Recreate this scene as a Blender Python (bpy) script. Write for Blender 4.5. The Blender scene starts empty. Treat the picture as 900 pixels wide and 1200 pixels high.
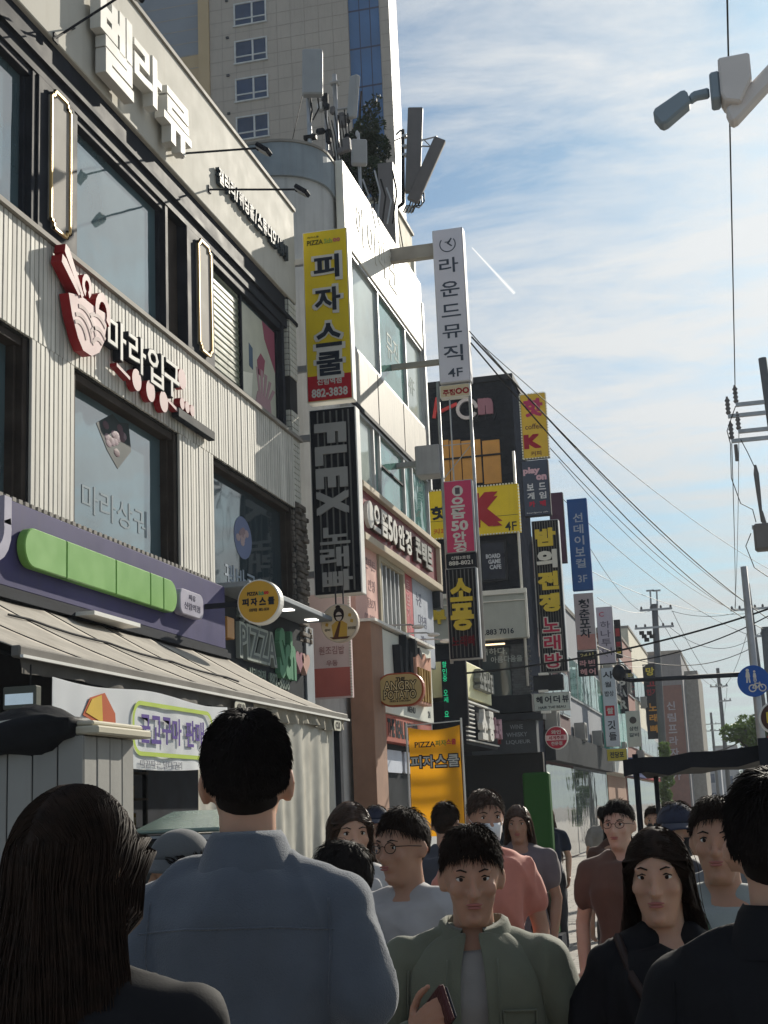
import bpy, bmesh, math, random
import numpy as np
from mathutils import Vector, Matrix, noise
random.seed(7)
R_ = math.radians
C = bpy.context.scene.collection
S = bpy.context.scene

# ---------------------------------------------------------------- camera
HAZE = True
EYE = 1.65
_F, _CX, _CY = 1667.0, 450.0, 600.0
def _n(v): v = np.array(v, float); return v/np.linalg.norm(v)
_dY = _n((425, -336, _F)); _dZ = np.array((-330, 7850, _F), float); _dZ = _n(_dZ-_dY*_dZ.dot(_dY)); _dX = np.cross(_dZ, _dY)
if _dX[0] < 0: _dX = -_dX
_W = np.array([_dX, _dY, _dZ])
cam = bpy.data.cameras.new('camera'); camo = bpy.data.objects.new('camera', cam); C.objects.link(camo)
cam.sensor_fit = 'VERTICAL'; cam.sensor_height = 36.0; cam.lens = 36.0*_F/1200.0
cam.clip_start = 0.05; cam.clip_end = 6000
_M = Matrix([[_W[i][0], _W[i][1], -_W[i][2]] for i in range(3)]).to_4x4()
_M.translation = Vector((0, 0, EYE)); camo.matrix_world = _M
S.camera = camo

# measuring helpers: where a sight line of the photograph meets a plane of the place
def _ray(px, py): return _W @ np.array((px-_CX, -(py-_CY), _F))
def atY(px, py, Y): r = _ray(px, py); p = r*(Y/r[1]); return Vector((p[0], p[1], p[2]+EYE))
def atX(px, py, X): r = _ray(px, py); p = r*(X/r[0]); return Vector((p[0], p[1], p[2]+EYE))
def atZ(px, py, Z): r = _ray(px, py); p = r*((Z-EYE)/r[2]); return Vector((p[0], p[1], p[2]+EYE))
def rectY(x0, y0, x1, y1, Y):
    m = (x0+x1)/2; n = (y0+y1)/2
    return atY(x0, n, Y).x, atY(x1, n, Y).x, atY(m, y1, Y).z, atY(m, y0, Y).z

# ---------------------------------------------------------------- light
SUN_AZ, SUN_EL = R_(17.0), R_(26.0)          # azimuth from +Y towards +X
sd = Vector((math.sin(SUN_AZ)*math.cos(SUN_EL), math.cos(SUN_AZ)*math.cos(SUN_EL), math.sin(SUN_EL)))
sl = bpy.data.lights.new('sun', 'SUN'); sl.energy = 4.9; sl.angle = R_(0.5); sl.color = (1.0, 0.93, 0.80)
so = bpy.data.objects.new('sun', sl); C.objects.link(so); so.rotation_euler = sd.to_track_quat('Z', 'Y').to_euler()
so.location = (30, 60, 60)
S.view_settings.view_transform = 'Standard'; S.view_settings.look = 'None'
S.view_settings.exposure = 0.5; S.view_settings.gamma = 1.0; S.view_settings.use_curve_mapping = False
S.cycles.max_bounces = 6; S.cycles.diffuse_bounces = 3; S.cycles.glossy_bounces = 3; S.cycles.transparent_max_bounces = 8
S.cycles.use_denoising = True

W = bpy.data.worlds.new('World'); S.world = W; W.use_nodes = True
nt = W.node_tree; nt.nodes.clear()
def N(t, **k):
    n = nt.nodes.new(t)
    for a, b in k.items(): setattr(n, a, b)
    return n
def L(a, b): nt.links.new(a, b)
def mathn(op, a, b=None, c=None, clamp=False):
    n = N('ShaderNodeMath', operation=op); n.use_clamp = clamp
    for i, v in enumerate((a, b, c)):
        if v is None: continue
        if isinstance(v, (int, float)): n.inputs[i].default_value = v
        else: L(v, n.inputs[i])
    return n.outputs[0]
def dotn(a, v):
    n = N('ShaderNodeVectorMath', operation='DOT_PRODUCT'); L(a, n.inputs[0]); n.inputs[1].default_value = v; return n.outputs['Value']
sky = N('ShaderNodeTexSky', sky_type='NISHITA'); sky.sun_disc = False
sky.sun_elevation = SUN_EL; sky.sun_rotation = SUN_AZ; sky.altitude = 30; sky.air_density = 1.0; sky.dust_density = 1.1; sky.ozone_density = 1.6
tc = N('ShaderNodeTexCoord')
sep = N('ShaderNodeSeparateXYZ'); L(tc.outputs['Generated'], sep.inputs[0])
zz = mathn('ADD', mathn('MAXIMUM', sep.outputs['Z'], 0.0), 0.10)
cmb = N('ShaderNodeCombineXYZ'); L(mathn('DIVIDE', sep.outputs['X'], zz), cmb.inputs[0]); L(mathn('DIVIDE', sep.outputs['Y'], zz), cmb.inputs[1])
mp = N('ShaderNodeMapping'); L(cmb.outputs[0], mp.inputs[0]); mp.inputs['Rotation'].default_value = (0, 0, R_(-38)); mp.inputs['Scale'].default_value = (0.55, 1.25, 1)
nz = N('ShaderNodeTexNoise'); L(mp.outputs[0], nz.inputs['Vector']); nz.inputs['Scale'].default_value = 3.6; nz.inputs['Detail'].default_value = 9; nz.inputs['Roughness'].default_value = 0.66; nz.inputs['Distortion'].default_value = 0.35
nz2 = N('ShaderNodeTexNoise'); L(mp.outputs[0], nz2.inputs['Vector']); nz2.inputs['Scale'].default_value = 0.95; nz2.inputs['Detail'].default_value = 3
# how near the sight is to the sun's side of the sky: thin high cloud glows there
sunw = mathn('MULTIPLY', mathn('ADD', dotn(tc.outputs['Generated'], (sd.x, sd.y, sd.z)), 0.0), 1.0)
sunw = mathn('POWER', mathn('MAXIMUM', sunw, 0.0), 6.0)
cov = mathn('ADD', mathn('MULTIPLY', nz.outputs['Fac'], 2.5), mathn('MULTIPLY', nz2.outputs['Fac'], 1.7))
cr = N('ShaderNodeMapRange'); cr.clamp = True; L(mathn('ADD', cov, mathn('MULTIPLY', sunw, 0.42)), cr.inputs[0])
cr.inputs[1].default_value = 1.84; cr.inputs[2].default_value = 2.56; cr.inputs[3].default_value = 0.03; cr.inputs[4].default_value = 0.97
hz = N('ShaderNodeMapRange'); hz.clamp = True; L(sep.outputs['Z'], hz.inputs[0]); hz.inputs[1].default_value = 0.0; hz.inputs[2].default_value = 0.26; hz.inputs[3].default_value = 0.80; hz.inputs[4].default_value = 0.0
SKY_K, CLOUD_K = 0.056, 1.0
skc = N('ShaderNodeMix', data_type='RGBA', blend_type='MULTIPLY'); skc.inputs['Factor'].default_value = 1
L(sky.outputs[0], skc.inputs['A']); skc.inputs['B'].default_value = (0.62, 0.90, 1.08, 1)
glow = N('ShaderNodeMapRange'); glow.clamp = True; L(sunw, glow.inputs[0]); glow.inputs[1].default_value = 0.0; glow.inputs[2].default_value = 1.0; glow.inputs[3].default_value = 7.4; glow.inputs[4].default_value = 12.6
cc = N('ShaderNodeMix', data_type='RGBA'); L(nz2.outputs['Fac'], cc.inputs['Factor']); cc.inputs['A'].default_value = (0.94, 0.975, 1.0, 1); cc.inputs['B'].default_value = (0.99, 1.0, 0.985, 1)
ccs = N('ShaderNodeVectorMath', operation='SCALE'); L(cc.outputs['Result'], ccs.inputs[0]); L(glow.outputs[0], ccs.inputs['Scale'])
m1 = N('ShaderNodeMix', data_type='RGBA'); L(cr.outputs[0], m1.inputs['Factor']); L(skc.outputs['Result'], m1.inputs['A']); L(ccs.outputs[0], m1.inputs['B'])
m2 = N('ShaderNodeMix', data_type='RGBA'); L(hz.outputs[0], m2.inputs['Factor']); L(m1.outputs['Result'], m2.inputs['A']); m2.inputs['B'].default_value = (5.3, 6.6, 6.8, 1)
# the contrail, a thin bright line high in the sky
_a, _b = Vector(_n(_ray(553, 290))), Vector(_n(_ray(603, 344)))
_nn = _a.cross(_b).normalized(); _t = (_b-_a).normalized()
d = mathn('ABSOLUTE', dotn(tc.outputs['Generated'], _nn)); ta = _a.dot(_t); tb = _b.dot(_t); al = dotn(tc.outputs['Generated'], _t)
wid = N('ShaderNodeMapRange'); wid.clamp = True; L(al, wid.inputs[0]); wid.inputs[1].default_value = ta; wid.inputs[2].default_value = tb; wid.inputs[3].default_value = 0.0006; wid.inputs[4].default_value = 0.0016
core = mathn('SUBTRACT', 1.0, mathn('DIVIDE', d, wid.outputs[0]), clamp=True)
inn = mathn('MULTIPLY', mathn('GREATER_THAN', al, ta), mathn('LESS_THAN', al, tb))
fr = mathn('GREATER_THAN', dotn(tc.outputs['Generated'], _a), 0.5)
con = mathn('MULTIPLY', mathn('MULTIPLY', core, mathn('MULTIPLY', inn, fr)), 1.0)
m3 = N('ShaderNodeMix', data_type='RGBA'); L(con, m3.inputs['Factor']); L(m2.outputs['Result'], m3.inputs['A']); m3.inputs['B'].default_value = (15, 14.9, 14.5, 1)
bg = N('ShaderNodeBackground'); L(m3.outputs['Result'], bg.inputs['Color']); bg.inputs['Strength'].default_value = SKY_K
wo = N('ShaderNodeOutputWorld'); L(bg.outputs[0], wo.inputs['Surface'])

# ---------------------------------------------------------------- materials
def pm(name, col, rough=0.6, metal=0.0, var=0.12, scale=3.0, bump=0.0, bscale=40.0, streak=0.0, spec=0.18, emit=0.0, rnd=0.0, sss=0.0, sheen=0.0, dirt=(0.10, 0.09, 0.08), trans=0.0):
    m = bpy.data.materials.new(name); m.use_nodes = True; t = m.node_tree; b = t.nodes['Principled BSDF']
    def n(ty, **k):
        q = t.nodes.new(ty)
        for a_, v_ in k.items(): setattr(q, a_, v_)
        return q
    col = (*col, 1) if len(col) == 3 else col
    b.inputs['Roughness'].default_value = rough; b.inputs['Metallic'].default_value = metal; b.inputs['Specular IOR Level'].default_value = spec
    g = n('ShaderNodeNewGeometry'); out = None
    if var > 0:
        no = n('ShaderNodeTexNoise'); t.links.new(g.outputs['Position'], no.inputs['Vector']); no.inputs['Scale'].default_value = scale; no.inputs['Detail'].default_value = 6
        mr = n('ShaderNodeMapRange'); t.links.new(no.outputs['Fac'], mr.inputs[0]); mr.inputs[1].default_value = 0.3; mr.inputs[2].default_value = 0.7; mr.inputs[3].default_value = 1-var; mr.inputs[4].default_value = 1+var
        sc = n('ShaderNodeVectorMath', operation='SCALE'); sc.inputs[0].default_value = col[:3]; t.links.new(mr.outputs[0], sc.inputs['Scale']); out = sc.outputs[0]
        rr = n('ShaderNodeMapRange'); t.links.new(no.outputs['Fac'], rr.inputs[0]); rr.inputs[3].default_value = max(0.02, rough-0.12); rr.inputs[4].default_value = min(1, rough+0.12); t.links.new(rr.outputs[0], b.inputs['Roughness'])
    if rnd > 0:
        oi = n('ShaderNodeObjectInfo'); mr = n('ShaderNodeMapRange'); t.links.new(oi.outputs['Random'], mr.inputs[0]); mr.inputs[3].default_value = 1-rnd; mr.inputs[4].default_value = 1+rnd
        sc = n('ShaderNodeVectorMath', operation='SCALE'); t.links.new(mr.outputs[0], sc.inputs['Scale'])
        if out: t.links.new(out, sc.inputs[0])
        else: sc.inputs[0].default_value = col[:3]
        out = sc.outputs[0]
    if streak > 0:
        mpn = n('ShaderNodeMapping'); t.links.new(g.outputs['Position'], mpn.inputs[0]); mpn.inputs['Scale'].default_value = (5, 5, 0.35)
        no = n('ShaderNodeTexNoise'); t.links.new(mpn.outputs[0], no.inputs['Vector']); no.inputs['Scale'].default_value = 1.6; no.inputs['Detail'].default_value = 7
        mr = n('ShaderNodeMapRange'); t.links.new(no.outputs['Fac'], mr.inputs[0]); mr.inputs[1].default_value = 0.5; mr.inputs[2].default_value = 0.75; mr.inputs[3].default_value = 0; mr.inputs[4].default_value = streak
        mx = n('ShaderNodeMix', data_type='RGBA'); t.links.new(mr.outputs[0], mx.inputs['Factor']); mx.inputs['B'].default_value = (*dirt, 1)
        if out: t.links.new(out, mx.inputs['A'])
        else: mx.inputs['A'].default_value = col
        out = mx.outputs['Result']
    if out: t.links.new(out, b.inputs['Base Color'])
    else: b.inputs['Base Color'].default_value = col
    if bump > 0:
        no = n('ShaderNodeTexNoise'); t.links.new(g.outputs['Position'], no.inputs['Vector']); no.inputs['Scale'].default_value = bscale; no.inputs['Detail'].default_value = 4
        bu = n('ShaderNodeBump'); bu.inputs['Strength'].default_value = bump; bu.inputs['Distance'].default_value = 0.02; t.links.new(no.outputs['Fac'], bu.inputs['Height']); t.links.new(bu.outputs[0], b.inputs['Normal'])
    if emit > 0:
        b.inputs['Emission Color'].default_value = col; b.inputs['Emission Strength'].default_value = emit
    if sss > 0:
        b.inputs['Subsurface Weight'].default_value = sss; b.inputs['Subsurface Radius'].default_value = (0.03, 0.008, 0.004); b.inputs['Subsurface Scale'].default_value = 0.35
    if sheen > 0:
        b.inputs['Sheen Weight'].default_value = sheen; b.inputs['Sheen Roughness'].default_value = 0.4
    if trans > 0:
        tr = n('ShaderNodeBsdfTranslucent'); tr.inputs['Color'].default_value = col
        ms = n('ShaderNodeMixShader'); ms.inputs[0].default_value = trans
        t.links.new(b.outputs[0], ms.inputs[1]); t.links.new(tr.outputs[0], ms.inputs[2]); t.links.new(ms.outputs[0], t.nodes['Material Output'].inputs['Surface'])
    return m
def srgb(r, g, b): return tuple(((c/255)/12.92 if c/255 <= .04045 else (((c/255)+.055)/1.055)**2.4) for c in (r, g, b))
_pc = {}
def paint(r, g, b, rough=0.45, var=0.05):
    k = (r, g, b, rough)
    if k not in _pc: _pc[k] = pm('paint_%02x%02x%02x' % (r, g, b), srgb(r, g, b), max(rough, .55), var=var, scale=4, bump=0.03, bscale=60, spec=.04)
    return _pc[k]
def glass_mat(name, col, rough=0.04, ior=1.6, wav=0.02):
    m = pm(name, col, rough, var=0.25, scale=0.8, spec=0.55); b = m.node_tree.nodes['Principled BSDF']; b.inputs['IOR'].default_value = ior
    t = m.node_tree
    for l in list(b.inputs['Roughness'].links): t.links.remove(l)
    g = t.nodes.new('ShaderNodeNewGeometry'); no = t.nodes.new('ShaderNodeTexNoise'); no.inputs['Scale'].default_value = 0.9
    t.links.new(g.outputs['Position'], no.inputs['Vector']); bu = t.nodes.new('ShaderNodeBump'); bu.inputs['Strength'].default_value = wav; bu.inputs['Distance'].default_value = 0.5
    t.links.new(no.outputs['Fac'], bu.inputs['Height']); t.links.new(bu.outputs[0], b.inputs['Normal'])
    return m
M = {}
M['white_panel'] = pm('white_panel', (0.56, 0.54, 0.48), 0.65, var=0.05, spec=.02, streak=0.28, dirt=(0.42, 0.38, 0.32))
M['white_metal'] = pm('white_metal', (0.72, 0.71, 0.67), 0.4, var=0.06)
M['dark_metal'] = pm('dark_metal', (0.026, 0.029, 0.037), 0.6, spec=.03, var=0.3, bump=0.03)
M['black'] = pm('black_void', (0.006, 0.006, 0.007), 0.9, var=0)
M['brown_frame'] = pm('brown_frame', (0.05, 0.04, 0.034), 0.6, spec=.04, var=0.35)
M['grey_panel'] = pm('grey_panel', (0.30, 0.28, 0.25), 0.6, metal=0.0, spec=.02, var=0.15)
M['gold'] = pm('gold_trim', (0.62, 0.42, 0.16), 0.45, metal=0.25, var=0.1)
M['plank'] = pm('siding_plank', (0.62, 0.60, 0.54), 0.65, spec=.12, var=0.10, rnd=0.13, streak=0.5, dirt=(0.2, 0.19, 0.18), bump=0.05, bscale=25)
M['gap'] = pm('siding_gap', (0.04, 0.04, 0.042), 0.9, var=0.2)
M['purple'] = pm('purple_board', (0.060, 0.055, 0.138), 0.5, spec=.05, var=0.10, streak=0.12)
M['green'] = pm('lime_letter', (0.17, 0.37, 0.085), 0.35, var=0.05)
M['lilac'] = pm('lilac_acrylic', (0.40, 0.38, 0.46), 0.3, var=0.05)
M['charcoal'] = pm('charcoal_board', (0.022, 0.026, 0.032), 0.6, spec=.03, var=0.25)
M['stone'] = pm('ledge_stone', (0.13, 0.115, 0.10), 0.85, var=0.35, scale=14, rnd=0.35, bump=0.5, bscale=40)
M['cream'] = pm('cream_stucco', (0.66, 0.62, 0.50), 0.8, var=0.07, streak=0.15, bump=0.06)
M['grey_render'] = pm('grey_render', (0.34, 0.34, 0.35), 0.8, var=0.08, streak=0.25, bump=0.08)
M['blue_grey'] = pm('blue_grey_coping', (0.20, 0.23, 0.26), 0.6, var=0.1, streak=0.15)
M['stone_band'] = pm('stone_band', (0.44, 0.41, 0.36), 0.6, var=0.14, streak=0.3, bump=0.05)
M['glass'] = glass_mat('window_glass', (0.095, 0.15, 0.17), 0.03, 2.6)
M['glass_dark'] = glass_mat('window_glass_dark', (0.035, 0.052, 0.062), 0.04, 1.6)
M['glass_green'] = glass_mat('green_glass', (0.11, 0.24, 0.21), 0.05, 1.75, 0.05)
M['glass_pale'] = glass_mat('pale_blind_glass', (0.44, 0.50, 0.46), 0.10, 1.6)
M['tower_wall'] = pm('tower_wall', (0.42, 0.362, 0.31), 0.85, var=0.07, scale=0.4, streak=0.15)
M['tower_grey'] = pm('tower_grey', (0.23, 0.25, 0.285), 0.85, var=0.07, scale=0.4)
M['tower_ochre'] = pm('tower_ochre', (0.48, 0.35, 0.20), 0.85, var=0.07, scale=0.4)
M['tower_blue'] = pm('tower_blue', (0.05, 0.14, 0.31), 0.5, var=.2, scale=.3, spec=.05)
M['pane_blue'] = pm('pane_blue', (0.02, 0.048, 0.11), 0.3, var=.3, scale=.5, spec=.15)
M['dark_brick'] = pm('dark_brick', (0.020, 0.024, 0.034), 0.85, spec=.0, var=0.3, scale=6, bump=0.3, bscale=20)
M['steel'] = pm('galvanised_steel', (0.40, 0.41, 0.42), 0.45, metal=0.6, var=0.2)
M['pole'] = pm('concrete_pole', (0.13, 0.135, 0.14), 0.85, var=0.12, bump=0.1)
M['wire'] = pm('wire_black', (0.012, 0.012, 0.013), 0.6, var=0)
M['antenna'] = pm('antenna_grey', (0.36, 0.37, 0.38), 0.5, var=0.06)
M['antenna_dark'] = pm('antenna_dark', (0.16, 0.15, 0.15), 0.55, var=0.08)
M['red'] = pm('red_paint', (0.30, 0.018, 0.022), 0.4, var=0.12)
M['crimson'] = pm('crimson_board', (0.17, 0.012, 0.018), 0.4, var=0.15)
M['letter_white'] = pm('letter_white', (0.62, 0.61, 0.57), 0.55, spec=.05, var=0.04)
M['pink_face'] = pm('pink_face', (0.62, 0.48, 0.47), 0.4, var=0.05)
M['tan_column'] = pm('tan_column', (0.30, 0.175, 0.12), 0.7, var=0.12, streak=0.15, bump=0.1)
M['awning'] = pm('awning_canvas', (0.41, 0.38, 0.335), 0.9, var=0.14, scale=2.6, streak=0.6, dirt=(0.27, 0.24, 0.20), bump=0.08, bscale=120, trans=0.12)
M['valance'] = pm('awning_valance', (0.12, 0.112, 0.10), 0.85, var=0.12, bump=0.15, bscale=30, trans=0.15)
M['vinyl'] = pm('vinyl_curtain', (0.66, 0.64, 0.57), 0.38, var=0.14, scale=5, streak=0.35, dirt=(0.3, 0.29, 0.26), trans=0.35)
M['banner'] = pm('banner_cloth', (0.82, 0.84, 0.86), 0.6, var=0.04, trans=0.4)
M['booth'] = pm('booth_board', (0.29, 0.285, 0.265), 0.6, var=0.07, streak=0.22, rnd=0.05, bump=0.05, bscale=30)
M['tarp'] = pm('black_tarp', (0.018, 0.019, 0.022), 0.6, spec=.06, var=0.3, bump=0.5, bscale=9)
M['asphalt'] = pm('asphalt', (0.06, 0.06, 0.06), 0.9, var=0.2, bump=0.4, bscale=90)
M['leaf_dark'] = pm('leaf_dark', (0.030, 0.045, 0.024), 0.6, var=0.4, scale=2, rnd=0.2)
M['leaf_light'] = pm('leaf_light', (0.11, 0.17, 0.045), 0.6, var=0.35, scale=2, trans=0.3)
M['bark'] = pm('bark', (0.06, 0.045, 0.035), 0.9, var=0.3)

# ---------------------------------------------------------------- mesh building
class MB:
    def __init__(s): s.v = []; s.f = []; s.m = []
    def add(s, vs, fs, m=0):
        o = len(s.v); s.v += [tuple(p) for p in vs]; s.f += [tuple(i+o for i in f) for f in fs]; s.m += [m]*len(fs); return s
    def box(s, x0, x1, y0, y1, z0, z1, m=0):
        if x0 > x1: x0, x1 = x1, x0
        if y0 > y1: y0, y1 = y1, y0
        if z0 > z1: z0, z1 = z1, z0
        v = [(x0,y0,z0),(x1,y0,z0),(x1,y1,z0),(x0,y1,z0),(x0,y0,z1),(x1,y0,z1),(x1,y1,z1),(x0,y1,z1)]
        return s.add(v, [(0,3,2,1),(4,5,6,7),(0,1,5,4),(1,2,6,5),(2,3,7,6),(3,0,4,7)], m)
    def obox(s, O, U, V, Nn, hu, hv, hn, m=0):
        O = Vector(O); v = []
        for c in (-1, 1):
            for b in (-1, 1):
                for a in (-1, 1): v.append(O+U*hu*a+V*hv*b+Nn*hn*c)
        return s.add(v, [(0,2,3,1),(4,5,7,6),(0,1,5,4),(1,3,7,5),(3,2,6,7),(2,0,4,6)], m)
    def prism(s, pts, O, U, V, d, m=0, msides=None):
        """outline pts (u, v) counter-clockwise, from O+N*0 to O+N*d"""
        O, U, V = Vector(O), Vector(U), Vector(V); Nn = U.cross(V); k = len(pts)
        a = [O+U*p[0]+V*p[1] for p in pts]; b = [p+Nn*d for p in a]
        o = len(s.v); s.v += [tuple(p) for p in a+b]
        s.f.append(tuple(o+i for i in reversed(range(k)))); s.m.append(m)
        s.f.append(tuple(o+k+i for i in range(k))); s.m.append(m)
        for i in range(k):
            j = (i+1) % k; s.f.append((o+i, o+j, o+k+j, o+k+i)); s.m.append(m if msides is None else msides)
        return s
    def tube(s, pts, r, n=8, m=0, cap=True, ry=None):
        pts = [Vector(p) for p in pts]; k = len(pts); rs = r if isinstance(r, (list, tuple)) else [r]*k
        o = len(s.v); up = Vector((0, 0, 1)); prev = None
        for i, p in enumerate(pts):
            t = (pts[min(i+1, k-1)]-pts[max(i-1, 0)])
            t = t.normalized() if t.length > 1e-9 else Vector((0, 0, 1))
            if prev is None:
                a = t.cross(up); a = t.cross(Vector((1, 0, 0))) if a.length < 0.2 else a
            else: a = prev-t*prev.dot(t)
            a.normalize(); b = t.cross(a); prev = a
            for j in range(n):
                q = 2*math.pi*j/n; s.v.append(tuple(p+a*math.cos(q)*rs[i]+b*math.sin(q)*rs[i]))
        for i in range(k-1):
            for j in range(n):
                j2 = (j+1) % n; s.f.append((o+i*n+j, o+i*n+j2, o+(i+1)*n+j2, o+(i+1)*n+j)); s.m.append(m)
        if cap and n > 2:
            s.f.append(tuple(o+j for j in reversed(range(n)))); s.m.append(m)
            s.f.append(tuple(o+(k-1)*n+j for j in range(n))); s.m.append(m)
        return s
    def ell(s, c, r, nu=16, nv=10, m=0, rot=None, fn=None):
        c = Vector(c); r = (r, r, r) if isinstance(r, (int, float)) else r
        o = len(s.v); P = []
        def pt(dx, dy, dz):
            k = fn(dx, dy, dz) if fn else 1.0
            p = Vector((dx*r[0]*k, dy*r[1]*k, dz*r[2]*k))
            return tuple((rot @ p if rot else p)+c)
        P.append(pt(0, 0, -1))
        for i in range(1, nv):
            e = -math.pi/2+math.pi*i/nv
            for j in range(nu):
                q = 2*math.pi*j/nu; P.append(pt(math.cos(e)*math.cos(q), math.cos(e)*math.sin(q), math.sin(e)))
        P.append(pt(0, 0, 1)); s.v += P; last = o+len(P)-1
        for j in range(nu):
            j2 = (j+1) % nu
            s.f.append((o, o+1+j2, o+1+j)); s.m.append(m)
            s.f.append((last, o+1+(nv-2)*nu+j, o+1+(nv-2)*nu+j2)); s.m.append(m)
            for i in range(nv-2):
                a = o+1+i*nu; s.f.append((a+j, a+j2, a+nu+j2, a+nu+j)); s.m.append(m)
        return s
    def loft(s, rings, m=0):
        """rings: lists of points, same count; closed with end caps"""
        n = len(rings[0]); o = len(s.v)
        for rg in rings: s.v += [tuple(p) for p in rg]
        for i in range(len(rings)-1):
            for j in range(n):
                j2 = (j+1) % n; s.f.append((o+i*n+j, o+i*n+j2, o+(i+1)*n+j2, o+(i+1)*n+j)); s.m.append(m)
        s.f.append(tuple(o+j for j in reversed(range(n)))); s.m.append(m)
        s.f.append(tuple(o+(len(rings)-1)*n+j for j in range(n))); s.m.append(m)
        return s
    def mesh(s, name, mats, smooth=False, bevel=0.0):
        me = bpy.data.meshes.new(name); me.from_pydata(s.v, [], s.f); me.update()
        mats = mats if isinstance(mats, (list, tuple)) else [mats]
        for q in mats: me.materials.append(q)
        if len(mats) > 1: me.polygons.foreach_set('material_index', s.m)
        if bevel > 0:
            bm = bmesh.new(); bm.from_mesh(me); ed = [e for e in bm.edges if len(e.link_faces) == 2 and e.calc_face_angle(0) > 0.6]
            bmesh.ops.bevel(bm, geom=ed, offset=bevel, segments=1, affect='EDGES', clamp_overlap=True); bm.to_mesh(me); bm.free()
        if smooth: me.polygons.foreach_set('use_smooth', [True]*len(me.polygons))
        return me
    def build(s, name, mats, parent=None, smooth=False, bevel=0.0):
        return link(name, s.mesh(name, mats, smooth, bevel), parent)
def link(name, me, parent=None):
    o = bpy.data.objects.new(name, me); C.objects.link(o)
    if parent is not None:
        o.parent = parent
        if parent.type == 'EMPTY' and parent.parent is None: o.matrix_parent_inverse = PINV.get(parent.name, Matrix())
        else:
            q = parent
            while q.parent is not None: q = q.parent
            o.matrix_parent_inverse = Matrix()
    return o
PINV = {}
def tag(o, label=None, cat=None, group=None, kind=None):
    if label: o['label'] = label
    if cat: o['category'] = cat
    if group: o['group'] = group
    if kind: o['kind'] = kind
    return o
def thing(name, label, cat, loc=(0, 0, 0), group=None, rz=0.0, local=False):
    """Empty at the thing's base; parts are given in world coordinates unless local"""
    o = bpy.data.objects.new(name, None); C.objects.link(o); o.location = loc; o.rotation_euler = (0, 0, rz); o.empty_display_size = 0.2
    if not local: PINV[o.name] = (Matrix.Translation(Vector(loc)) @ Matrix.Rotation(rz, 4, 'Z')).inverted()
    return tag(o, label, cat, group)
def box(name, m, parent, x0, x1, y0, y1, z0, z1, bevel=0.0): return MB().box(x0, x1, y0, y1, z0, z1).build(name, m, parent, bevel=bevel)
def copyo(o, parent, off):
    c = o.copy(); C.objects.link(c); c.parent = parent; c.matrix_parent_inverse = o.matrix_parent_inverse.copy(); c.location = Vector(o.location)+Vector(off); return c

# ---------------------------------------------------------------- lettering
_gl = {}
def glyphs(s, bold, ext):
    if bold > 0.031:                                  # heavy weights: the outline drawn again a little to each side
        v, f = glyphs(s, 0.03, ext); q = bold-0.03; V_, F_ = [], []
        for i, (a, b) in enumerate(((-1, -.84), (.9, -1), (1, .88), (-.86, 1))):
            w = v.copy(); w[:, 0] += a*q; w[:, 1] += b*q; w[:, 2] *= 1-0.02*i; F_ += [tuple(j+len(v)*i for j in p) for p in f]; V_.append(w)
        return np.concatenate(V_), F_
    k = (s, bold, ext)
    if k in _gl: return _gl[k]
    c = bpy.data.curves.new('lettering', 'FONT'); c.body = s; c.size = 1; c.offset = bold; c.extrude = ext; c.resolution_u = 2; c.fill_mode = 'BOTH'
    o = bpy.data.objects.new('lettering', c); C.objects.link(o)
    dg = bpy.context.evaluated_depsgraph_get(); me = bpy.data.meshes.new_from_object(o.evaluated_get(dg))
    v = np.zeros(len(me.vertices)*3); me.vertices.foreach_get('co', v); v = v.reshape(-1, 3)
    f = [tuple(p.vertices) for p in me.polygons]
    bpy.data.objects.remove(o); bpy.data.curves.remove(c); bpy.data.meshes.remove(me)
    _gl[k] = (v, f); return _gl[k]
def letters(parent, items, O, U, V, mats, depth=0.01, bold=0.02, name='lettering', rot=0.0, smooth=False):
    """items: (text, u, v, width, height[, material index[, bold]]) centred on (u, v) in the sign's plane; one mesh"""
    O, U, V = Vector(O), Vector(U), Vector(V); Nn = U.cross(V); mb = MB()
    for it in items:
        t, cu, cv, w, h = it[:5]; mi = it[5] if len(it) > 5 else 0; bo = it[6] if len(it) > 6 else bold; rt = it[7] if len(it) > 7 else 0
        v, f = glyphs(t, bo, 0.05)
        if len(v) == 0: continue
        lo, hi = v.min(0), v.max(0); c = (lo+hi)/2; q = v-c
        q = np.stack([q[:, 0]/max(hi[0]-lo[0], 1e-6), q[:, 1]/max(hi[1]-lo[1], 1e-6), q[:, 2]/0.1+0.5], 1)
        if rt: q = np.stack([q[:, 1], -q[:, 0], q[:, 2]], 1)
        P = [O+U*(cu+a*w)+V*(cv+b*h)+Nn*(e*depth) for a, b, e in q]
        mb.add(P, f, mi)
    return mb.build(name, mats, parent)
EX, EY, EZ = Vector((1, 0, 0)), Vector((0, 1, 0)), Vector((0, 0, 1))
def col_items(txt, u, v0, v1, w, h, mi=0, bold=0.03):
    n = len(txt); return [(c, u, v0+(v1-v0)*(i+0.5)/n, w, h, mi, bold) for i, c in enumerate(txt)]
def disc_pts(r, n=28, a=1.0): return [(r*math.cos(2*math.pi*i/n)*a, r*math.sin(2*math.pi*i/n)) for i in range(n)]
def round_rect(w, h, r, n=6):
    p = []
    for cx, cy, a0 in ((w/2-r, h/2-r, 0), (-w/2+r, h/2-r, 90), (-w/2+r, -h/2+r, 180), (w/2-r, -h/2+r, 270)):
        for i in range(n+1):
            a = R_(a0+90*i/n); p.append((cx+r*math.cos(a), cy+r*math.sin(a)))
    return p
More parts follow.
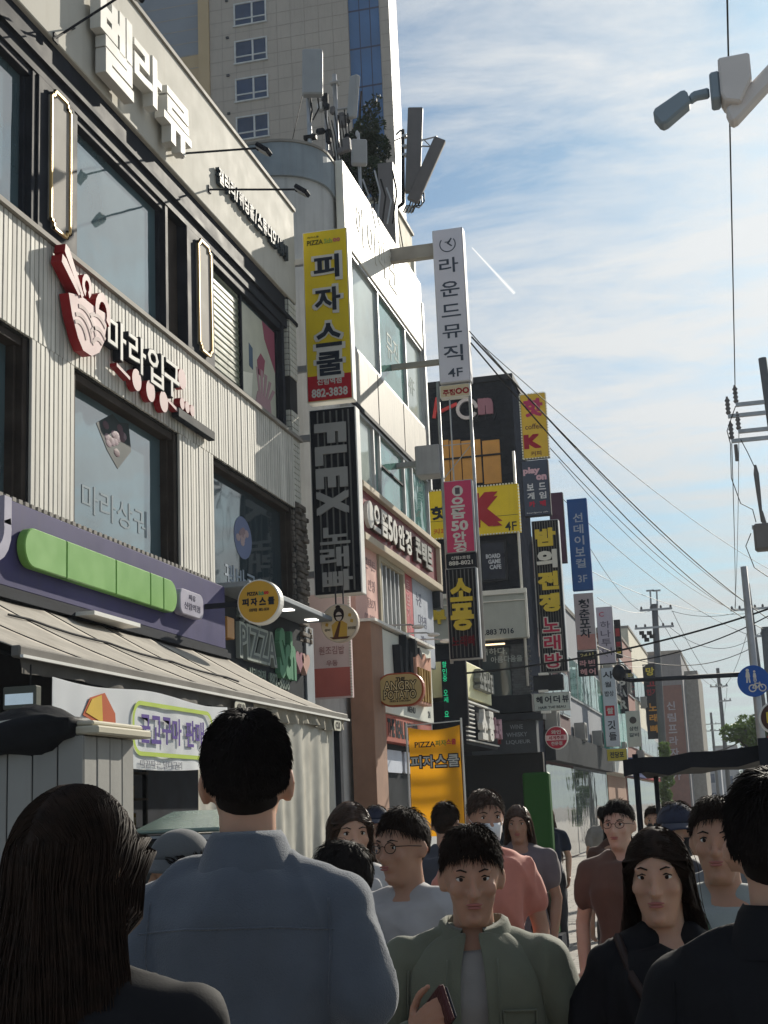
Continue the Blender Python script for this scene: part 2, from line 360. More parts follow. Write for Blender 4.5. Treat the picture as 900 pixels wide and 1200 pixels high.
# ================================================================ the setting
def brick_ground(name, c1, c2, mortar, scale, bw, bh):
    m = bpy.data.materials.new(name); m.use_nodes = True; t = m.node_tree; b = t.nodes['Principled BSDF']; b.inputs['Roughness'].default_value = 0.85
    g = t.nodes.new('ShaderNodeNewGeometry'); br = t.nodes.new('ShaderNodeTexBrick'); t.links.new(g.outputs['Position'], br.inputs['Vector'])
    br.inputs['Scale'].default_value = scale; br.inputs['Color1'].default_value = (*c1, 1); br.inputs['Color2'].default_value = (*c2, 1); br.inputs['Mortar'].default_value = (*mortar, 1)
    br.inputs['Brick Width'].default_value = bw; br.inputs['Row Height'].default_value = bh; br.inputs['Mortar Size'].default_value = 0.012
    no = t.nodes.new('ShaderNodeTexNoise'); no.inputs['Scale'].default_value = 2; no.inputs['Detail'].default_value = 8; t.links.new(g.outputs['Position'], no.inputs['Vector'])
    mx = t.nodes.new('ShaderNodeMix'); mx.data_type = 'RGBA'; mx.blend_type = 'MULTIPLY'; mx.inputs['Factor'].default_value = 0.5; t.links.new(br.outputs['Color'], mx.inputs['A']); t.links.new(no.outputs['Fac'], mx.inputs['B'])
    t.links.new(mx.outputs['Result'], b.inputs['Base Color'])
    bu = t.nodes.new('ShaderNodeBump'); bu.inputs['Strength'].default_value = 0.5; bu.inputs['Distance'].default_value = 0.01; bu.invert = True; t.links.new(br.outputs['Fac'], bu.inputs['Height']); t.links.new(bu.outputs[0], b.inputs['Normal'])
    return m
M['paving'] = brick_ground('street_paving', (0.40, 0.37, 0.32), (0.33, 0.31, 0.28), (0.14, 0.13, 0.12), 1.0, 0.40, 0.20)
M['soil'] = pm('far_ground', (0.12, 0.11, 0.10), 0.95, var=0.2, scale=0.05)
tag(box('ground', M['soil'], None, -900, 900, -60, 2500, -0.5, -0.16), kind='structure')
tag(box('pavement', M['paving'], None, -6.9, 9.5, -12, 420, -0.16, 0.0), kind='structure')
tag(box('kerb', M['grey_render'], None, 9.5, 9.65, -12, 420, -0.16, 0.02), kind='structure')

# ================================================================ the corner building with the white fascia
B1 = thing('corner_building', 'grey slatted building with white fascia, black framed windows and gold trimmed pilasters', 'building', (-8, 15, 0))
FX = -6.5; Y0, Y1 = 7.5, 21.4
box('wall', M['dark_metal'], B1, -16, -6.95, Y0, Y1-0.05, 0, 11.45)
fas = box('fascia', M['white_panel'], B1, -6.85, FX, Y0, Y1, 9.95, 11.60, 0.012)
MB().box(-6.9, FX+0.03, Y0, Y1+0.02, 11.601, 11.66).build('coping', M['grey_panel'], B1)
# black head band under the fascia
MB().box(-6.95, FX-0.06, Y0, Y1, 9.62, 9.948).box(-6.95, FX+0.02, Y0, Y1, 9.56, 9.619).box(-6.95, FX-0.03, Y0, Y1, 9.40, 9.559).build('head_band', M['dark_metal'], B1)
MB().box(-6.95, FX+0.05, Y0, Y1, 7.585, 7.64).build('sill_flashing', M['grey_panel'], B1)
# upper windows
def window(y0, y1, z0, z1, fm, gm, rec=0.16, jw=0.08, mull=()):
    w = MB(); x0, x1 = -6.95, FX-0.04
    w.box(x0, x1, y0, y0+jw, z0, z1).box(x0, x1, y1-jw, y1, z0, z1).box(x0, x1-0.02, y0+jw, y1-jw, z0, z0+jw*0.7).box(x0, x1-0.02, y0+jw, y1-jw, z1-jw, z1)
    w.box(x0, x1-0.07, y1-jw-0.05, y1-jw, z0+jw*0.7, z1-jw).box(x0, x1-0.07, y0+jw, y0+jw+0.04, z0+jw*0.7, z1-jw)
    o = w.build('window', fm, B1, bevel=0.006)
    MB().box(FX-rec-0.03, FX-rec, y0+jw, y1-jw, z0+jw*0.7, z1-jw).build('pane', gm, o)
    for q in mull: MB().box(FX-rec+0.002, FX-rec+0.05, q-0.03, q+0.03, z0+jw*0.7+0.001, z1-jw-0.001).build('mullion', fm, o)
    return o
window(8.3, 12.42, 7.66, 9.40, M['dark_metal'], M['glass'], mull=(10.2,))
window(13.30, 15.98, 7.66, 9.40, M['dark_metal'], M['glass'], jw=0.09, mull=())
w3 = window(17.50, 20.80, 7.66, 9.40, M['dark_metal'], M['glass'], jw=0.12, mull=(18.95,))
# black pilaster piers with a satin panel outlined in gold
def pilaster(y0, y1, py0, py1):
    p = MB().box(-6.95, FX-0.02, y0, y1, 7.645, 9.395).build('pilaster', M['dark_metal'], B1, bevel=0.01)
    z0, z1, k = 7.78, 9.34, 0.07
    out = [(py0+k, z0), (py1-k, z0), (py1-k, z0+k), (py1, z0+k), (py1, z1-k), (py1-k, z1-k), (py1-k, z1), (py0+k, z1), (py0+k, z1-k), (py0, z1-k), (py0, z0+k), (py0+k, z0+k)]
    MB().prism(out, (FX-0.02, 0, 0), EY, EZ, 0.03).build('panel', M['grey_panel'], p)
    t = MB(); kk = len(out)
    for i in range(kk):
        a, b = out[i], out[(i+1) % kk]; g = 0.013
        t.box(FX+0.005, FX+0.032, min(a[0], b[0])-g, max(a[0], b[0])+g, min(a[1], b[1])-g, max(a[1], b[1])+g)
    t.build('gold_trim', M['gold'], p)
pilaster(12.44, 13.28, 12.66, 13.10); pilaster(16.58, 17.48, 16.90, 17.36)
MB().box(-6.95, FX-0.16, 15.99, 16.57, 7.645, 9.395).build('dark_jamb', M['brown_frame'], B1)
# shop print seen inside the last upper window
MB().box(FX-0.156, FX-0.146, 17.70, 18.90, 7.80, 9.25).build('blind', pm('olive_blind', (0.26, 0.27, 0.18), 0.3, var=0.25, scale=5), B1)
pm('olive_slat', (0.13, 0.15, 0.11), .5, spec=.05)
for i in range(15): MB().box(FX-0.145, FX-0.135, 17.70, 18.90, 7.84+i*0.095, 7.87+i*0.095).build('slat', bpy.data.materials['olive_slat'], B1)
po = MB().box(FX-0.156, FX-0.142, 19.02, 20.60, 7.80, 9.22).build('window_poster', pm('poster_cream', (0.50, 0.50, 0.40), 0.35, var=0.1), B1)
pp = MB()
pp.prism([(20.1, 8.95), (20.6, 8.55), (20.6, 9.22), (20.0, 9.22)], (FX-0.142, 0, 0), EY, EZ, 0.004, 0)
pp.prism([(19.35, 8.30), (19.52, 8.28), (19.52, 8.62), (19.35, 8.66)], (FX-0.142, 0, 0), EY, EZ, 0.004, 1)
pp.prism([(19.75, 8.28), (20.0, 8.30), (20.1, 8.60), (19.9, 8.66), (19.72, 8.5)], (FX-0.142, 0, 0), EY, EZ, 0.004, 0)
for a in range(5):
    q = 1.9-a*0.32; pp.prism([(19.8+0.10*a-0.03, 7.95), (19.86+0.10*a, 7.95), (19.86+0.10*a+0.42*math.cos(q)*0.8+0.03, 7.98+0.42*math.sin(q)), (19.80+0.10*a+0.42*math.cos(q)*0.8-0.03, 7.98+0.42*math.sin(q))], (FX-0.142, 0, 0), EY, EZ, 0.004+a*0.0006, 2)
pp.prism([(19.6, 7.80), (20.35, 7.80), (20.3, 8.0), (19.7, 8.0)], (FX-0.142, 0, 0), EY, EZ, 0.008, 2)
pp.prism([(19.05, 7.82), (19.42, 7.82), (19.5, 8.22), (19.05, 8.12)], (FX-0.142, 0, 0), EY, EZ, 0.0035, 3)
pp.build('print', [paint(150, 84, 100), paint(86, 104, 124), paint(172, 140, 144), paint(235, 232, 215)], po)
# vertical board siding: every board a piece
def plank_mesh(w, h):
    return MB().box(0, 0.032, -w/2, w/2, 0, h).mesh('plank', M['plank'], bevel=0.004)
pmesh = {}
def planks(y0, y1, z0, z1, pitch=0.092):
    n = max(1, round((y1-y0)/pitch)); p = (y1-y0)/n; k = (round(p, 3), round(z1-z0, 3))
    if k not in pmesh: pmesh[k] = plank_mesh(p-0.019, z1-z0)
    for i in range(n):
        o = bpy.data.objects.new('plank', pmesh[k]); C.objects.link(o); o.parent = B1; o.matrix_parent_inverse = PINV[B1.name]
        o.location = (FX-0.032+random.uniform(0, 0.008), y0+p*(i+0.5), z0); o.rotation_euler = (0, 0, random.uniform(-0.02, 0.02))
MB().box(-6.95, FX-0.04, Y0, 21.0, 6.42, 7.583).build('siding_backing', M['gap'], B1)
planks(Y0+0.8, 21.0, 6.43, 7.58)
for a, b in ((12.30, 13.26), (16.18, 17.38)):
    MB().box(-6.95, FX-0.04, a, b, 4.66, 6.419).build('siding_backing', M['gap'], B1); planks(a, b, 4.665, 6.428)
# lower windows, brown reveals
for a, b, g, mu in ((8.2, 12.29, 'glass', (10.1,)), (13.27, 16.17, 'glass', ()), (17.39, 20.95, 'glass_dark', ())):
    window(a, b, 4.66, 6.415, M['brown_frame'], M[g], rec=0.20, jw=0.09 if b < 20 else 0.07, mull=mu)
MB().box(-6.95, FX+0.10, Y0, 17.2, 4.60, 4.655).build('ledge', M['dark_metal'], B1)
lb = MB()
for i in range(70): lb.box(FX+0.02, FX+0.09, 8.3+i*0.125, 8.37+i*0.125, 4.656, 4.70)
tag(lb.build('ledge_bead', M['grey_panel'], B1), kind='stuff')
# food pictures on the lower panes
def pic(y, z, w, h, mats, kind):
    b = MB(); X = FX-0.198
    if kind == 'cone':
        b.prism([(y-w*.5, z+h*.15), (y-w*.05, z+h*.5), (y+w*.15, z+h*.42), (y+w*.42, z+h*.5), (y+w*.5, z-.02*h), (y+w*.1, z-h*.5), (y-w*.2, z-h*.25)][::-1][::-1], (X, 0, 0), EY, EZ, 0.003, 0)
        for i in range(16):
            a, r = random.uniform(0, 6.28), random.uniform(0, .3)
            b.ell((X+0.004, y+math.cos(a)*r*w, z+.08*h+math.sin(a)*r*h), (0.006, w*.09, h*.08), 8, 5, 1+i % 2)
    else:
        b.prism([(y+w*.5*math.cos(t_)*(1 if math.cos(t_) > 0 else .9), z+h*.5*math.sin(t_)) for t_ in [i*2*math.pi/20 for i in range(20)]], (X, 0, 0), EY, EZ, 0.003, 0)
        for i in range(14):
            a, r = random.uniform(0, 6.28), random.uniform(0, .28)
            b.ell((X+0.004, y+math.cos(a)*r*w, z+.04*h+math.sin(a)*r*h), (0.006, w*.11, h*.09), 8, 5, 1+i % 2)
    return b.build('food_print', mats, B1)
pic(14.68, 5.98, 0.95, 0.62, [paint(62, 70, 72), paint(140, 122, 130), paint(105, 85, 92)], 'cone')
pic(19.05, 5.62, 0.80, 0.62, [paint(110, 120, 150), paint(170, 150, 150), paint(140, 120, 125)], 'bowl')
letters(B1, [('마라상궈', 14.72, 5.16, 1.75, 0.32)], (FX-0.198, 0, 0), EY, EZ, [paint(128, 142, 150)], 0.004, 0.0, 'window_lettering')
letters(B1, [('꿔바로우', 19.15, 4.98, 1.75, 0.34)], (FX-0.198, 0, 0), EY, EZ, [paint(150, 160, 170)], 0.004, 0.01, 'window_lettering')
# the tiled end pier and the ledge-stone pier beyond the slats
MB().box(-6.98, -6.52, 20.98, 21.36, 4.6, 9.94).build('end_pier', M['gap'], B1)
tl = MB()
for i in range(36):
    for j in range(3):
        if 0.2 < i*0.0935-1.25 < 0.75: continue
        tl.box(-6.93+j*0.137, -6.80+j*0.137, 20.955, 20.979, 6.55+i*0.0935, 6.63+i*0.0935).box(-6.519, -6.50, 20.985+j*0.127, 21.10+j*0.127, 6.55+i*0.0935, 6.63+i*0.0935)
tag(tl.build('pier_tile', paint(205, 203, 192), B1), kind='stuff')
MB().box(-6.95, -6.50, 20.99, 21.5, 2.6, 6.42).build('stone_pier', M['gap'], B1)
sm = [MB().box(-0.03, 0.05, -a/2, a/2, -0.04, 0.04).mesh('stone', M['stone'], bevel=0.012) for a in (0.16, 0.22, 0.30)]
for i in range(26):
    y = 20.99; z = 4.35+i*0.085
    while y < 21.46:
        k = random.choice((0, 1, 2)); a = (0.16, 0.22, 0.30)[k]; a = min(a, 21.5-y)
        o = bpy.data.objects.new('stone', sm[k]); C.objects.link(o); o.parent = B1; o.matrix_parent_inverse = PINV[B1.name]
        o.location = (-6.50+random.uniform(-0.03, 0.03), y+a/2, z); o.scale = (1, a/(0.16, 0.22, 0.30)[k]*0.96, random.uniform(0.86, 0.97)); y += a
# a second rough stone strip facing up the street
for i in range(24):
    x = -6.98
    while x < -6.54:
        a = random.choice((0.14, 0.2, 0.26)); a = min(a, -6.50-x)
        o = bpy.data.objects.new('stone', sm[0]); C.objects.link(o); o.parent = B1; o.matrix_parent_inverse = PINV[B1.name]
        o.location = (x+a/2, 20.97+random.uniform(-0.02, 0.02), 4.40+i*0.085); o.rotation_euler = (0, 0, -math.pi/2); o.scale = (1, a/0.16*0.95, 0.92); x += a

# spot lamps on long rods over the fascia
def spot(y, z, x1, z1, lab):
    t = thing('spot_lamp', lab, 'spot lamp', (FX, y, z), 'spot lamps on rods over the white fascia')
    MB().tube([(FX, y, z), (x1-0.02, y, z1)], 0.014, 6).box(FX, FX+0.02, y-0.05, y+0.05, z-0.05, z+0.05).build('rod', M['dark_metal'], t)
    h = MB(); h.obox((x1+0.07, y, z1-0.03), Vector((.8, 0, -.6)), EY, Vector((.6, 0, .8)), 0.10, 0.09, 0.028)
    h.box(x1-0.03, x1+0.01, y-0.03, y+0.03, z1-0.03, z1+0.03).build('lamp_head', M['dark_metal'], t, bevel=0.008)
    MB().obox((x1+0.05, y, z1-0.062), Vector((.8, 0, -.6)), EY, Vector((.6, 0, .8)), 0.08, 0.07, 0.005).build('lens', M['steel'], t)
spot(12.75, 9.97, -5.65, 10.36, 'spot lamp on a thin rod above the first large white letter')
spot(16.36, 10.31, -5.42, 10.22, 'spot lamp on a thin rod after the last large white letter')
spot(17.39, 10.25, -5.22, 10.06, 'spot lamp on a thin rod crossing the small dark letters')

# big channel letters and the small line of letters
t = thing('channel_letters', 'three big white raised letters on the white fascia', 'sign letters', (FX, 14, 10.3))
for ch, yc, zc, w, h in (('벨', 13.95, 10.52, .92, 1.0), ('라', 14.85, 10.62, .84, 0.68), ('류', 15.80, 10.44, 0.92, 0.72)):
    letters(t, [(ch, yc, zc, w, h, 0, 0.036)], (FX+0.06, 0, 0), EY, EZ, [M['letter_white']], 0.13, name='letter')
    for q in (-.2, .2): MB().tube([(FX+.001, yc+q, zc), (FX+.065, yc+q, zc)], .012, 6).build('standoff', M['steel'], t)
t = thing('small_letters', 'line of small dark raised letters low on the white fascia', 'sign letters', (FX, 19.3, 10.55))
yy = 17.62
for ch in '갤러리/웨딩홀/스튜디오/뷔페':
    w = 0.20 if ch != '/' else 0.10
    letters(t, [(ch, yy+w/2, 10.58+0.011*(yy-17.6), w, 0.25, 0, 0.035)], (FX+0.01, 0, 0), EY, EZ, [paint(70, 78, 84)], 0.06, name='letter'); yy += w+0.035

# ---- the noodle shop's red bowl, letters, dots and bar on the slats
t = thing('bowl_emblem', 'pink bowl with chopsticks emblem edged in deep red on the slats', 'emblem', (FX, 13.2, 6.8))
SX = FX+0.03
def flat(name, pts, x, d, mats, par, sides=1):
    return MB().prism(pts, (x, 0, 0), EY, EZ, d, 0, sides).build(name, mats, par)
pk = paint(205, 180, 178); pk2 = paint(170, 150, 148)
bowl = [(12.92, 7.08), (13.02, 6.86), (13.18, 6.66), (13.32, 6.56), (13.56, 6.56), (13.78, 6.66), (13.92, 6.82), (13.99, 7.02), (13.96, 7.16), (13.60, 7.14), (13.25, 7.15)]
bo = flat('bowl', bowl, SX, 0.11, [pk, M['red']], t)
for y, z, dy in ((12.80, 7.52, .0), (12.72, 7.38, 0.0)):
    flat('chopstick', [(y+.44, 7.12), (y+.50, 7.16), (y+.10, z+.04), (y, z+.06), (y-.02, z-.03)][::1], SX, 0.125, [pk, M['red']], t)
def arc_strip(cy, cz, r, a0, a1, w, n=10):
    a = [R_(a0+(a1-a0)*i/n) for i in range(n+1)]
    o = [(cy+(r+w/2)*math.cos(q), cz+(r+w/2)*math.sin(q)) for q in a]; i_ = [(cy+(r-w/2)*math.cos(q), cz+(r-w/2)*math.sin(q)) for q in a]
    p = o+i_[::-1]
    return p if a1 > a0 else p[::-1]
flat('noodle_hook', arc_strip(13.86, 7.14, 0.17, -30, 200, 0.10), SX, 0.12, [pk, M['red']], t)
flat('noodle_hook', arc_strip(13.40, 7.30, 0.10, -60, 250, 0.07), SX, 0.12, [pk, M['red']], t)
st = MB()
for cy, cz, r, a0, a1 in ((13.2, 6.62, .22, 20, 120), (13.25, 6.6, .33, 20, 115), (13.3, 6.6, .43, 30, 105), (13.75, 6.6, .2, 60, 150), (13.75, 6.62, .3, 50, 140), (13.72, 6.66, .40, 55, 125)):
    st.prism(arc_strip(cy, cz, r, a0, a1, 0.045), (SX+0.11, 0, 0), EY, EZ, 0.006)
st.build('pattern', pk2, bo); t.scale = (1, .86, 1); t.location.y -= .13
t = thing('noodle_shop_letters', 'four black sided white letters beside the red bowl emblem', 'sign letters', (FX, 14.8, 6.9))
for ch, yc, zc in (('마', 14.06, 6.98), ('라', 14.62, 6.98), ('입', 15.16, 6.97), ('구', 15.66, 6.97)):
    letters(t, [(ch, yc, zc, 0.50, 0.46, 0, 0.035)], (SX+0.001, 0, 0), EY, EZ, [M['dark_metal']], 0.09, name='letter_box')
    letters(t, [(ch, yc, zc, 0.48, 0.44, 0, 0.012)], (SX+0.09, 0, 0), EY, EZ, [M['letter_white']], 0.006, name='letter_face')
t = thing('dot_row', 'row of pink discs with red sides under the noodle shop letters', 'emblem', (FX, 15, 6.6))
for y, z, r in ((14.62, 6.66, .13), (15.02, 6.64, .13), (15.42, 6.62, .13), (16.02, 7.08, .13)):
    MB().prism([(y+a, z+b) for a, b in disc_pts(r)], (SX, 0, 0), EY, EZ, 0.085, 0, 1).build('disc', [pk, M['red']], t)
for y in (14.25, 15.72):
    MB().prism([(y-.18, 6.66), (y+.18, 6.60), (y+.18, 6.64), (y-.18, 6.70)], (SX, 0, 0), EY, EZ, 0.085, 0, 1).build('dash', [pk, M['red']], t)
t = thing('bar_plate', 'dark bar sign with three small red discs on the slats', 'sign', (FX, 16.4, 6.6))
MB().box(SX, SX+0.10, 15.85, 17.12, 6.55, 6.67).build('bar', M['charcoal'], t, bevel=0.008)
for i in range(3):
    MB().prism([(16.0+i*.17+a, 6.755+b) for a, b in disc_pts(.075)], (SX, 0, 0), EY, EZ, 0.09, 0, 1).build('disc', [pk, M['red']], t)

# ---- the purple convenience-store board
t = thing('convenience_store_sign', 'long purple shop board with lime green lozenge above the awning', 'shop sign', (FX, 12, 3.8))
MB().box(-6.8, FX+0.24, Y0, 17.08, 3.78, 4.59).build('board', M['purple'], t, bevel=0.012)
MB().box(-6.8, FX+0.26, Y0, 17.10, 3.70, 3.778).build('lower_frame', M['dark_metal'], t)
LX = FX+0.25
x0, x1, zc, hh = 11.58, 15.22, 4.18, 0.185
def loz(a, b, lr, rr):
    p = []
    if rr: p += [(b-hh+hh*math.cos(R_(q)), zc+hh*math.sin(R_(q))) for q in range(-90, 91, 15)]
    else: p += [(b, zc-hh), (b, zc+hh)]
    if lr: p += [(a+hh+hh*math.cos(R_(q)), zc+hh*math.sin(R_(q))) for q in range(90, 271, 15)]
    else: p += [(a, zc+hh), (a, zc-hh)]
    return p
cuts = [11.58, 12.42, 13.55, 14.45, 14.82, 15.22]
for i in range(5):
    MB().prism(loz(cuts[i]+(.008 if i else 0), cuts[i+1]-(.008 if i < 4 else 0), i == 0, i == 4), (LX, 0, 0), EY, EZ, 0.09).build('lozenge_segment', M['green'], t, bevel=0.01)
MB().prism([(15.66+a, 4.17+b) for a, b in round_rect(.74, .30, .10)], (LX, 0, 0), EY, EZ, 0.10).build('branch_plate', M['lilac'], t, bevel=0.01)
letters(t, [('씨유', 15.66, 4.24, 0.22, 0.07), ('신림역점', 15.66, 4.13, 0.50, 0.08)], (LX+0.10, 0, 0), EY, EZ, [paint(95, 92, 110)], 0.004, 0.0)
MB().prism(arc_strip(10.95, 4.25, 0.26, -160, 20, 0.13)+[], (LX, 0, 0), EY, EZ, 0.12).box(LX, LX+0.12, 11.14, 11.27, 4.3, 4.55).build('letter', M['lilac'], t)
MB().box(FX+.3, FX+.52, 12.65, 13.75, 3.66, 3.70).build('strip_lamp', M['white_metal'], t)

# ---- the pizza shop front under the last lower window
t = thing('pizza_shop_board', 'dark pizza shop board with outlined letters beside the round yellow sign', 'shop sign', (FX, 19.5, 3.6))
MB().box(-6.9, FX+0.02, 17.12, 21.55, 2.6, 4.58).build('board', M['charcoal'], t)
MB().box(-6.9, FX+0.05, 21.22, 21.62, 2.6, 4.579).build('end_post', M['blue_grey'], t)
whl = paint(150, 158, 152); dk = M['charcoal']
letters(t, [('PIZZA', 18.86, 4.03, 1.60, 0.50, 0, 0.06)], (FX+0.022, 0, 0), EY, EZ, [whl], 0.06)
letters(t, [('PIZZA', 18.86, 4.03, 1.50, 0.42, 0, -0.005)], (FX+0.083, 0, 0), EY, EZ, [paint(96, 104, 104)], 0.004, name='letter_face')
letters(t, [('Sch', 20.12, 4.02, .80, 0.74, 0, 0.05)], (FX+0.022, 0, 0), EY, EZ, [paint(92, 140, 112)], 0.08)
hb = MB()
for cy, r, mi in ((20.70, .13, 0), (21.02, .13, 1)):
    hp = []
    for i in range(24):
        q = 2*math.pi*i/24; hp.append((cy+r*1.35*(math.sin(q)**3)*1.2, 3.98+r*1.15*(13*math.cos(q)-5*math.cos(2*q)-2*math.cos(3*q)-math.cos(4*q))/13))
    hb.prism(hp[::-1], (FX+0.022, 0, 0), EY, EZ, 0.08, mi)
hb.build('heart', [paint(150, 110, 120), paint(185, 150, 140)], t)
letters(t, [('피자스쿨', 18.55, 4.39, .92, 0.20, 0, 0.03)], (FX+0.022, 0, 0), EY, EZ, [paint(120, 128, 125)], 0.05)
letters(t, [('신림역점', 18.85, 3.60, 0.72, 0.20, 0, 0.02), ('882-3838', 19.85, 3.60, .92, 0.20, 0, 0.02)], (FX+0.022, 0, 0), EY, EZ, [paint(118, 130, 122)], 0.03)
MB().box(FX+.02, FX+.14, 17.42, 17.70, 3.98, 4.26).build('wall_lamp', pm('amber_lamp', (0.45, 0.22, 0.06), 0.4, var=0.1), t, bevel=0.01)
t = thing('shop_canopy', 'thin dark canopy with small lights over the pizza shop board', 'canopy', (FX, 20, 4.4))
MB().prism([(17.15, 4.585), (21.0, 4.585), (21.0, 4.66), (17.15, 4.66)], (FX-0.3, 0, 0), EY, EZ, 0.85).build('slab', M['blue_grey'], t, bevel=0.01)
for y in (18.2, 19.4, 20.6): MB().box(FX+.25, FX+.42, y-.09, y+.09, 4.57, 4.584).build('downlight', pm('downlight_%d' % int(y), (1, .95, .85), .5, emit=2.2, var=0), t)
# ================================================================ blade signs (boards facing up and down the street)
def blade(label, cat, X0, X1, Z0, Z1, Y, dep, face, edge, group=None, name='blade_sign', arms=(), fx=-6.5):
    t = thing(name, label, cat, ((X0+X1)/2, Y, Z0), group)
    MB().box(X0, X1, Y, Y+dep, Z0, Z1).build('casing', edge, t, bevel=0.012)
    if face: MB().box(X0+0.02, X1-0.02, Y-0.012, Y-0.001, Z0+0.02, Z1-0.02).build('face', face, t)
    for z in arms: MB().box(fx-0.1, X0+0.01, Y+dep*.3, Y+dep*.7, z-0.05, z+0.05).build('bracket', M['steel'], t)
    return t
def slats(t, X0, X1, Z0, Z1, Y, n, m, d=0.03, w=0.45):
    p = (X1-X0)/n; me = MB().box(-p*w/2, p*w/2, 0, d, 0, Z1-Z0).mesh('slat', m)
    for i in range(n):
        o = bpy.data.objects.new('slat', me); C.objects.link(o); o.parent = t; o.matrix_parent_inverse = PINV[t.name]; o.location = (X0+p*(i+.5), Y-d, Z0)
def FO(X, Y, Z): return (X, Y, Z)
ink = paint(38, 46, 58); wht = M['letter_white']; yel = pm('sign_yellow', srgb(222, 196, 40), 0.4, var=0.05, streak=.06)
# yellow pizza sign
X0, X1, Z0, Z1, Y = -6.48, -5.69, 8.36, 11.38, 21.8
t = blade('tall yellow pizza sign with dark white-edged letters and a red foot', 'sign', X0, X1, Z0, Z1, Y, 0.24, yel, M['white_metal'], arms=(9.0, 10.9), fx=-6.7)
MB().box(X0+.02, X1-.02, Y-.016, Y-.0125, Z0+.02, Z0+.45).build('red_panel', pm('sign_red', srgb(176, 28, 44), .4, var=.05), t)
xc = (X0+X1)/2; o_ = (xc, Y-.018, 0)
ks = [('피', 10.71), ('자', 10.13), ('스', 9.50), ('쿨', 9.00)]
letters(t, [(c, 0.02, z, .56, .52, 0, .06) for c, z in ks], o_, EX, EZ, [wht], .012, name='letter_outline')
letters(t, [(c, 0.02, z, .45, .41, 0, .03) for c, z in ks], (xc, Y-.031, 0), EX, EZ, [ink], .006)
letters(t, [('신림역점', 0.0, 8.70, .42, .11, 0, .02), ('882-3838', 0.0, 8.51, .62, .15, 0, .03)], o_, EX, EZ, [wht], .004)
letters(t, [('PIZZA', -.17, 11.17, .28, .085, 0, .02), ('피자스쿨', -.2, 11.27, .2, .035, 0, 0), ('Sch', .06, 11.17, .14, .085, 1, .03), ('oo', .21, 11.17, .13, .07, 2, .05)], o_, EX, EZ, [paint(90, 88, 40), paint(150, 175, 80), paint(190, 110, 100)], .004)
# FLEX singing-room sign
X0, X1, Z0, Z1, Y = -6.46, -5.66, 5.12, 8.24, 21.8
slat_grey = paint(105, 106, 104); slat_bk = pm('sign_black', (0.012, 0.014, 0.020), .6, spec=.04, var=.2)
t = blade('black slatted singing room sign with grey letters hung under the yellow sign', 'sign', X0, X1, Z0, Z1, Y, 0.26, slat_bk, M['white_metal'], arms=(5.5, 7.8), fx=-6.7)
slats(t, X0+.10, X1-.16, Z0+.06, Z1-.06, Y-.012, 5, slat_grey, .022, .22); slats(t, X1-.15, X1-.09, Z0+.06, Z1-.06, Y-.012, 1, slat_grey, .022, .4)
xc = (X0+X1)/2-.03; gl = paint(158, 158, 156); o_ = (xc, Y-.036, 0)
letters(t, [('F', 0, 7.80, .54, .34, 0, .055, 1), ('L', 0, 7.42, .54, .32, 0, .055, 1), ('E', 0, 7.04, .54, .34, 0, .055, 1), ('X', 0, 6.63, .54, .40, 0, .06, 1), ('노', 0.02, 6.08, .50, .28, 0, .03), ('래', 0.0, 5.73, .48, .33, 0, .03), ('빠', 0.04, 5.35, .50, .34, 0, .03)], o_, EX, EZ, [gl], .03)
# round signs
def round_sign(label, cat, X, Y, Z, r, face, rim, dep=.2):
    t = thing('round_sign', label, cat, (X, Y, Z-r))
    MB().prism(disc_pts(r, 36), (X, Y+dep, Z), EX, EZ, dep).build('drum', rim, t, bevel=.01)
    MB().prism(disc_pts(r*.93, 36), (X, Y-.001, Z), EX, EZ, .008).build('face', face, t)
    return t
X, Y, Z, r = -5.70, 16.3, 4.24, .275
p_ = atY(303, 705, Y); X, Z = p_.x, p_.z
t = round_sign('round mustard pizza sign with white drum edge below the window', 'sign', X, Y, Z, r, pm('mustard', srgb(205, 160, 62), .4, var=.05), M['white_metal'], .16)
MB().box(-6.5, X-r*.95, Y+.05, Y+.10, Z-.03, Z+.03).build('bracket', M['dark_metal'], t)
o_ = (X, Y-.010, Z)
letters(t, [(c, -.165+.11*i, .0, .085, .095, 0, .045) for i, c in enumerate('피자스쿨')]+[('신림역점', -.07, -.10, .10, .04, 0, .02), ('882-3838', .07, -.10, .13, .035, 0, .01), ('PIZZA', -.07, .10, .14, .045, 0, .03), ('Sch', .04, .10, .07, .05, 1, .04), ('oo', .105, .10, .06, .04, 2, .06)], o_, EX, EZ, [ink, paint(80, 150, 110), paint(200, 60, 70)], .004)
Y = 21.0; p_ = atY(397.5, 730, Y); X, Z, r = p_.x, p_.z, .30
t = round_sign('round pale sign with a woman in a yellow jacket under the singing room sign', 'sign', X, Y, Z, r, paint(222, 200, 170), paint(205, 190, 175), .12)
MB().box(X-.07, X-.05, Y+.05, Y+.07, Z+r-.02, 5.13).box(X+.05, X+.07, Y+.05, Y+.07, Z+r-.02, 5.13).build('hanger', M['dark_metal'], t)
pic_ = MB(); o_ = (X, Y-.010, Z)
pic_.prism([(-.10, -.24), (.12, -.24), (.13, -.02), (.05, .03), (-.04, .03), (-.12, -.03)], o_, EX, EZ, .003, 0)
pic_.prism([(a*.085+0, b*.11+.13) for a, b in disc_pts(1, 18)], o_, EX, EZ, .003, 1)
pic_.prism([(a*.05, b*.07+.10) for a, b in disc_pts(1, 18)], o_, EX, EZ, .005, 2)
pic_.prism([(-.05, .095), (.05, .095), (.05, .12), (-.05, .12)], o_, EX, EZ, .007, 1)
pic_.prism([(a*.04-.01, b*.03+.245) for a, b in disc_pts(1, 14)], o_, EX, EZ, .003, 1)
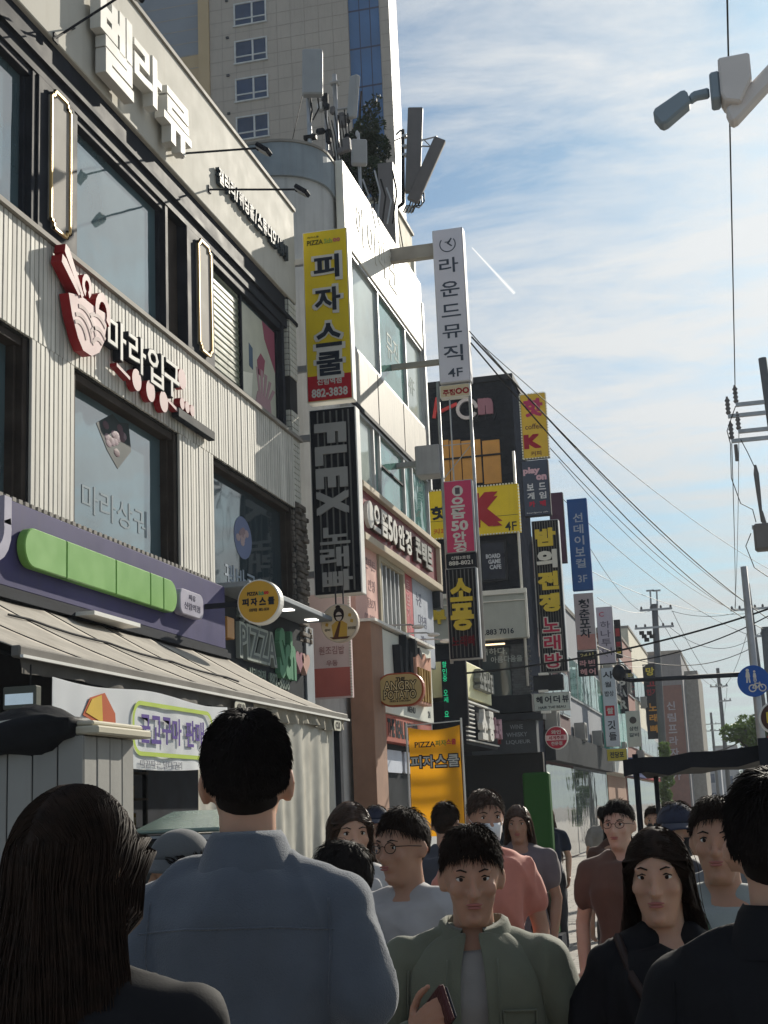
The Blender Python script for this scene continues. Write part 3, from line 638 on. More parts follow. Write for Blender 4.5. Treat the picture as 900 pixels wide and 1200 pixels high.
pic_.prism([(-.10, -.24), (-.02, -.24), (.03, .02), (-.0, .02)], o_, EX, EZ, .0045, 3)
pic_.prism([(-.16, -.215), (.17, -.215), (.12, -.25), (-.10, -.25)][::-1], o_, EX, EZ, .006, 3)
for x, z in ((-.19, .12), (.17, .11), (-.2, -.02), (.2, .02)): pic_.prism([(x-.025, z-.015), (x+.02, z-.03), (x+.03, z+.02), (x-.01, z+.03)], o_, EX, EZ, .003, 0)
pic_.build('emblem', [paint(205, 160, 70), paint(45, 30, 30), paint(215, 195, 180), paint(95, 60, 45)], t)
letters(t, [('선비', -.19, -.10, .09, .04, 0, .02), ('꼬마김밥', .20, -.09, .13, .045, 0, .02)], o_, EX, EZ, [paint(60, 45, 40)], .004)
# pink board behind it
X0, X1, Z0, Z1, Y = -7.05, -6.30, 3.60, 5.40, 23.35
t = thing('pink_board', 'faded pink poster board with dotted rim behind the round pale sign', 'sign', (X0, Y, Z0))
MB().box(X0, X1, Y, Y+.08, Z0, Z1).build('board', M['pink_face'], t)
MB().box(X0+.03, X1-.03, Y-.004, Y-.001, Z0+.03, Z0+.52).build('red_foot', pm('faded_red', srgb(178, 98, 90), .5, var=.2, scale=1), t)
db = MB()
for i in range(38):
    z = Z0+i*(Z1-Z0)/38
    for x in (X0, X1-.03): db.box(x, x+.03, Y-.02, Y-.005, z, z+.026)
tag(db.build('rim_light', paint(225, 222, 212), t), kind='stuff')
letters(t, [('원조김밥', .03, 4.42, .45, .14, 0, .01), ('우동', .03, 4.2, .2, .1, 0, .01)], ((X0+X1)/2, Y-.006, 0), EX, EZ, [paint(160, 120, 120)], .003)

# ================================================================ the white-fronted building with green glass (B2)
B2 = thing('glass_front_building', 'white and green glass corner building carrying the tall blade signs', 'building', (-9, 27, 0))
n_ = 10; rc = 1.0; BX = -6.72; BYs = 23.5; ZT = 14.02
pl = [(BX, 31.7), (-16, 31.7), (-16, BYs)]+[(BX-rc+rc*math.sin(R_(90*i/n_)), BYs+rc-rc*math.cos(R_(90*i/n_))) for i in range(n_+1)]
def extr(pts, z0, z1, name, m, par, bevel=0):
    mb = MB(); mb.prism(pts, (0, 0, z0), EX, EY, z1-z0); return mb.build(name, m, par, bevel=bevel)
extr(pl, 0, 13.35, 'wall', pm('pale_grey_render', (.50, .50, .49), .8, var=.07, streak=.25, bump=.06, spec=.05), B2)
pl2 = [(x+(.05 if x > -15 else 0), y-(.05 if y < 25 and x > -15 else 0)) for x, y in pl]
extr(pl2, 13.351, ZT, 'parapet', pm('parapet_blue', (.27, .31, .34), .7, var=.1, streak=.2), B2)
extr([(x+.02 if x > -15 else x, y-.02 if y < 25 else y) for x, y in pl2], ZT+.001, ZT+.05, 'coping', M['grey_panel'], B2)
MB().box(BX+.06, FX, 24.75, 31.75, 12.40, 14.10).build('fascia', pm('white_fascia', (0.74, 0.72, 0.64), .5, spec=.08, var=.04, streak=.08, dirt=(.5, .46, .38)), B2, bevel=.012)
fm_ = bpy.data.materials['white_fascia']; 
for i, (s_, y) in enumerate((('아', 26.0), ('이', 26.9), ('파', 27.8), ('크', 28.7))): letters(B2, [(s_, y, 13.25, .7, .8, 0, .02)], (FX+.003, 0, 0), EY, EZ, [fm_], .012, name='ghost_letter')
MB().box(-6.9, FX+.02, 31.7, 31.85, 9.0, 13.6).build('end_post', M['steel'], B2)
# upper glass strip
def strip(z0, z1, ys, name='window', dark=(), pale=()):
    fr = MB(); fr.box(BX-.02, FX-.03, ys[0]-.06, ys[-1]+.06, z0, z0+.06).box(BX-.02, FX-.03, ys[0]-.06, ys[-1]+.06, z1-.06, z1)
    for y in ys: fr.box(BX-.02, FX-.04, y-.035, y+.035, z0+.06, z1-.06)
    o = fr.build(name, M['steel'], B2)
    for i in range(len(ys)-1):
        g = 'glass_dark' if i in dark else ('glass_pale' if i in pale else 'glass_green')
        MB().box(FX-.12, FX-.10, ys[i]+.035, ys[i+1]-.035, z0+.06, z1-.06).build('pane', M[g], o)
    return o
strip(10.42, 12.395, [24.8, 27.4, 29.9, 31.65], pale=(0, 2))
MB().box(BX+.01, FX-.02, 24.75, 31.7, 9.30, 10.415).build('stone_band', M['stone_band'], B2, bevel=.01)
for y in (27.0, 29.3): MB().box(FX-.021, FX-.012, y-.01, y+.01, 9.305, 10.41).build('joint', M['gap'], B2)
MB().box(BX+.01, FX+.02, 24.75, 31.7, 9.22, 9.299).build('string_course', M['dark_metal'], B2)
w_ = strip(7.72, 9.219, [24.8, 26.55, 27.05, 29.2, 30.0, 31.65], pale=(0,))
for z in (8.55,): MB().box(FX-.099, FX-.06, 27.09, 29.16, z-.02, z+.02).build('glazing_bar', M['dark_metal'], w_)
letters(B2, [('뮤직', 28.8, 11.5, 1.1, .6, 0, 0), ('4F', 30.6, 11.2, .6, .4, 0, 0)], (FX-.098, 0, 0), EY, EZ, [paint(60, 96, 96)], .003, 0.0, 'window_lettering')
# deep red optician sign
t = thing('optician_sign', 'long deep red optician sign with white raised letters in a beige frame', 'shop sign', (FX, 28, 6.6))
MB().box(BX+.01, FX+.05, 24.9, 31.7, 6.74, 7.60).build('board', M['crimson'], t)
fr = MB(); fr.box(BX+.01, FX+.15, 24.85, 31.85, 7.60, 7.72).box(BX+.01, FX+.15, 24.85, 31.85, 6.60, 6.739).box(BX+.01, FX+.15, 31.70, 31.85, 6.74, 7.599)
fr.build('frame', paint(190, 178, 158), t, bevel=.01)
txt = [('으', 25.95), ('뜸', 26.55), ('5', 27.02), ('0', 27.42), ('안', 27.98), ('경', 28.62), ('콘', 29.55), ('택', 30.15), ('트', 30.72)]
for c, y in txt:
    letters(t, [(c, y-.12, 7.17, .36 if c in '50' else .52, .52, 0, .05)], (FX+.051, 0, 0), EY, EZ, [paint(72, 60, 58)], .07, name='letter_back')
    letters(t, [(c, y-.12, 7.17, .36 if c in '50' else .52, .52, 0, .035)], (FX+.122, 0, 0), EY, EZ, [wht if y < 29 else paint(150, 150, 146)], .02, name='letter')
MB().prism([(25.40+a, 7.17+b) for a, b in disc_pts(.26)], (FX+.051, 0, 0), EY, EZ, .07).build('disc', wht, t)
# first-floor posters and the louvred window
def poster(y0, y1, z0, z1, m, lab, par=B2): return MB().box(BX+.01, FX-.06, y0, y1, z0, z1).build('poster', m, par)
p1 = poster(24.75, 26.45, 5.02, 6.595, pm('poster_salmon', srgb(214, 168, 156), .5, var=.08, scale=2), '')
letters(B2, [('콘택트', 25.9, 6.30, .8, .22, 0, .01), ('안경', 25.95, 5.9, .5, .22, 0, .01), ('돋보기', 25.9, 5.55, .6, .2, 0, .01), ('02.883', 25.75, 5.25, .8, .16, 0, .01)], (FX-.058, 0, 0), EY, EZ, [paint(172, 140, 138)], .004)
lo = MB(); lo.box(BX+.01, FX-.02, 26.5, 26.62, 5.0, 6.595).box(BX+.01, FX-.02, 28.55, 28.67, 5.0, 6.595).box(BX+.01, FX-.02, 26.62, 28.55, 6.50, 6.595)
lw = lo.build('louvred_window', paint(176, 168, 148), B2)
MB().box(BX+.02, FX-.14, 26.62, 28.55, 5.0, 6.49).build('pane', M['glass_dark'], lw)
for y in (26.9, 27.25, 27.6, 27.95, 28.3): MB().box(FX-.139, FX-.07, y-.035, y+.035, 5.0, 6.49).build('bar', M['steel'], lw)
p2 = poster(28.7, 29.5, 5.0, 6.595, pm('poster_red', srgb(165, 60, 68), .5, var=.1), '')
letters(B2, [(c, 29.08, z, .3, .24, 0, .01) for c, z in zip('돋보기안경', (6.35, 6.05, 5.75, 5.45, 5.18))], (FX-.058, 0, 0), EY, EZ, [paint(196, 150, 150)], .004)
p3 = poster(29.55, 31.6, 4.8, 6.595, pm('poster_pale', srgb(152, 158, 170), .5, var=.1), '')
letters(B2, [('누진', 30.1, 6.2, .5, .3, 0, .0), ('다초점', 30.4, 5.75, .8, .26, 0, 0), ('렌즈', 30.5, 5.3, .6, .26, 0, 0)], (FX-.058, 0, 0), EY, EZ, [paint(110, 112, 132)], .004)
MB().box(FX-.1, FX+.12, 31.62, 31.95, 6.2, 6.58).build('lamp_box', M['dark_metal'], B2)
# the brown pier and the potato shop
t = thing('potato_shop', 'potato snack shop front with brown pier and pale sign board', 'shop front', (-6.4, 27, 0))
MB().box(-6.63, -6.21, 24.4, 25.55, 0, 5.02).build('pier', M['tan_column'], t, bevel=.01)
MB().box(-6.70, -6.21, 25.551, 31.2, 3.45, 4.98).build('sign_board', pm('pale_board', srgb(206, 208, 198), .5, var=.04, streak=.08, dirt=(.4, .4, .36)), t, bevel=.01)
MB().box(-6.70, -6.12, 24.36, 31.25, 5.021, 5.07).build('board_cap', M['white_metal'], t)
PX = -6.208
fl = MB()
for i, (y, z, a) in enumerate(((26.7, 4.42, 8), (27.35, 4.62, -14), (27.9, 4.38, 4), (28.5, 4.66, 6), (29.0, 4.5, -5))):
    c_, s_ = math.cos(R_(a)), math.sin(R_(a)); fl.prism([(y+u*c_-v*s_, z+u*s_+v*c_) for u, v in ((-.14, -.42), (.14, -.42), (.14, .30), (-.14, .36))], (PX, 0, 0), EY, EZ, .14)
fl.build('fries', [M['charcoal']], t)
bag = MB(); bag.prism([(28.2, 3.75), (30.0, 3.75), (30.15, 4.75), (29.8, 4.62), (29.4, 4.78), (29.0, 4.62), (28.6, 4.72), (28.2, 4.6)], (PX, 0, 0), EY, EZ, .16, 0)
for i in range(5): bag.prism([(28.35+i*.33, 3.8), (28.5+i*.33, 3.8), (28.55+i*.33, 4.45), (28.36+i*.33, 4.45)], (PX+.161, 0, 0), EY, EZ, .03, 1)
bag.build('fries_bag', [paint(198, 150, 130), paint(150, 120, 62)], t)
letters(t, [('MENU', 28.4, 3.62, .9, .12, 0, .03), ('24', 30.6, 3.62, .3, .14, 0, .03)], (PX, 0, 0), EY, EZ, [paint(90, 95, 95)], .006)
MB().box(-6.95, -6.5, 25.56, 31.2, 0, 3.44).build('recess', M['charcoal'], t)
MB().box(-6.499, -6.25, 25.56, 31.1, 2.95, 3.44).build('red_awning', pm('rust_board', srgb(150, 62, 40), .6, var=.1), t)
letters(t, [('THE REAL POTATO', 27.6, 3.20, 3.4, .34, 0, .04)], (-6.248, 0, 0), EY, EZ, [M['charcoal']], .004)
for i, (y0, y1) in enumerate(((25.7, 26.6), (26.8, 28.4), (28.7, 30.2))):
    MB().prism([(((y0+y1)/2)+a, 2.62+b) for a, b in round_rect(y1-y0, .42, .08)], (-6.49, 0, 0), EY, EZ, .05).build('menu_panel', paint(196, 202, 214), t)
t.scale = (1, .743, 1); t.location.y = 26.33
for y in (26.5, 27.9, 29.1):
    tt = thing('arm_lamp', 'small pale arm lamp over the potato shop board, %s' % {26.5: 'in front of the barred window', 27.9: 'below the pale poster', 29.1: 'beside the dark led board'}[y], 'lamp', (-6.3, y, 5.1), 'arm lamps over the potato shop board')
    MB().tube([(-6.5, y, 5.2), (-5.95, y, 5.18), (-5.85, y, 5.14)], .018, 6).build('arm', M['steel'], tt)
    MB().ell((-5.80, y, 5.13), (.13, .07, .045), 10, 6).build('head', M['white_metal'], tt, smooth=True)
# oval blade of the potato shop
Y = 24.95; p_ = atY(468.5, 808, Y); X, Z = p_.x, p_.z
t = thing('oval_sign', 'rounded tan potato sign with red-brown edge sticking out from the brown pier', 'sign', (X, Y, Z-.3))
MB().prism([(a, b) for a, b in round_rect(.87, .60, .27)], (X, Y+.18, Z), EX, EZ, .18).build('casing', pm('rust_edge', srgb(150, 70, 40), .4), t, bevel=.015)
MB().prism([(a, b) for a, b in round_rect(.81, .54, .25)], (X, Y-.001, Z), EX, EZ, .01).build('face', paint(178, 158, 110), t)
MB().box(X-.60, X-.43, Y+.04, Y+.14, Z-.14, Z+.14).build('bracket', M['dark_metal'], t)
blk = paint(42, 36, 30)
letters(t, [('THE', .02, .185, .17, .07, 0, .05), ('ANGRY', .01, .07, .62, .19, 0, .07), ('POTATO', 0, -.09, .62, .18, 0, .08), ('FRIES & CHICKEN', 0, -.205, .38, .035, 0, .02)], (X, Y-.012, Z), EX, EZ, [blk], .004, name='letter_outline')
letters(t, [('ANGRY', .01, .07, .59, .155, 0, .0), ('POTATO', 0, -.09, .59, .145, 0, .0)], (X, Y-.017, Z), EX, EZ, [paint(200, 184, 140)], .003)
# dark led board with green lettering
t = thing('led_board', 'dark led board with a column of green characters', 'led sign', (-6.2, 31.3, 3.5))
MB().box(-6.50, -5.93, 31.9, 32.05, 3.52, 5.05).build('casing', slat_bk, t, bevel=.01)
gled = pm('led_green', (0.02, 0.55, 0.25), .5, emit=.6, var=0)
letters(t, [(c, -6.42, 4.93-i*.16, .10, .13, 0, .0) for i, c in enumerate('할인중 오세 요')if c != ' '], (0, 31.897, 0), EX, EZ, [gled], .003)

# ================================================================ the taller cream building behind it (B3)
B3 = thing('cream_building', 'cream rendered building with green glass rising behind the white fascia', 'building', (-9, 34, 0))
MB().box(-15, -7.22, 31.95, 34.4, 0, 16.5).build('wall', M['cream'], B3, bevel=.01); MB().box(-15, -7.22, 34.401, 36.4, 0, 5.1).build('podium', M['charcoal'], B3)
MB().box(-15.05, -7.17, 31.9, 34.45, 16.501, 16.58).build('coping', M['grey_panel'], B3)
MB().box(-14.9, -7.32, 31.90, 31.949, 0, 16.4).build('side_cladding', M['blue_grey'], B3)
for z in (5.3, 7.5, 9.2, 11.0, 12.8): 
    w_ = MB().box(-7.24, -7.19, 32.4, 34.2, z, z+1.15).build('window', M['steel'], B3)
    for a, b in ((32.45, 33.0), (33.06, 33.6), (33.66, 34.15)): MB().box(-7.189, -7.18, a, b, z+.05, z+1.1).build('pane', M['glass_green'], w_)
MB().tube([(-7.19, 32.6, 16.4), (-7.17, 34.2, 13.8)], .015, 5).build('cable', M['wire'], B3)
MB().box(-7.25, -7.16, 34.25, 34.42, 5.2, 16.0).build('edge_lights', paint(225, 225, 215), B3)
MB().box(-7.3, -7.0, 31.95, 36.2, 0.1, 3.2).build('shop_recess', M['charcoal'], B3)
# its two street-facing pub boards
t = thing('yellow_pub_board', 'pale yellow board with grey raised letters above the black pub board', 'shop sign', (-6, 33.5, 4))
def quadX(px, X): return [(atX(a, b, X).y, atX(a, b, X).z) for a, b in px]
MB().box(-7.2, -6.0, 32.1, 35.6, 4.20, 5.02).build('board', pm('pale_yellow', srgb(226, 222, 178), .5, var=.04), t, bevel=.01)
for i, c in enumerate('소문난집'): letters(t, [(c, 33.35+i*.50, 4.68, .46, .48, 0, .05)], (-5.99, 0, 0), EY, EZ, [paint(128, 130, 126)], .16, name='letter')
t = thing('black_pub_board', 'black slatted pub board with cream raised letters and neon bars', 'shop sign', (-6, 34, 3))
MB().box(-7.2, -6.02, 32.0, 36.3, 3.12, 4.10).build('board', slat_bk, t)
for i in range(9): MB().box(-6.02, -5.96, 32.02, 32.9 if i else 36.2, 3.20+i*.10, 3.225+i*.10).build('slat', M['white_metal'], t)
MB().box(-6.02, -5.93, 32.0, 36.3, 4.06, 4.10).build('slat', M['white_metal'], t)
for c, y, m in (('소', 33.55, wht), ('풍', 34.5, wht), ('노', 35.25, paint(190, 150, 160)), ('래', 35.8, paint(190, 150, 160))):
    letters(t, [(c, y, 3.62, .72 if y < 35 else .45, .72 if y < 35 else .5, 0, .06)], (-5.96, 0, 0), EY, EZ, [m], .12, name='letter')
# ================================================================ the framed pair of signs on steel poles
Y = 28.5
t = thing('sign_gantry', 'tall steel two-pole frame carrying the white, pink and black signs', 'sign frame', (-5.25, Y, 4.6))
for x in (-5.60, -4.92): MB().tube([(x, Y+.12, 4.6), (x, Y+.12, 10.6)], .035, 10).build('pole', M['steel'], t, smooth=True)
br = MB()
br.box(-6.55, -5.5, Y+.06, Y+.26, 13.45, 13.75).box(-6.6, -5.55, Y+.1, Y+.2, 11.0, 11.12)
br.build('bracket', M['grey_panel'], t, bevel=.01)
q_ = rectY(486, 521, 515, 556, Y); MB().box(q_[0], q_[1], Y+.02, Y+.5, q_[2], q_[3]).box(-6.8, q_[0], Y+.2, Y+.32, q_[2]+.25, q_[2]+.37).build('bracket_box', M['grey_render'], t, bevel=.02)
MB().tube([(-5.6, Y+.12, 8.45), (-4.92, Y+.12, 9.2)], .012, 5).tube([(-5.6, Y+.12, 9.2), (-4.92, Y+.12, 9.2)], .012, 5).tube([(-5.36, Y+.12, 8.4), (-5.36, Y+.12, 10.2)], .016, 5).build('brace', M['steel'], t)
t = blade('tall white music bar sign with grey letters and round emblem', 'sign', -5.53, -4.86, 10.53, 14.0, Y, .28, pm('sign_white', srgb(206, 204, 214), .4, var=.03), paint(196, 196, 200))
xc = -5.2; o_ = (xc, Y-.014, 0); g_ = paint(70, 78, 92)
letters(t, [('라', .0, 13.16, .42, .34, 0, .01), ('운', .0, 12.62, .42, .34, 0, .01), ('드', .0, 12.13, .42, .28, 0, .01), ('뮤', .0, 11.66, .42, .30, 0, .01), ('직', .0, 11.17, .42, .36, 0, .01), ('4F', .02, 10.74, .32, .19, 0, .01)], o_, EX, EZ, [g_], .004)
ring = MB(); ring.prism(arc_strip(0, 13.64, .17, 140, 400, .022, 24), o_, EX, EZ, .004).prism([(-.02, 13.66), (.08, 13.78), (.10, 13.76), (.03, 13.66), (.10, 13.60), (.08, 13.58)][::-1], o_, EX, EZ, .004).box(xc-.06, xc+.06, Y-.018, Y-.014, 13.68, 13.70)
ring.build('emblem', g_, t)
t = blade('small cream box with broken red lettering under the white music sign', 'sign', -5.55, -4.90, 10.22, 10.50, Y+.05, .2, paint(205, 190, 160), M['white_metal'])
letters(t, [('주점', -.13, 10.33, .26, .14, 0, .03), ('OO', .16, 10.34, .3, .14, 0, .04)], (-5.22, Y+.036, 0), EX, EZ, [paint(150, 30, 45)], .004)
pinkm = pm('sign_pink', srgb(192, 62, 102), .4, var=.05)
t = blade('pink optician blade sign with white letters', 'sign', -5.57, -4.96, 6.86, 8.40, Y, .2, pinkm, M['steel'])
MB().prism(disc_pts(.115, 24), (-5.27, Y-.0125, 8.17), EX, EZ, .004).build('disc', wht, t)
MB().box(-5.32, -5.22, Y-.020, Y-.017, 8.10, 8.24).build('emblem', paint(90, 80, 90), t)
letters(t, [('으', -.0, 7.93, .30, .22, 0, .05), ('뜸', 0, 7.69, .30, .22, 0, .04), ('50', .02, 7.43, .36, .22, 0, .04), ('안', 0, 7.19, .28, .22, 0, .04), ('경', 0, 6.97, .28, .2, 0, .04)], (-5.28, Y-.0125, 0), EX, EZ, [wht], .004)
t = blade('narrow black phone number panel under the pink sign', 'sign', -5.59, -4.96, 6.56, 6.85, Y, .2, slat_bk, M['dark_metal'])
letters(t, [('신림3호점', 0, 6.76, .4, .07, 0, .01), ('888-8021', 0, 6.65, .5, .09, 0, .02)], (-5.28, Y-.0125, 0), EX, EZ, [wht], .004)
t = blade('black slatted pub blade sign with two yellow characters', 'sign', -5.62, -4.97, 4.66, 6.55, Y, .22, slat_bk, M['steel'])
slats(t, -5.58, -5.01, 4.70, 6.51, Y-.012, 7, slat_grey, .02, .2)
yl = pm('letter_yellow', srgb(205, 180, 62), .4, var=.06)
letters(t, [('소', 0, 6.08, .46, .48, 0, .045), ('풍', 0, 5.52, .48, .56, 0, .045)], (-5.30, Y-.033, 0), EX, EZ, [yl], .04)
letters(t, [('노래빠', 0, 5.03, .48, .22, 0, .02)], (-5.30, Y-.033, 0), EX, EZ, [paint(105, 25, 35)], .02)

# ================================================================ the dark brick building with its boards (B4)
Y4 = 40.0; BXR = -5.62
B4 = thing('dark_brick_building', 'dark blue brick building with boarded orange windows behind the blade signs', 'building', (-8, 44, 0))
MB().box(-14, BXR, Y4, 42.3, 0, 14.0).build('wall', M['dark_brick'], B4, bevel=.01)
bk = MB(); random.seed(11)
x0, x1, z0, z1 = rectY(500, 625, 612, 690, Y4)
MB().box(-14, BXR+.05, Y4-.06, 42.35, 14.001, 14.18).build('coping', M['dark_metal'], B4)
def brd(name, px, d, m, par=B4, Y=Y4, bevel=.008):
    a, b, c, e = rectY(*px, Y); return MB().box(a, b, Y-d, Y-.001, c, e).build(name, m, par, bevel=bevel)
# fine raised brick courses
rows = MB()
for i in range(100):
    z = 6.9+i*.07
    for j in range(9):
        xx = -8.2+j*.29+(i % 2)*.145
        if xx+.27 < BXR: rows.box(xx, xx+.275, Y4-.012, Y4-.001, z, z+.058)
tag(rows.build('brick_course', M['dark_brick'], B4), kind='stuff')
wb = pm('orange_board', srgb(188, 140, 78), .6, var=.08, scale=3, streak=.1)
for a, b in ((516, 527), (528, 541), (542, 564.5), (566.5, 587)): brd('boarded_window', (a, 516, b, 567), .05, wb)
x_, x2, z_, z2 = rectY(516, 536, 588, 536.8, Y4); MB().box(x_, x2, Y4-.09, Y4-.055, z_, z_+.05).build('rail', M['dark_metal'], B4)
a = atY(548, 480, Y4); MB().prism(arc_strip(0, 0, .28, 0, 330, .10, 20), (a.x, Y4-.02, a.z), EX, EZ, .1).build('ring_letter', paint(190, 185, 190), B4)
letters(B4, [('n', .55, .02, .45, .5, 0, .09)], (a.x, Y4-.02, a.z), EX, EZ, [paint(150, 110, 125)], .1)
a = atY(521, 474, Y4); b = atY(544, 483, Y4); MB().obox(((a.x+b.x)/2-.2, Y4-.06, (a.z+b.z)/2), Vector((1, 0, .35)).normalized(), Vector((0, 1, 0)), Vector((-.35, 0, 1)).normalized(), .32, .04, .05).obox(((a.x+b.x)/2-.55, Y4-.06, (a.z+b.z)/2+.05), Vector((.2, 0, 1)).normalized(), Vector((0, 1, 0)), Vector((1, 0, -.2)).normalized(), .32, .04, .05).build('red_stroke', pm('salmon_red', srgb(190, 60, 66), .4), B4)
letters(B4, [('R K T V', 0, 0, .9, .2, 0, .03)], (atY(565, 490, Y4).x, Y4-.02, atY(565, 490, Y4).z), EX, EZ, [paint(48, 52, 62)], .05)
# yellow K sign
t = thing('yellow_wall_sign', 'wide yellow sign with a big red K and dotted light rim', 'sign', (-7, Y4, 8.6))
x0, x1, z0, z1 = rectY(504, 573, 610, 629, Y4)
MB().box(x0, x1, Y4-.22, Y4-.015, z0, z1).build('casing', yel, t)
letters(t, [('K', atY(570, 600, Y4).x-x0, (z0+z1)/2-z0+.02, .98, 1.02, 0, .09)], (x0, Y4-.221, z0), EX, EZ, [paint(160, 50, 62)], .02)
letters(t, [('4F', x1-x0-.27, .18, .34, .26, 1, .01), ('핫', .32, .75, .5, .4, 1, .04), ('커피', .32, .2, .4, .18, 2, .03)], (x0, Y4-.221, z0), EX, EZ, [paint(150, 40, 60), ink, paint(200, 110, 40)], .006)
MB().box(x0+.05, x1-.05, Y4-.226, Y4-.221, z0+.5, z0+.512).build('seam', M['gap'], t)
rm = MB(); nb = 30
for i in range(nb):
    x = x0+(x1-x0)*i/nb; rm.box(x, x+.045, Y4-.26, Y4-.22, z1-.01, z1+.03).box(x, x+.045, Y4-.26, Y4-.22, z0-.03, z0+.01)
for i in range(16):
    z = z0+(z1-z0)*i/16; rm.box(x0-.03, x0+.01, Y4-.26, Y4-.22, z, z+.045).box(x1-.01, x1+.03, Y4-.26, Y4-.22, z, z+.045)
tag(rm.build('rim_light', paint(235, 235, 220), t), kind='stuff')
# board game cafe panel
t = thing('cafe_window_panel', 'dark framed board game cafe panel with white lettering', 'sign', (-6.6, Y4, 7.7))
x0, x1, z0, z1 = rectY(563, 634, 595, 682, Y4)
MB().box(x0, x1, Y4-.1, Y4-.015, z0, z1).build('frame', M['dark_metal'], t); MB().box(x0+.07, x1-.07, Y4-.115, Y4-.101, z0+.07, z1-.07).build('panel', pm('navy_panel', (.018, .024, .045), .3, var=.2), t)
letters(t, [('BOARD', 0, .14, .42, .13, 0, .04), ('GAME', .03, -.02, .36, .13, 0, .04), ('CAFE', .05, -.18, .34, .13, 0, .04)], ((x0+x1)/2, Y4-.116, (z0+z1)/2), EX, EZ, [paint(190, 195, 205)], .004)
# white phone-number band and the first floor window
t = thing('white_wall_board', 'wide off-white board with a phone number behind the black pub blade', 'sign', (-6.8, Y4, 6.3))
x0, x1, z0, z1 = rectY(511, 700, 619, 752, Y4)
MB().box(x0, x1, Y4-.35, Y4-.015, z0, z1).build('board', pm('offwhite_board', srgb(172, 176, 172), .5, var=.05, streak=.08), t, bevel=.01)
fr = MB(); fr.box(x0-.04, x1+.05, Y4-.42, Y4-.30, z1-.02, z1+.12).box(x1-.01, x1+.05, Y4-.40, Y4-.30, z0, z1-.021).box(x0, x1, Y4-.40, Y4-.351, z1-.22, z1-.19)
fr.build('frame', M['white_metal'], t, bevel=.008)
letters(t, [('02.883 7016', (atY(583, 742, Y4).x), atY(583, 742, Y4).z, 1.05, .16, 0, .02)], (0, Y4-.351, 0), EX, EZ, [ink], .006)
letters(t, [('부', atY(518, 725, Y4).x, atY(518, 725, Y4).z, .40, .42, 0, .06)], (0, Y4-.351, 0), EX, EZ, [yl], .1)
x0, x1, z0, z1 = rectY(562, 756, 618, 822, Y4)
MB().box(x0, x1, Y4-.05, Y4-.013, z0, z1).build('brick_panel', pm('grey_brick', (.075, .082, .09), .8, var=.3, scale=8, bump=.4, bscale=25), B4)
gb = MB()
for i in range(22):
    for j in range(4): 
        xx = atY(600, 790, Y4).x+j*.13+(i % 2)*.06; gb.box(xx, xx+.12, Y4-.065, Y4-.051, z0+i*.07, z0+.058+i*.07)
tag(gb.build('grey_brick', pm('grey_brick_face', (.11, .12, .13), .8, var=.3, scale=8), B4), kind='stuff')
w_ = brd('window', (564, 758, 600, 818), .07, M['dark_metal']); brd('pane', (566, 760, 599, 816), .075, M['glass_dark'], par=w_)
letters(B4, [('더하다,', 0, .17, .75, .20, 0, .01), ('아름다움을', .35, -.06, .9, .18, 0, .01)], (atY(580, 775, Y4).x, Y4-.078, atY(580, 771, Y4).z), EX, EZ, [paint(170, 178, 178)], .004, name='window_lettering')
p_ = atY(580, 757, Y4); MB().box(p_.x-.4, p_.x+.35, Y4-.45, Y4-.38, p_.z-.02, p_.z+.02).build('warm_tube', pm('warm_tube', (1, .75, .45), .5, emit=1.4, var=0), B4)
brd('dark_fascia', (575, 816, 626, 836), .4, M['charcoal'])
brd('entrance_head', (570, 838, 640, 846), .7, M['dark_metal'])
t = thing('liquor_board', 'dark wine, whisky and liqueur board over the ground floor', 'shop sign', (-6.5, Y4, 3.2))
x0, x1, z0, z1 = rectY(556, 846, 632, 884, Y4)
MB().box(x0, x1, Y4-.5, Y4-.015, z0, z1).build('board', pm('slate_board', (.042, .048, .058), .55, var=.15), t)
xa = atY(610, 860, Y4).x
letters(t, [('WINE', xa-.03, (z0+z1)/2+.27, .36, .12, 0, .01), ('WHISKY', xa-.03, (z0+z1)/2+.06, .58, .12, 0, .01), ('LIQUEUR', xa, (z0+z1)/2-.15, .68, .12, 0, .01)], (0, Y4-.501, 0), EX, EZ, [paint(140, 146, 152)], .004)
MB().box(xa-.80, xa-.48, Y4-.52, Y4-.501, (z0+z1)/2-.18, (z0+z1)/2+.16).build('red_patch', M['crimson'], t)
letters(t, [('주류', xa-.64, (z0+z1)/2-.01, .24, .18, 0, .02)], (0, Y4-.521, 0), EX, EZ, [paint(150, 100, 110)], .004)
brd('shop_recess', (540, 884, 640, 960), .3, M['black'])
# pipes up its corner
MB().tube([(BXR-.05, Y4-.12, 5), (BXR-.05, Y4-.12, 11.8)], .04, 8).build('pipe', M['white_metal'], B4, smooth=True)

# ---- blade signs on the corner of B4
def bladepx(label, px, Y, face, edge, dep=.22, **k):
    x0, x1, z0, z1 = rectY(*px, Y); t = blade(label, 'sign', x0, x1, z0, z1, Y, dep, face, edge, **k); return t, x0, x1, z0, z1
Y = 39.4
t, x0, x1, z0, z1 = bladepx('yellow hot coffee blade sign with dotted rim against the sky', (611, 461, 641.5, 537), Y, pm('sign_yellow_2', srgb(206, 172, 62), .45, var=.06), M['grey_panel'])
xc = (x0+x1)/2; mg = paint(170, 60, 100)
letters(t, [('핫', 0, z1-.42, .55, .55, 0, .05), ('coffee', -.02, z1-.98, .5, .16, 1, .01), ('K', -.08, z1-1.42, .5, .42, 2, .06), ('커피', 0, z1-1.78, .3, .14, 1, .02)], (xc, Y-.013, 0), EX, EZ, [mg, paint(110, 80, 60), paint(150, 40, 60)], .006)
rm = MB()
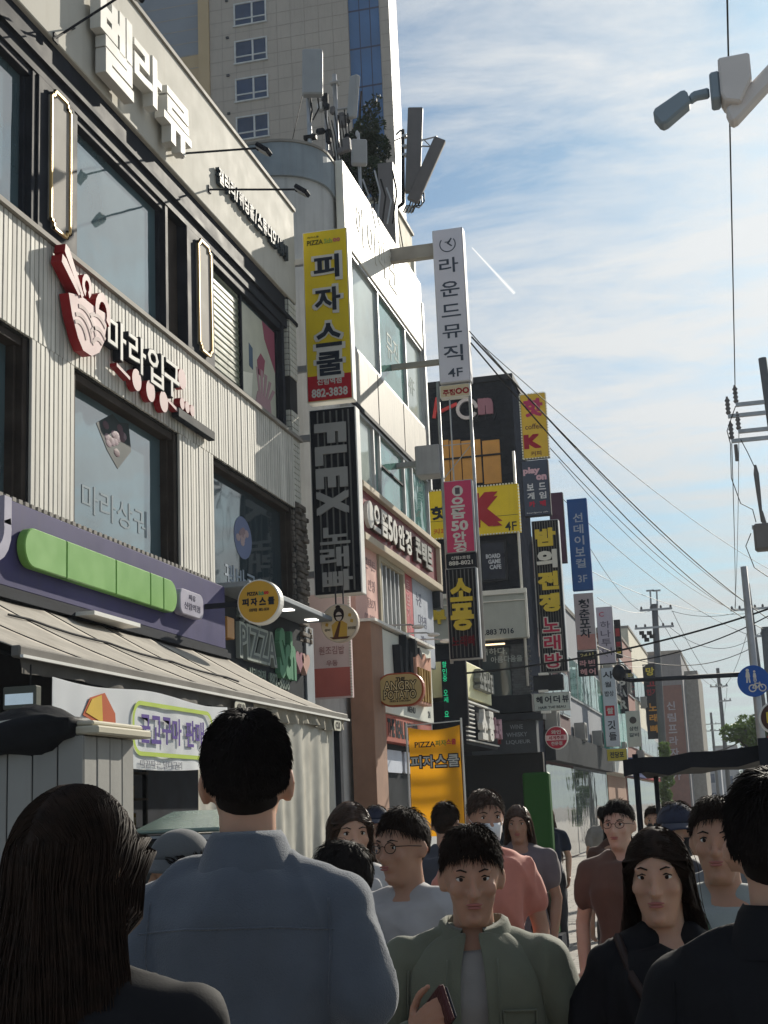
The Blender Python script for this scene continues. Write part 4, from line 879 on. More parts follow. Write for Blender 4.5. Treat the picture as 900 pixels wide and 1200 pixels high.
for i in range(24):
    z = z0+(z1-z0)*i/24
    for x in (x0-.02, x1-.01): rm.box(x, x+.03, Y-.04, Y-.001, z, z+.045)
for i in range(9):
    x = x0+(x1-x0)*i/9
    for z in (z0-.02, z1-.01): rm.box(x, x+.045, Y-.04, Y-.001, z, z+.03)
tag(rm.build('rim_light', paint(235, 235, 220), t), kind='stuff')
t, x0, x1, z0, z1 = bladepx('slate board game blade sign with pink script under the yellow hot sign', (612.5, 539, 644, 604.5), Y, pm('slate_sign', srgb(62, 72, 92), .4, var=.06), M['dark_metal'])
xc = (x0+x1)/2
letters(t, [('play', -.1, z1-.32, .48, .24, 0, .05), ('on', .17, z1-.52, .3, .16, 0, .06), ('보', -.16, z1-.78, .2, .2, 1, .03), ('드', .18, z1-.78, .2, .2, 1, .03), ('게', -.16, z1-1.04, .2, .2, 1, .03), ('임', .18, z1-1.04, .2, .2, 1, .03), ('카', -.14, z1-1.28, .18, .17, 2, .04), ('페', .16, z1-1.28, .18, .17, 2, .04), ('boardgame cafe', 0, z0+.09, .6, .05, 1, 0)], (xc, Y-.013, 0), EX, EZ, [paint(205, 170, 185), paint(205, 208, 214), paint(175, 45, 70)], .006)
t, x0, x1, z0, z1 = bladepx('long black slatted singing room blade sign with yellow and red characters', (628, 609, 660, 788), Y, slat_bk, M['steel'], dep=.3)
xc = (x0+x1)/2; slats(t, x0+.05, x1-.05, z0+.04, z1-.04, Y-.012, 9, slat_grey, .02, .22)
hs = [('밤', .0, yl), ('의', .0, wht), ('전', 0, yl), ('쟁', 0, yl)]
for i, (c, u, m) in enumerate(hs): letters(t, [(c, u, z1-.50-i*.62, .58, .52, 0, .06)], (xc, Y-.033, 0), EX, EZ, [m], .05, name='letter')
for i, c in enumerate('노래방'):
    zz_ = z1-2.98-i*.50; letters(t, [(c, -.0, zz_, .52, .46, 0, .085)], (xc, Y-.033, 0), EX, EZ, [wht], .03, name='letter_outline'); letters(t, [(c, 0, zz_, .46, .40, 0, .02)], (xc, Y-.066, 0), EX, EZ, [paint(170, 40, 72)], .02, name='letter')
t, x0, x1, z0, z1 = bladepx('blank dark plate between the singing room blade and the hair salon box', (625, 791, 660, 809), Y, M['charcoal'], M['dark_metal'])
t, x0, x1, z0, z1 = bladepx('small pale hair salon light box with dark letters', (625.5, 811.5, 668, 833), Y, pm('pale_sign', srgb(182, 190, 186), .4, var=.04), M['steel'])
xc = (x0+x1)/2; letters(t, [(c, -.34+.24*i, z1-.19, .18, .2, 0, .03) for i, c in enumerate('헤어더뷰')]+[('HAIR THE BEAU', .0, z0+.10, .75, .07, 0, .01)], (xc, Y-.013, 0), EX, EZ, [ink], .006)
for k, (px_, py_) in enumerate(((637, 790), (637, 810), (640, 834.5))):
    p_ = atY(px_, py_, Y-.1); MB().box(p_.x-.13, p_.x+.13, Y-.2, Y-.02, p_.z-.03, p_.z+.03).build('light_bar', M['white_metal'], t)
p_ = atY(652, 864.5, 38.9)
t = round_sign('round red liquor shop sign with white characters by the corner', 'sign', p_.x, 38.9, p_.z, .31, pm('sign_red_2', srgb(176, 34, 60), .4, var=.06), M['white_metal'], .14)
MB().box(p_.x-.28, p_.x+.28, 38.885, 38.892, p_.z-.07, p_.z+.07).build('band', paint(222, 190, 190), t)
letters(t, [('와인', 0, .15, .26, .11, 0, .03), ('세계주류', 0, 0, .42, .10, 1, .02), ('전문점', 0, -.15, .3, .10, 0, .02)], (p_.x, 38.885, p_.z), EX, EZ, [wht, paint(150, 30, 50)], .004)
# ================================================================ farther down the street
pale = pm('pale_sign_2', srgb(196, 186, 186), .4, var=.05)
Y = 46
t, x0, x1, z0, z1 = bladepx('tall blue karaoke blade sign with white characters', (667.5, 584, 691, 692), Y, pm('sign_blue', srgb(42, 92, 156), .4, var=.05), paint(36, 78, 140), fx=-5.6)
letters(t, col_items('선데이보컬', 0, z1-.45, z1-2.35, .32, .30, 0, .02)+[('3F', .02, z0+.38, .3, .24, 0, .01)], ((x0+x1)/2, Y-.013, 0), EX, EZ, [paint(178, 190, 204)], .004)
t, x0, x1, z0, z1 = bladepx('narrow dull maroon sign panel behind the board game sign', (645, 577, 662, 660), 48, pm('maroon_sign', srgb(92, 60, 76), .5, var=.1), M['dark_metal'])
for i in range(3):
    bx = (663+i*1.0, 640+i*40, 672, 676+i*40)
t, x0, x1, z0, z1 = bladepx('pinkish pub blade sign with black brush characters under the blue sign', (674, 695, 697, 762), 50, pale, M['steel'])
MB().box(x0+.02, x1-.02, 49.984, 49.987, z0+.02, z0+.55).build('salmon_foot', pm('salmon', srgb(200, 146, 136), .5), t)
letters(t, col_items('청춘포차', 0, z1-.2, z1-1.6, .38, .32, 0, .02), ((x0+x1)/2, 49.98, 0), EX, EZ, [ink], .004)
t, x0, x1, z0, z1 = bladepx('black hair salon blade sign with pink characters under the pub blade sign', (677, 763, 700, 792), 50, slat_bk, M['dark_metal'])
xc = (x0+x1)/2; letters(t, [('24시', 0, z1-.14, .46, .17, 0, .03), ('라', -.15, z1-.42, .24, .22, 1, .04), ('빈', .15, z1-.42, .24, .22, 1, .04), ('헤', -.15, z1-.72, .24, .22, 1, .04), ('어', .15, z1-.72, .24, .22, 1, .04)], (xc, 49.985, 0), EX, EZ, [paint(190, 180, 120), paint(206, 160, 160)], .004)
t, x0, x1, z0, z1 = bladepx('pale travel agency blade sign with four grey characters', (700.5, 711, 719.5, 779), 58, pm('lilac_sign', srgb(190, 180, 190), .4, var=.04), M['steel'])
letters(t, col_items('하나투어', 0, z1-.55, z1-2.0, .40, .30, 0, .01)+[('C', -.12, z1-.3, .2, .2, 1, .02)], ((x0+x1)/2, 57.985, 0), EX, EZ, [paint(112, 104, 116), paint(190, 90, 110)], .004)
t, x0, x1, z0, z1 = bladepx('white restaurant blade sign with a red square seal and brush letters', (707, 782, 723.5, 875), 58, pm('sign_white_2', srgb(200, 206, 214), .4, var=.04), M['steel'])
xc = (x0+x1)/2; MB().box(xc-.2, xc+.16, 57.980, 57.987, z0+1.22, z0+1.62).build('seal', paint(186, 40, 56), t)
letters(t, [('사', 0, z1-.3, .42, .3, 0, .02), ('월', -.03, z1-.68, .26, .22, 0, .01), ('밥상', 0, z1-1.05, .36, .22, 0, .01), ('쌀', -.02, z0+1.42, .26, .26, 1, .03), ('깃', 0, z0+.85, .3, .36, 0, .02), ('들', .02, z0+.4, .3, .32, 0, .02)], (xc, 57.978, 0), EX, EZ, [ink, wht], .004)
t, x0, x1, z0, z1 = bladepx('black blade sign with red and yellow lights behind the travel sign', (720.5, 726, 728, 771), 64, slat_bk, M['dark_metal'])
for i, m in enumerate(('red', 'red')): MB().box(x0+.05, x1-.05, 63.97, 63.987, z1-.75-i*.6, z1-.4-i*.6).build('red_light', M['red'], t)
MB().box(x0+.05, x1-.05, 63.97, 63.987, z0+.2, z0+.5).build('yellow_light', yl, t)
t, x0, x1, z0, z1 = bladepx('tall black bar blade sign with white capital letters', (724, 778, 735, 836), 70, slat_bk, M['dark_metal'])
letters(t, [('B', 0, z0+1.55, .34, .42, 0, .04), ('A', 0, z0+1.0, .36, .42, 0, .04), ('R', 0, z0+.42, .34, .42, 0, .04)], ((x0+x1)/2, 69.98, 0), EX, EZ, [wht], .004)
t, x0, x1, z0, z1 = bladepx('pale barbecue blade sign with a dark round mark low by the far shops', (734, 833, 751, 875), 66, pm('sign_white_3', srgb(188, 178, 172), .4, var=.05), M['steel'])
MB().prism(disc_pts(.16, 18), ((x0+x1)/2, 65.987, z1-.42), EX, EZ, .005).build('mark', paint(60, 50, 50), t)
letters(t, [('삼천', 0, z1-.80, .4, .18, 0, .02), ('갈비', 0, z1-1.08, .44, .18, 0, .02)], ((x0+x1)/2, 65.985, 0), EX, EZ, [ink], .004)
t, x0, x1, z0, z1 = bladepx('black blade sign with amber and red characters beside the far utility pole', (756, 778, 773, 866), 88, slat_bk, M['dark_metal'])
letters(t, [('망', 0, z1-.45, .5, .5, 0, .03), ('고', 0, z1-1.15, .5, .4, 1, .03), ('노', 0, z0+1.9, .5, .46, 2, .03), ('래', 0, z0+1.25, .5, .46, 2, .03), ('빠', 0, z0+.6, .5, .46, 2, .03)]+[('인기', 0, z0+2.8, .6, .4, 1, .03)], ((x0+x1)/2, 87.98, 0), EX, EZ, [paint(196, 180, 60), paint(150, 36, 50), paint(196, 140, 50)], .004)
t, x0, x1, z0, z1 = bladepx('yellow pawn shop box sign with dark letters low beside the white restaurant sign', (711, 877, 735, 892), 52, paint(196, 180, 70), M['steel'])
letters(t, [('전당포', 0, (z0+z1)/2, .5, .22, 0, .03)], ((x0+x1)/2, 51.985, 0), EX, EZ, [ink], .004)

# teal-fronted building and the row beyond it, each with its own floors
def row_building(nm, label, y0, y1, fx, zt, wm, floors, gm, side=None, cols=3, shop=None, signm=None, stext=None, zs=3.4):
    t = thing(nm, label, 'building', (fx-4, (y0+y1)/2, 0))
    MB().box(fx-9, fx, y0, y1, 0, zt).build('wall', wm, t); MB().box(fx-9.03, fx+.05, y0-.04, y1+.03, zt+.001, zt+.15).build('coping', M['grey_panel'], t)
    pitch = (y1-y0-.6)/cols
    for z in floors:
        for c in range(cols):
            a = y0+.3+c*pitch; w_ = MB().box(fx+.005, fx+.06, a+.08, a+pitch-.08, z, z+1.5).build('window', M['steel'], t)
            MB().box(fx+.061, fx+.075, a+.15, a+pitch/2-.02, z+.07, z+1.43).build('pane', gm, w_); MB().box(fx+.061, fx+.075, a+pitch/2+.02, a+pitch-.15, z+.07, z+1.43).build('pane', gm, w_)
    MB().box(fx+.003, fx+.03, y0+.2, y1-.2, .05, zs-.5).build('shop_front', shop or M['glass_dark'], t)
    if signm:
        s_ = MB().box(fx+.004, fx+.35, y0+.1, y1-.1, zs-.4, zs+.5).build('sign_band', signm, t)
        if stext: letters(t, [(stext, 0, 0, (y1-y0)*.75, .45, 0, .04)], (fx+.352, (y0+y1)/2, zs+.05), EY, EZ, [M['letter_white']], .08)
    return t
FX2 = -5.65
teal = pm('teal_panel', srgb(70, 150, 140), .5, var=.08, streak=.1)
row_building('maroon_building', 'dull maroon building right behind the dark brick one', 42.5, 50, -5.7, 9.6, pm('maroon_render', (.10, .05, .055), .85, var=.12, streak=.2), (4.6, 7.0), M['glass_dark'], cols=3, signm=M['charcoal'])
row_building('grey_mixed_building', 'grey building between the maroon one and the teal front', 50.2, 62.4, -5.75, 8.6, M['tower_grey'], (5.4,), M['glass_green'], cols=5, signm=M['charcoal'])
t = row_building('teal_front_building', 'two storey building with a teal front under a white lettered band', 62.6, 72.5, -5.75, 8.4, paint(196, 190, 178, .8), (), M['glass_pale'], cols=3, shop=M['tan_column'], signm=None)
MB().box(-5.745, -5.52, 62.6, 72.4, 3.9, 6.3).build('teal_front', teal, t)
for i in range(4): MB().box(-5.519, -5.48, 63.0+i*2.35, 65.1+i*2.35, 4.1, 6.1).build('pane', pm('teal_glass_%d' % i, srgb(120, 176, 166), .15, var=.1), t)
MB().box(-5.745, -5.45, 62.6, 72.4, 6.45, 7.4).build('white_band', M['white_panel'], t)
letters(t, [('치킨호프', 67.3, 6.92, 7.2, .6, 0, .06)], (-5.448, 0, 0), EY, EZ, [ink], .12)
MB().box(-5.745, -5.35, 62.6, 72.4, 3.0, 3.6).build('shop_band', M['white_metal'], t)
MB().box(-9, -5.745, 62.55, 62.599, 0, 6.3).build('teal_return', teal, t)
row_building('red_shop_building', 'reddish three storey building beyond the teal front', 72.6, 83, -5.7, 10.2, pm('red_render', (.24, .10, .08), .8, var=.1, streak=.2), (4.6, 7.4), M['glass_dark'], cols=4, signm=paint(60, 70, 120), stext='PC ROOM')
row_building('pale_gable_building', 'sunlit cream building with a sloping roof edge far down the street', 83.1, 100, -5.8, 11.6, M['cream'], (4.6, 7.6), M['glass'], cols=5, signm=paint(150, 40, 40), stext='부동산')
row_building('grey_far_building', 'grey three storey building beyond the cream one', 100.2, 118, -5.9, 9.0, M['grey_render'], (4.4, 6.8), M['glass_dark'], cols=5, signm=paint(70, 100, 80), stext='약국')

# small signs crowding the far shopfronts
for i, (px, Yq, col, tx, lab) in enumerate((((742, 868, 752, 889), 84, (70, 120, 70), '국수', 'small green noodle sign low on the far left shops'), ((728, 858, 738, 876), 76, (190, 70, 50), '김밥', 'small red snack sign low beside the pale barbecue sign'), ((752, 846, 760, 876), 98, (200, 190, 170), '카페', 'small cream cafe sign near the black amber sign'), ((690, 838, 699, 866), 62, (40, 70, 140), '약', 'small blue pharmacy sign on the teal front'), ((746, 800, 754, 830), 92, (190, 60, 80), '옷', 'small crimson clothes sign over the cream far building'), ((700, 880, 712, 893), 64, (210, 150, 60), '빵', 'small amber bakery sign at the foot of the teal building'), ((760, 868, 768, 884), 106, (60, 60, 66), '책', 'small dark book sign in the far left row'))):
    x0, x1, z0, z1 = rectY(*px, Yq); tt = blade(lab, 'sign', x0, x1, z0, z1, Yq, .2, paint(*col), M['dark_metal'], arms=(), fx=-5.6)
    letters(tt, [(c, 0, (z1 if len(tx) > 1 else (z0+z1)/2)-(.5*(x1-x0) if len(tx) > 1 else 0)-k*.75*(x1-x0), (x1-x0)*.6, (x1-x0)*.6, 0, .03) for k, c in enumerate(tx)], ((x0+x1)/2, Yq-.013, 0), EX, EZ, [wht], .004)
    MB().box(-5.72, x0+.005, Yq+.06, Yq+.12, (z0+z1)/2-.03, (z0+z1)/2+.03).build('bracket', M['steel'], tt)
random.seed(31)
for i in range(9):
    yq = 44+i*6.3+random.uniform(-1, 1); zq = random.choice((3.9, 6.7, 7.3)); tt = thing('air_conditioner', 'grey outdoor air conditioner %s on the %s down the left side' % ('low' if zq < 5 else 'high', 'maroon facade' if yq < 50 else 'grey facade' if yq < 62 else 'teal-fronted building' if yq < 72.5 else 'reddish facade' if yq < 83 else 'sunlit cream facade'), 'air conditioner', (-5.5, yq, zq), 'air conditioners on the far facades')
    MB().box(-5.68, -5.30, yq, yq+.8, zq, zq+.62).build('casing', paint(150, 150, 146), tt, bevel=.02); MB().prism([(yq+.36+a, zq+.31+b) for a, b in disc_pts(.24, 18)], (-5.299, 0, 0), EY, EZ, .012).build('fan_grille', M['dark_metal'], tt); MB().box(-5.72, -5.32, yq+.1, yq+.14, zq-.05, zq-.001).box(-5.72, -5.32, yq+.66, yq+.70, zq-.05, zq-.001).build('bracket', M['steel'], tt)

# the big grey-and-red block closing the view
t = thing('far_office_block', 'grey block with a red-brown lettered corner stripe closing the street', 'building', (-8, 140, 0))
Yf = 140.0; x1 = atY(800, 800, Yf).x; zt = 15.6
MB().box(-24, x1, Yf, Yf+32, 0, zt).build('wall', pm('block_grey', (.20, .20, .215), .85, var=.08, streak=.25), t)
MB().box(-24.05, x1+.08, Yf-.08, Yf+32.05, zt+.001, zt+.35).build('coping', M['grey_panel'], t)
MB().box(-16, -9.2, Yf+3, Yf+14, zt+.36, zt+1.3).build('roof_house', M['grey_render'], t)
MB().box(x1+.002, x1+1.3, Yf+6, Yf+24, 0, zt-1.2).build('side_bay', M['grey_panel'], t)
xa = atY(783, 830, Yf).x; zb = atY(795, 830, Yf).z
MB().box(xa-.5, x1-.15, Yf-.18, Yf-.002, .5, 12.6).build('red_stripe', pm('brick_red', (.17, .082, .068), .8, var=.1, streak=.1), t)
letters(t, col_items('신림프라자상가', (xa+x1)/2-.5, 11.2, 3.5, .8, .8, 0, .02), (0, Yf-.181, 0), EX, EZ, [paint(150, 150, 160)], .05)
for r_ in range(4):
    for c_ in range(3):
        z = 3.2+r_*2.6; xx = x1-8.2+c_*1.75
        w_ = MB().box(xx, xx+1.5, Yf-.09, Yf-.003, z, z+1.5).build('window', M['steel'], t); MB().box(xx+.1, xx+1.4, Yf-.10, Yf-.091, z+.1, z+1.4).build('pane', [M['pane_blue'], M['glass_pale'], M['glass_green']][(r_+c_) % 3], w_)
        if (r_+c_) % 2 == 0: MB().box(xx+.1, xx+1.4, Yf-.16, Yf-.101, z-.7, z-.1).build('shop_panel', [paint(150, 70, 66), paint(206, 200, 160), paint(90, 150, 150), paint(180, 176, 170)][(r_*3+c_) % 4], t)
# a few far blocks at the end of the street
for nm, lab, px, Yb, m in (('far_blue_building', 'bluish tower far beyond the light green tree', (868, 849, 884, 900), 300, pm('far_blue', (.20, .27, .36), .7, var=.05)), ('far_low_building', 'low grey buildings at the very end of the street', (816, 885, 845, 930), 240, M['tower_grey']), ('far_pale_building', 'low pale buildings behind the leaning utility pole', (838, 876, 866, 930), 270, M['grey_render'])):
    x0, x1, z0, z1 = rectY(*px, Yb); t = thing(nm, lab, 'building', ((x0+x1)/2, Yb, 0)); MB().box(x0, x1, Yb, Yb+14, 0, z1).build('wall', m, t); MB().box(x0-.1, x1+.1, Yb-.1, Yb+14.1, z1+.01, z1+.4).build('coping', M['grey_panel'], t)
    n_ = max(2, int((x1-x0)/1.6))
    for r_ in range(max(1, int(z1/3))):
        for c_ in range(n_): xx = x0+.3+c_*(x1-x0-.6)/n_; MB().box(xx, xx+.9, Yb-.05, Yb-.002, 1.4+r_*3, 2.8+r_*3).build('window', M['pane_blue'], t)

# ================================================================ the apartment tower over the roofs
TY = 85.0
T = thing('apartment_tower', 'tall beige apartment tower with blue glass strip behind the rooftop antennas', 'building', (-28, 95, 0))
TX = atY(460.5, 120, TY).x; ZTOP = 66.0
xo = atY(246, 60, TY).x; xb0, xb1 = atY(409, 60, TY).x, atY(447, 60, TY).x
MB().box(xo, xb0, TY, TY+16, 0, ZTOP).build('wall', M['tower_wall'], T); MB().prism([(xb0+.001, TY+.25), (xb1-.001, TY+.25), (xb1-7.01, TY+15.9), (xb0+.001, TY+15.9)], (0, 0, 0), EX, EY, ZTOP).build('blue_strip', M['tower_blue'], T); MB().prism([(xb1, TY), (TX, TY), (TX-7, TY+16), (xb1-7, TY+16)], (0, 0, 0), EX, EY, ZTOP).build('corner_pier', M['tower_wall'], T)
zsplit = atY(210, 65, TY).z
MB().box(xo-14, xo-.8, TY+.2, TY+15.8, zsplit, ZTOP).build('grey_bay', M['tower_grey'], T); MB().box(xo-14, xo-.8, TY+.2, TY+15.8, 0, zsplit-.01).build('ochre_bay', M['tower_ochre'], T); MB().box(xo-.8, xo-.01, TY-.15, TY+15, 0, ZTOP).build('ochre_edge', M['tower_ochre'], T)
jt = MB()
for i in range(46): z = 20+i*1.0; jt.box(xo+.01, xb0-.01, TY-.012, TY-.001, z, z+.05).box(xb1+.01, TX-.01, TY-.012, TY-.001, z, z+.05).box(xo-13.9, xo-.81, TY+.188, TY+.199, z, z+.06)
for i in range(9): x = xo+.9+i*(xb0-xo-1)/9; jt.box(x, x+.04, TY-.0125, TY-.001, 20, ZTOP)
tag(jt.build('panel_joint', pm('joint_shade', (.33, .285, .245), .9), T), kind='stuff')
bj = MB()
for i in range(16): bj.box(xb0+.01, xb1-.01, TY+.235, TY+.249, 21+i*2.85, 21.12+i*2.85)
for q in (1, 2): x = xb0+(xb1-xb0)*q/3; bj.box(x-.03, x+.03, TY+.236, TY+.248, 20, ZTOP)
bj.build('strip_joint', pm('deep_blue', (.012, .03, .08), .4), T)
wx0, wx1 = atY(275, 60, TY).x, atY(313.5, 60, TY).x; zref = atY(294, 59, TY).z
for i in range(-7, 5):
    z = zref+i*2.86
    f_ = MB().box(wx0, wx0+.10, TY-.10, TY-.002, z-.85, z+.85).box(wx1-.10, wx1, TY-.10, TY-.002, z-.85, z+.85).box(wx0+.10, wx1-.10, TY-.10, TY-.002, z+.75, z+.85).box(wx0-.05, wx1+.05, TY-.16, TY-.002, z-.95, z-.851).box((wx0+wx1)/2+.08, (wx0+wx1)/2+.2, TY-.10, TY-.002, z-.85, z+.749).box(wx0+.101, (wx0+wx1)/2+.079, TY-.09, TY-.002, z-.42, z-.33).box((wx0+wx1)/2+.201, wx1-.101, TY-.09, TY-.002, z-.42, z-.33).build('window', pm('tower_frame', (.55, .55, .54), .5) if i == -7 else bpy.data.materials['tower_frame'], T)
    MB().box(wx0+.11, wx1-.11, TY-.03, TY-.003, z-.84, z+.74).build('pane', M['pane_blue'], f_)
    MB().box(wx0-.6, wx0-.4, TY-.12, TY-.002, z+1.15, z+1.3).build('vent', M['dark_metal'], T)

# ================================================================ rooftop antennas and tree
def ant_panel(name, c, w, h, d, tilt, m, par, yaw=0.0):
    U = Vector((math.cos(yaw), math.sin(yaw), 0)); V = Vector((math.sin(tilt)*U.x, math.sin(tilt)*U.y, math.cos(tilt))); U2 = (U-V*U.dot(V)).normalized(); Nn = U2.cross(V)
    return MB().obox(c, U2, V, Nn, w/2, h/2, d/2).build(name, m, par, bevel=.03)
Y = 26.0
t = thing('panel_antenna_mast', 'pale box antenna on a pole at the rounded roof corner', 'antenna', (-7.52, Y, 14.1))
MB().tube([(-7.50, Y, 14.0), (-7.50, Y, 17.1)], .05, 8).build('pole', M['steel'], t, smooth=True)
ant_panel('panel', (-7.36, Y-.12, 16.68), .42, 1.02, .22, .03, M['antenna'], t, .25)
MB().tube([(-7.46, Y, 16.2), (-7.42, Y-.05, 15.9), (-7.50, Y, 15.5), (-7.48, Y, 14.8)], .02, 6).tube([(-7.30, Y, 16.2), (-7.28, Y, 15.95), (-7.42, Y, 15.7)], .016, 6).box(-7.62, -7.36, Y-.06, Y+.06, 15.28, 15.36).build('cable', M['wire'], t)
MB().tube([(-7.55, Y, 16.6), (-8.25, Y+.6, 14.9), (-8.6, Y+.9, 14.1)], .008, 4).tube([(-7.52, Y, 15.3), (-8.5, Y+.5, 14.1)], .008, 4).build('stay', M['wire'], t)
t = thing('equipment_mast', 'cluttered mast with radio boxes and a tilted panel in front of the roof tree', 'antenna', (-6.95, Y+.2, 14.1))
Y = 26.2
MB().tube([(-6.98, Y, 14.0), (-6.98, Y, 16.75)], .05, 8).tube([(-7.22, Y+.1, 14.0), (-7.22, Y+.1, 16.2)], .035, 8).build('pole', M['steel'], t, smooth=True)
random.seed(5)
for i in range(18):
    c = (-7.15+random.uniform(-.2, .42), Y+random.uniform(-.1, .1), 14.7+i*.095); ant_panel('radio_box', c, random.uniform(.10, .2), random.uniform(.12, .32), .12, random.uniform(-.1, .1), random.choice([M['antenna_dark'], M['dark_metal'], M['steel']]), t, random.uniform(-.5, .5))
ant_panel('panel', (-6.58, Y-.05, 16.15), .22, .92, .14, .16, M['antenna'], t, -.5)
ant_panel('clamp', (-6.98, Y, 16.55), .22, .06, .2, 0, M['steel'], t); ant_panel('clamp', (-6.75, Y, 15.95), .5, .05, .06, .0, M['steel'], t)
for i in range(8): MB().tube([(-7.2+i*.07, Y-.06, 15.9-.1*i % .3), (-7.1+i*.06, Y-.12, 15.3), (-7.05+.05*i, Y, 14.6), (-7.1+.05*i, Y, 14.05)], .012, 5).build('cable', M['wire'], t)
ant_panel('dish_arm', (-7.2, Y-.1, 14.65), .55, .10, .10, .05, M['antenna'], t)
Y = 27.0; p_ = atY(421, 179, Y)
t = thing('roof_panel_antenna', 'small pale box antenna standing behind the white fascia top', 'antenna', (p_.x, Y, 14.1))
MB().tube([(p_.x-.03, Y+.1, 14.0), (p_.x-.03, Y+.1, p_.z+.5)], .035, 8).build('pole', M['steel'], t); ant_panel('panel', (p_.x, Y, p_.z), .33, .58, .16, .03, M['antenna'], t, .35)
MB().ell((p_.x-.05, Y+.08, p_.z+.48), (.04, .04, .08), 8, 6).build('cap', M['steel'], t)
for i in range(7):
    a = atY(418+i*7, 200+(i % 3)*10, 28); b = atY(424+i*6, 262, 28)
    MB().tube([a, (a+b)/2+Vector((.1, 0, .1)), b], .02, 5).build('cable', M['steel'] if i % 2 else M['wire'], t)
bx_ = MB(); a = atY(452, 212, 29.5); bx_.box(a.x-.15, a.x+.2, 29.4, 29.7, 14.0, a.z+.4); bx_.build('cabinet', M['antenna_dark'], t)
Y = 31.9
t = thing('sector_antenna_pair', 'two long dark panel antennas leaning apart above the cream building corner', 'antenna', (-6.8, Y, 16.2))
a, b = atY(472, 152, Y), atY(472.5, 238, Y); MB().tube([a, b], .045, 8).build('pole', M['dark_metal'], t, smooth=True)
MB().tube([b, b+Vector((-.35, .3, -.05)), b+Vector((-.4, .4, -.9))], .045, 8).build('pole_foot', M['dark_metal'], t)
for (u, v, lab) in (((487, 127), (483.5, 226), 0), ((516, 163), (483.5, 236), 1)):
    A, B = atY(*u, Y-.15), atY(*v, Y-.15); Vv = (A-B).normalized(); Uu = Vector((Vv.z, .15, -Vv.x)).normalized(); Nn = Uu.cross(Vv)
    MB().obox((A+B)/2, Uu, Vv, Nn, .185 if lab == 0 else .15, (A-B).length/2, .08).build('panel', M['antenna_dark'], t, bevel=.02)
for i in range(7):
    A = atY(481+i*2.6, 226+i % 3*2, Y-.1); B = atY(476+i*1.8, 241+i % 2, Y); MB().tube([A, A+Vector((0, 0, -.22)), (A+B)/2+Vector((.02, 0, -.17)), B, B+Vector((-.1, .1, -.12))], .020, 6).build('cable', M['steel'] if i % 2 else M['wire'], t, smooth=True)
for z in (160, 172, 182):
    A = atY(474, z, Y); MB().obox(A, EX, EZ, EY, .07, .03, .07).build('clamp', M['steel'], t)
A, B = atY(492, 165, Y), atY(512, 160, Y); MB().tube([A, B], .02, 5).tube([atY(492, 171, Y), atY(506, 172, Y)], .02, 5).tube([atY(496, 163, Y), atY(505, 172, Y)], .015, 5).build('truss', M['steel'], t)
MB().tube([atY(462, 165, Y), atY(478, 158, Y)], .02, 5).tube([atY(464, 158, Y), atY(470, 152, Y)], .03, 6).build('bracket', M['steel'], t)

def leaf_crown(n, blobs, size, seed=1):
    rs = np.random.RandomState(seed); mb = MB(); bl = np.array(blobs, float); wts = bl[:, 3]*bl[:, 4]*bl[:, 5]; wts /= wts.sum()
    for i in range(n):
        k = rs.choice(len(bl), p=wts); d_ = rs.normal(size=3); d_ /= np.linalg.norm(d_); r = rs.uniform(.35, 1.0)**.5
        c = Vector(bl[k, :3]+d_*r*bl[k, 3:6]); a = Vector(rs.normal(size=3)).normalized(); b = a.orthogonal().normalized(); b = Matrix.Rotation(rs.uniform(0, 6.28), 3, a) @ b; s_ = size*rs.uniform(.6, 1.4)
        mb.add([c-b*s_, c+a.cross(b)*s_*.45, c+b*s_, c-a.cross(b)*s_*.45], [(0, 1, 2, 3)])
    return mb
Y = 30.0
t = thing('roof_tree', 'dark evergreen tree on the roof behind the antennas', 'tree', (-7.6, Y, 14.1))
bl = []
for px_, py_, r in ((405, 190, .30), (398, 215, .36), (418, 185, .42), (430, 150, .30), (436, 128, .22), (441, 115, .13), (425, 170, .40), (440, 175, .38), (437, 205, .42), (450, 205, .25), (447, 225, .26), (412, 215, .4), (395, 195, .22), (445, 145, .16), (410, 165, .18)):
    p_ = atY(px_, py_, Y+random.uniform(-.3, .3)); bl.append((*p_, r, r*1.1, r*1.05))
leaf_crown(9000, bl, .05, 3).build('crown', M['leaf_dark'], t)
tr = MB(); tr.tube([(-7.7, Y, 14.0), (-7.6, Y, 16), (-7.35, Y, 18.4)], [.10, .07, .02], 8)
for px_, py_ in ((405, 190), (450, 205), (398, 215), (441, 118)): p_ = atY(px_, py_, Y); tr.tube([(-7.6, Y, p_.z-.7), tuple(p_)], [.04, .012], 6)
tr.build('trunk', M['bark'], t)
# street greenery far right
Y = 60
p_ = atY(883, 868, Y); t = thing('street_tree', 'light green street tree low at the right edge behind the round signs', 'tree', (p_.x, Y, 0))
bl = [(p_.x+random.uniform(-1.0, 1.0), Y+random.uniform(-.8, .8), p_.z+random.uniform(-1.3, .8), .5, .5, .42) for i in range(14)]
leaf_crown(3800, bl, .10, 5).build('crown', M['leaf_light'], t)
tr = MB(); tr.tube([(p_.x, Y, 0), (p_.x+.05, Y, 1.8), (p_.x, Y, p_.z+.3)], [.14, .11, .03], 8)
for q in range(5): tr.tube([(p_.x, Y, p_.z-1+q*.2), tuple(Vector(bl[q][:3]))], [.05, .015], 6)
tr.build('trunk', M['bark'], t)
Y = 70; p_ = atY(776, 880, Y); t = thing('climbing_plant', 'narrow bright green climbing plant at the foot of the far utility pole', 'plant', (p_.x, Y, 0))
bl = [(p_.x+random.uniform(-.25, .25), Y, 1.0+i*.32, .3, .3, .3) for i in range(11)]
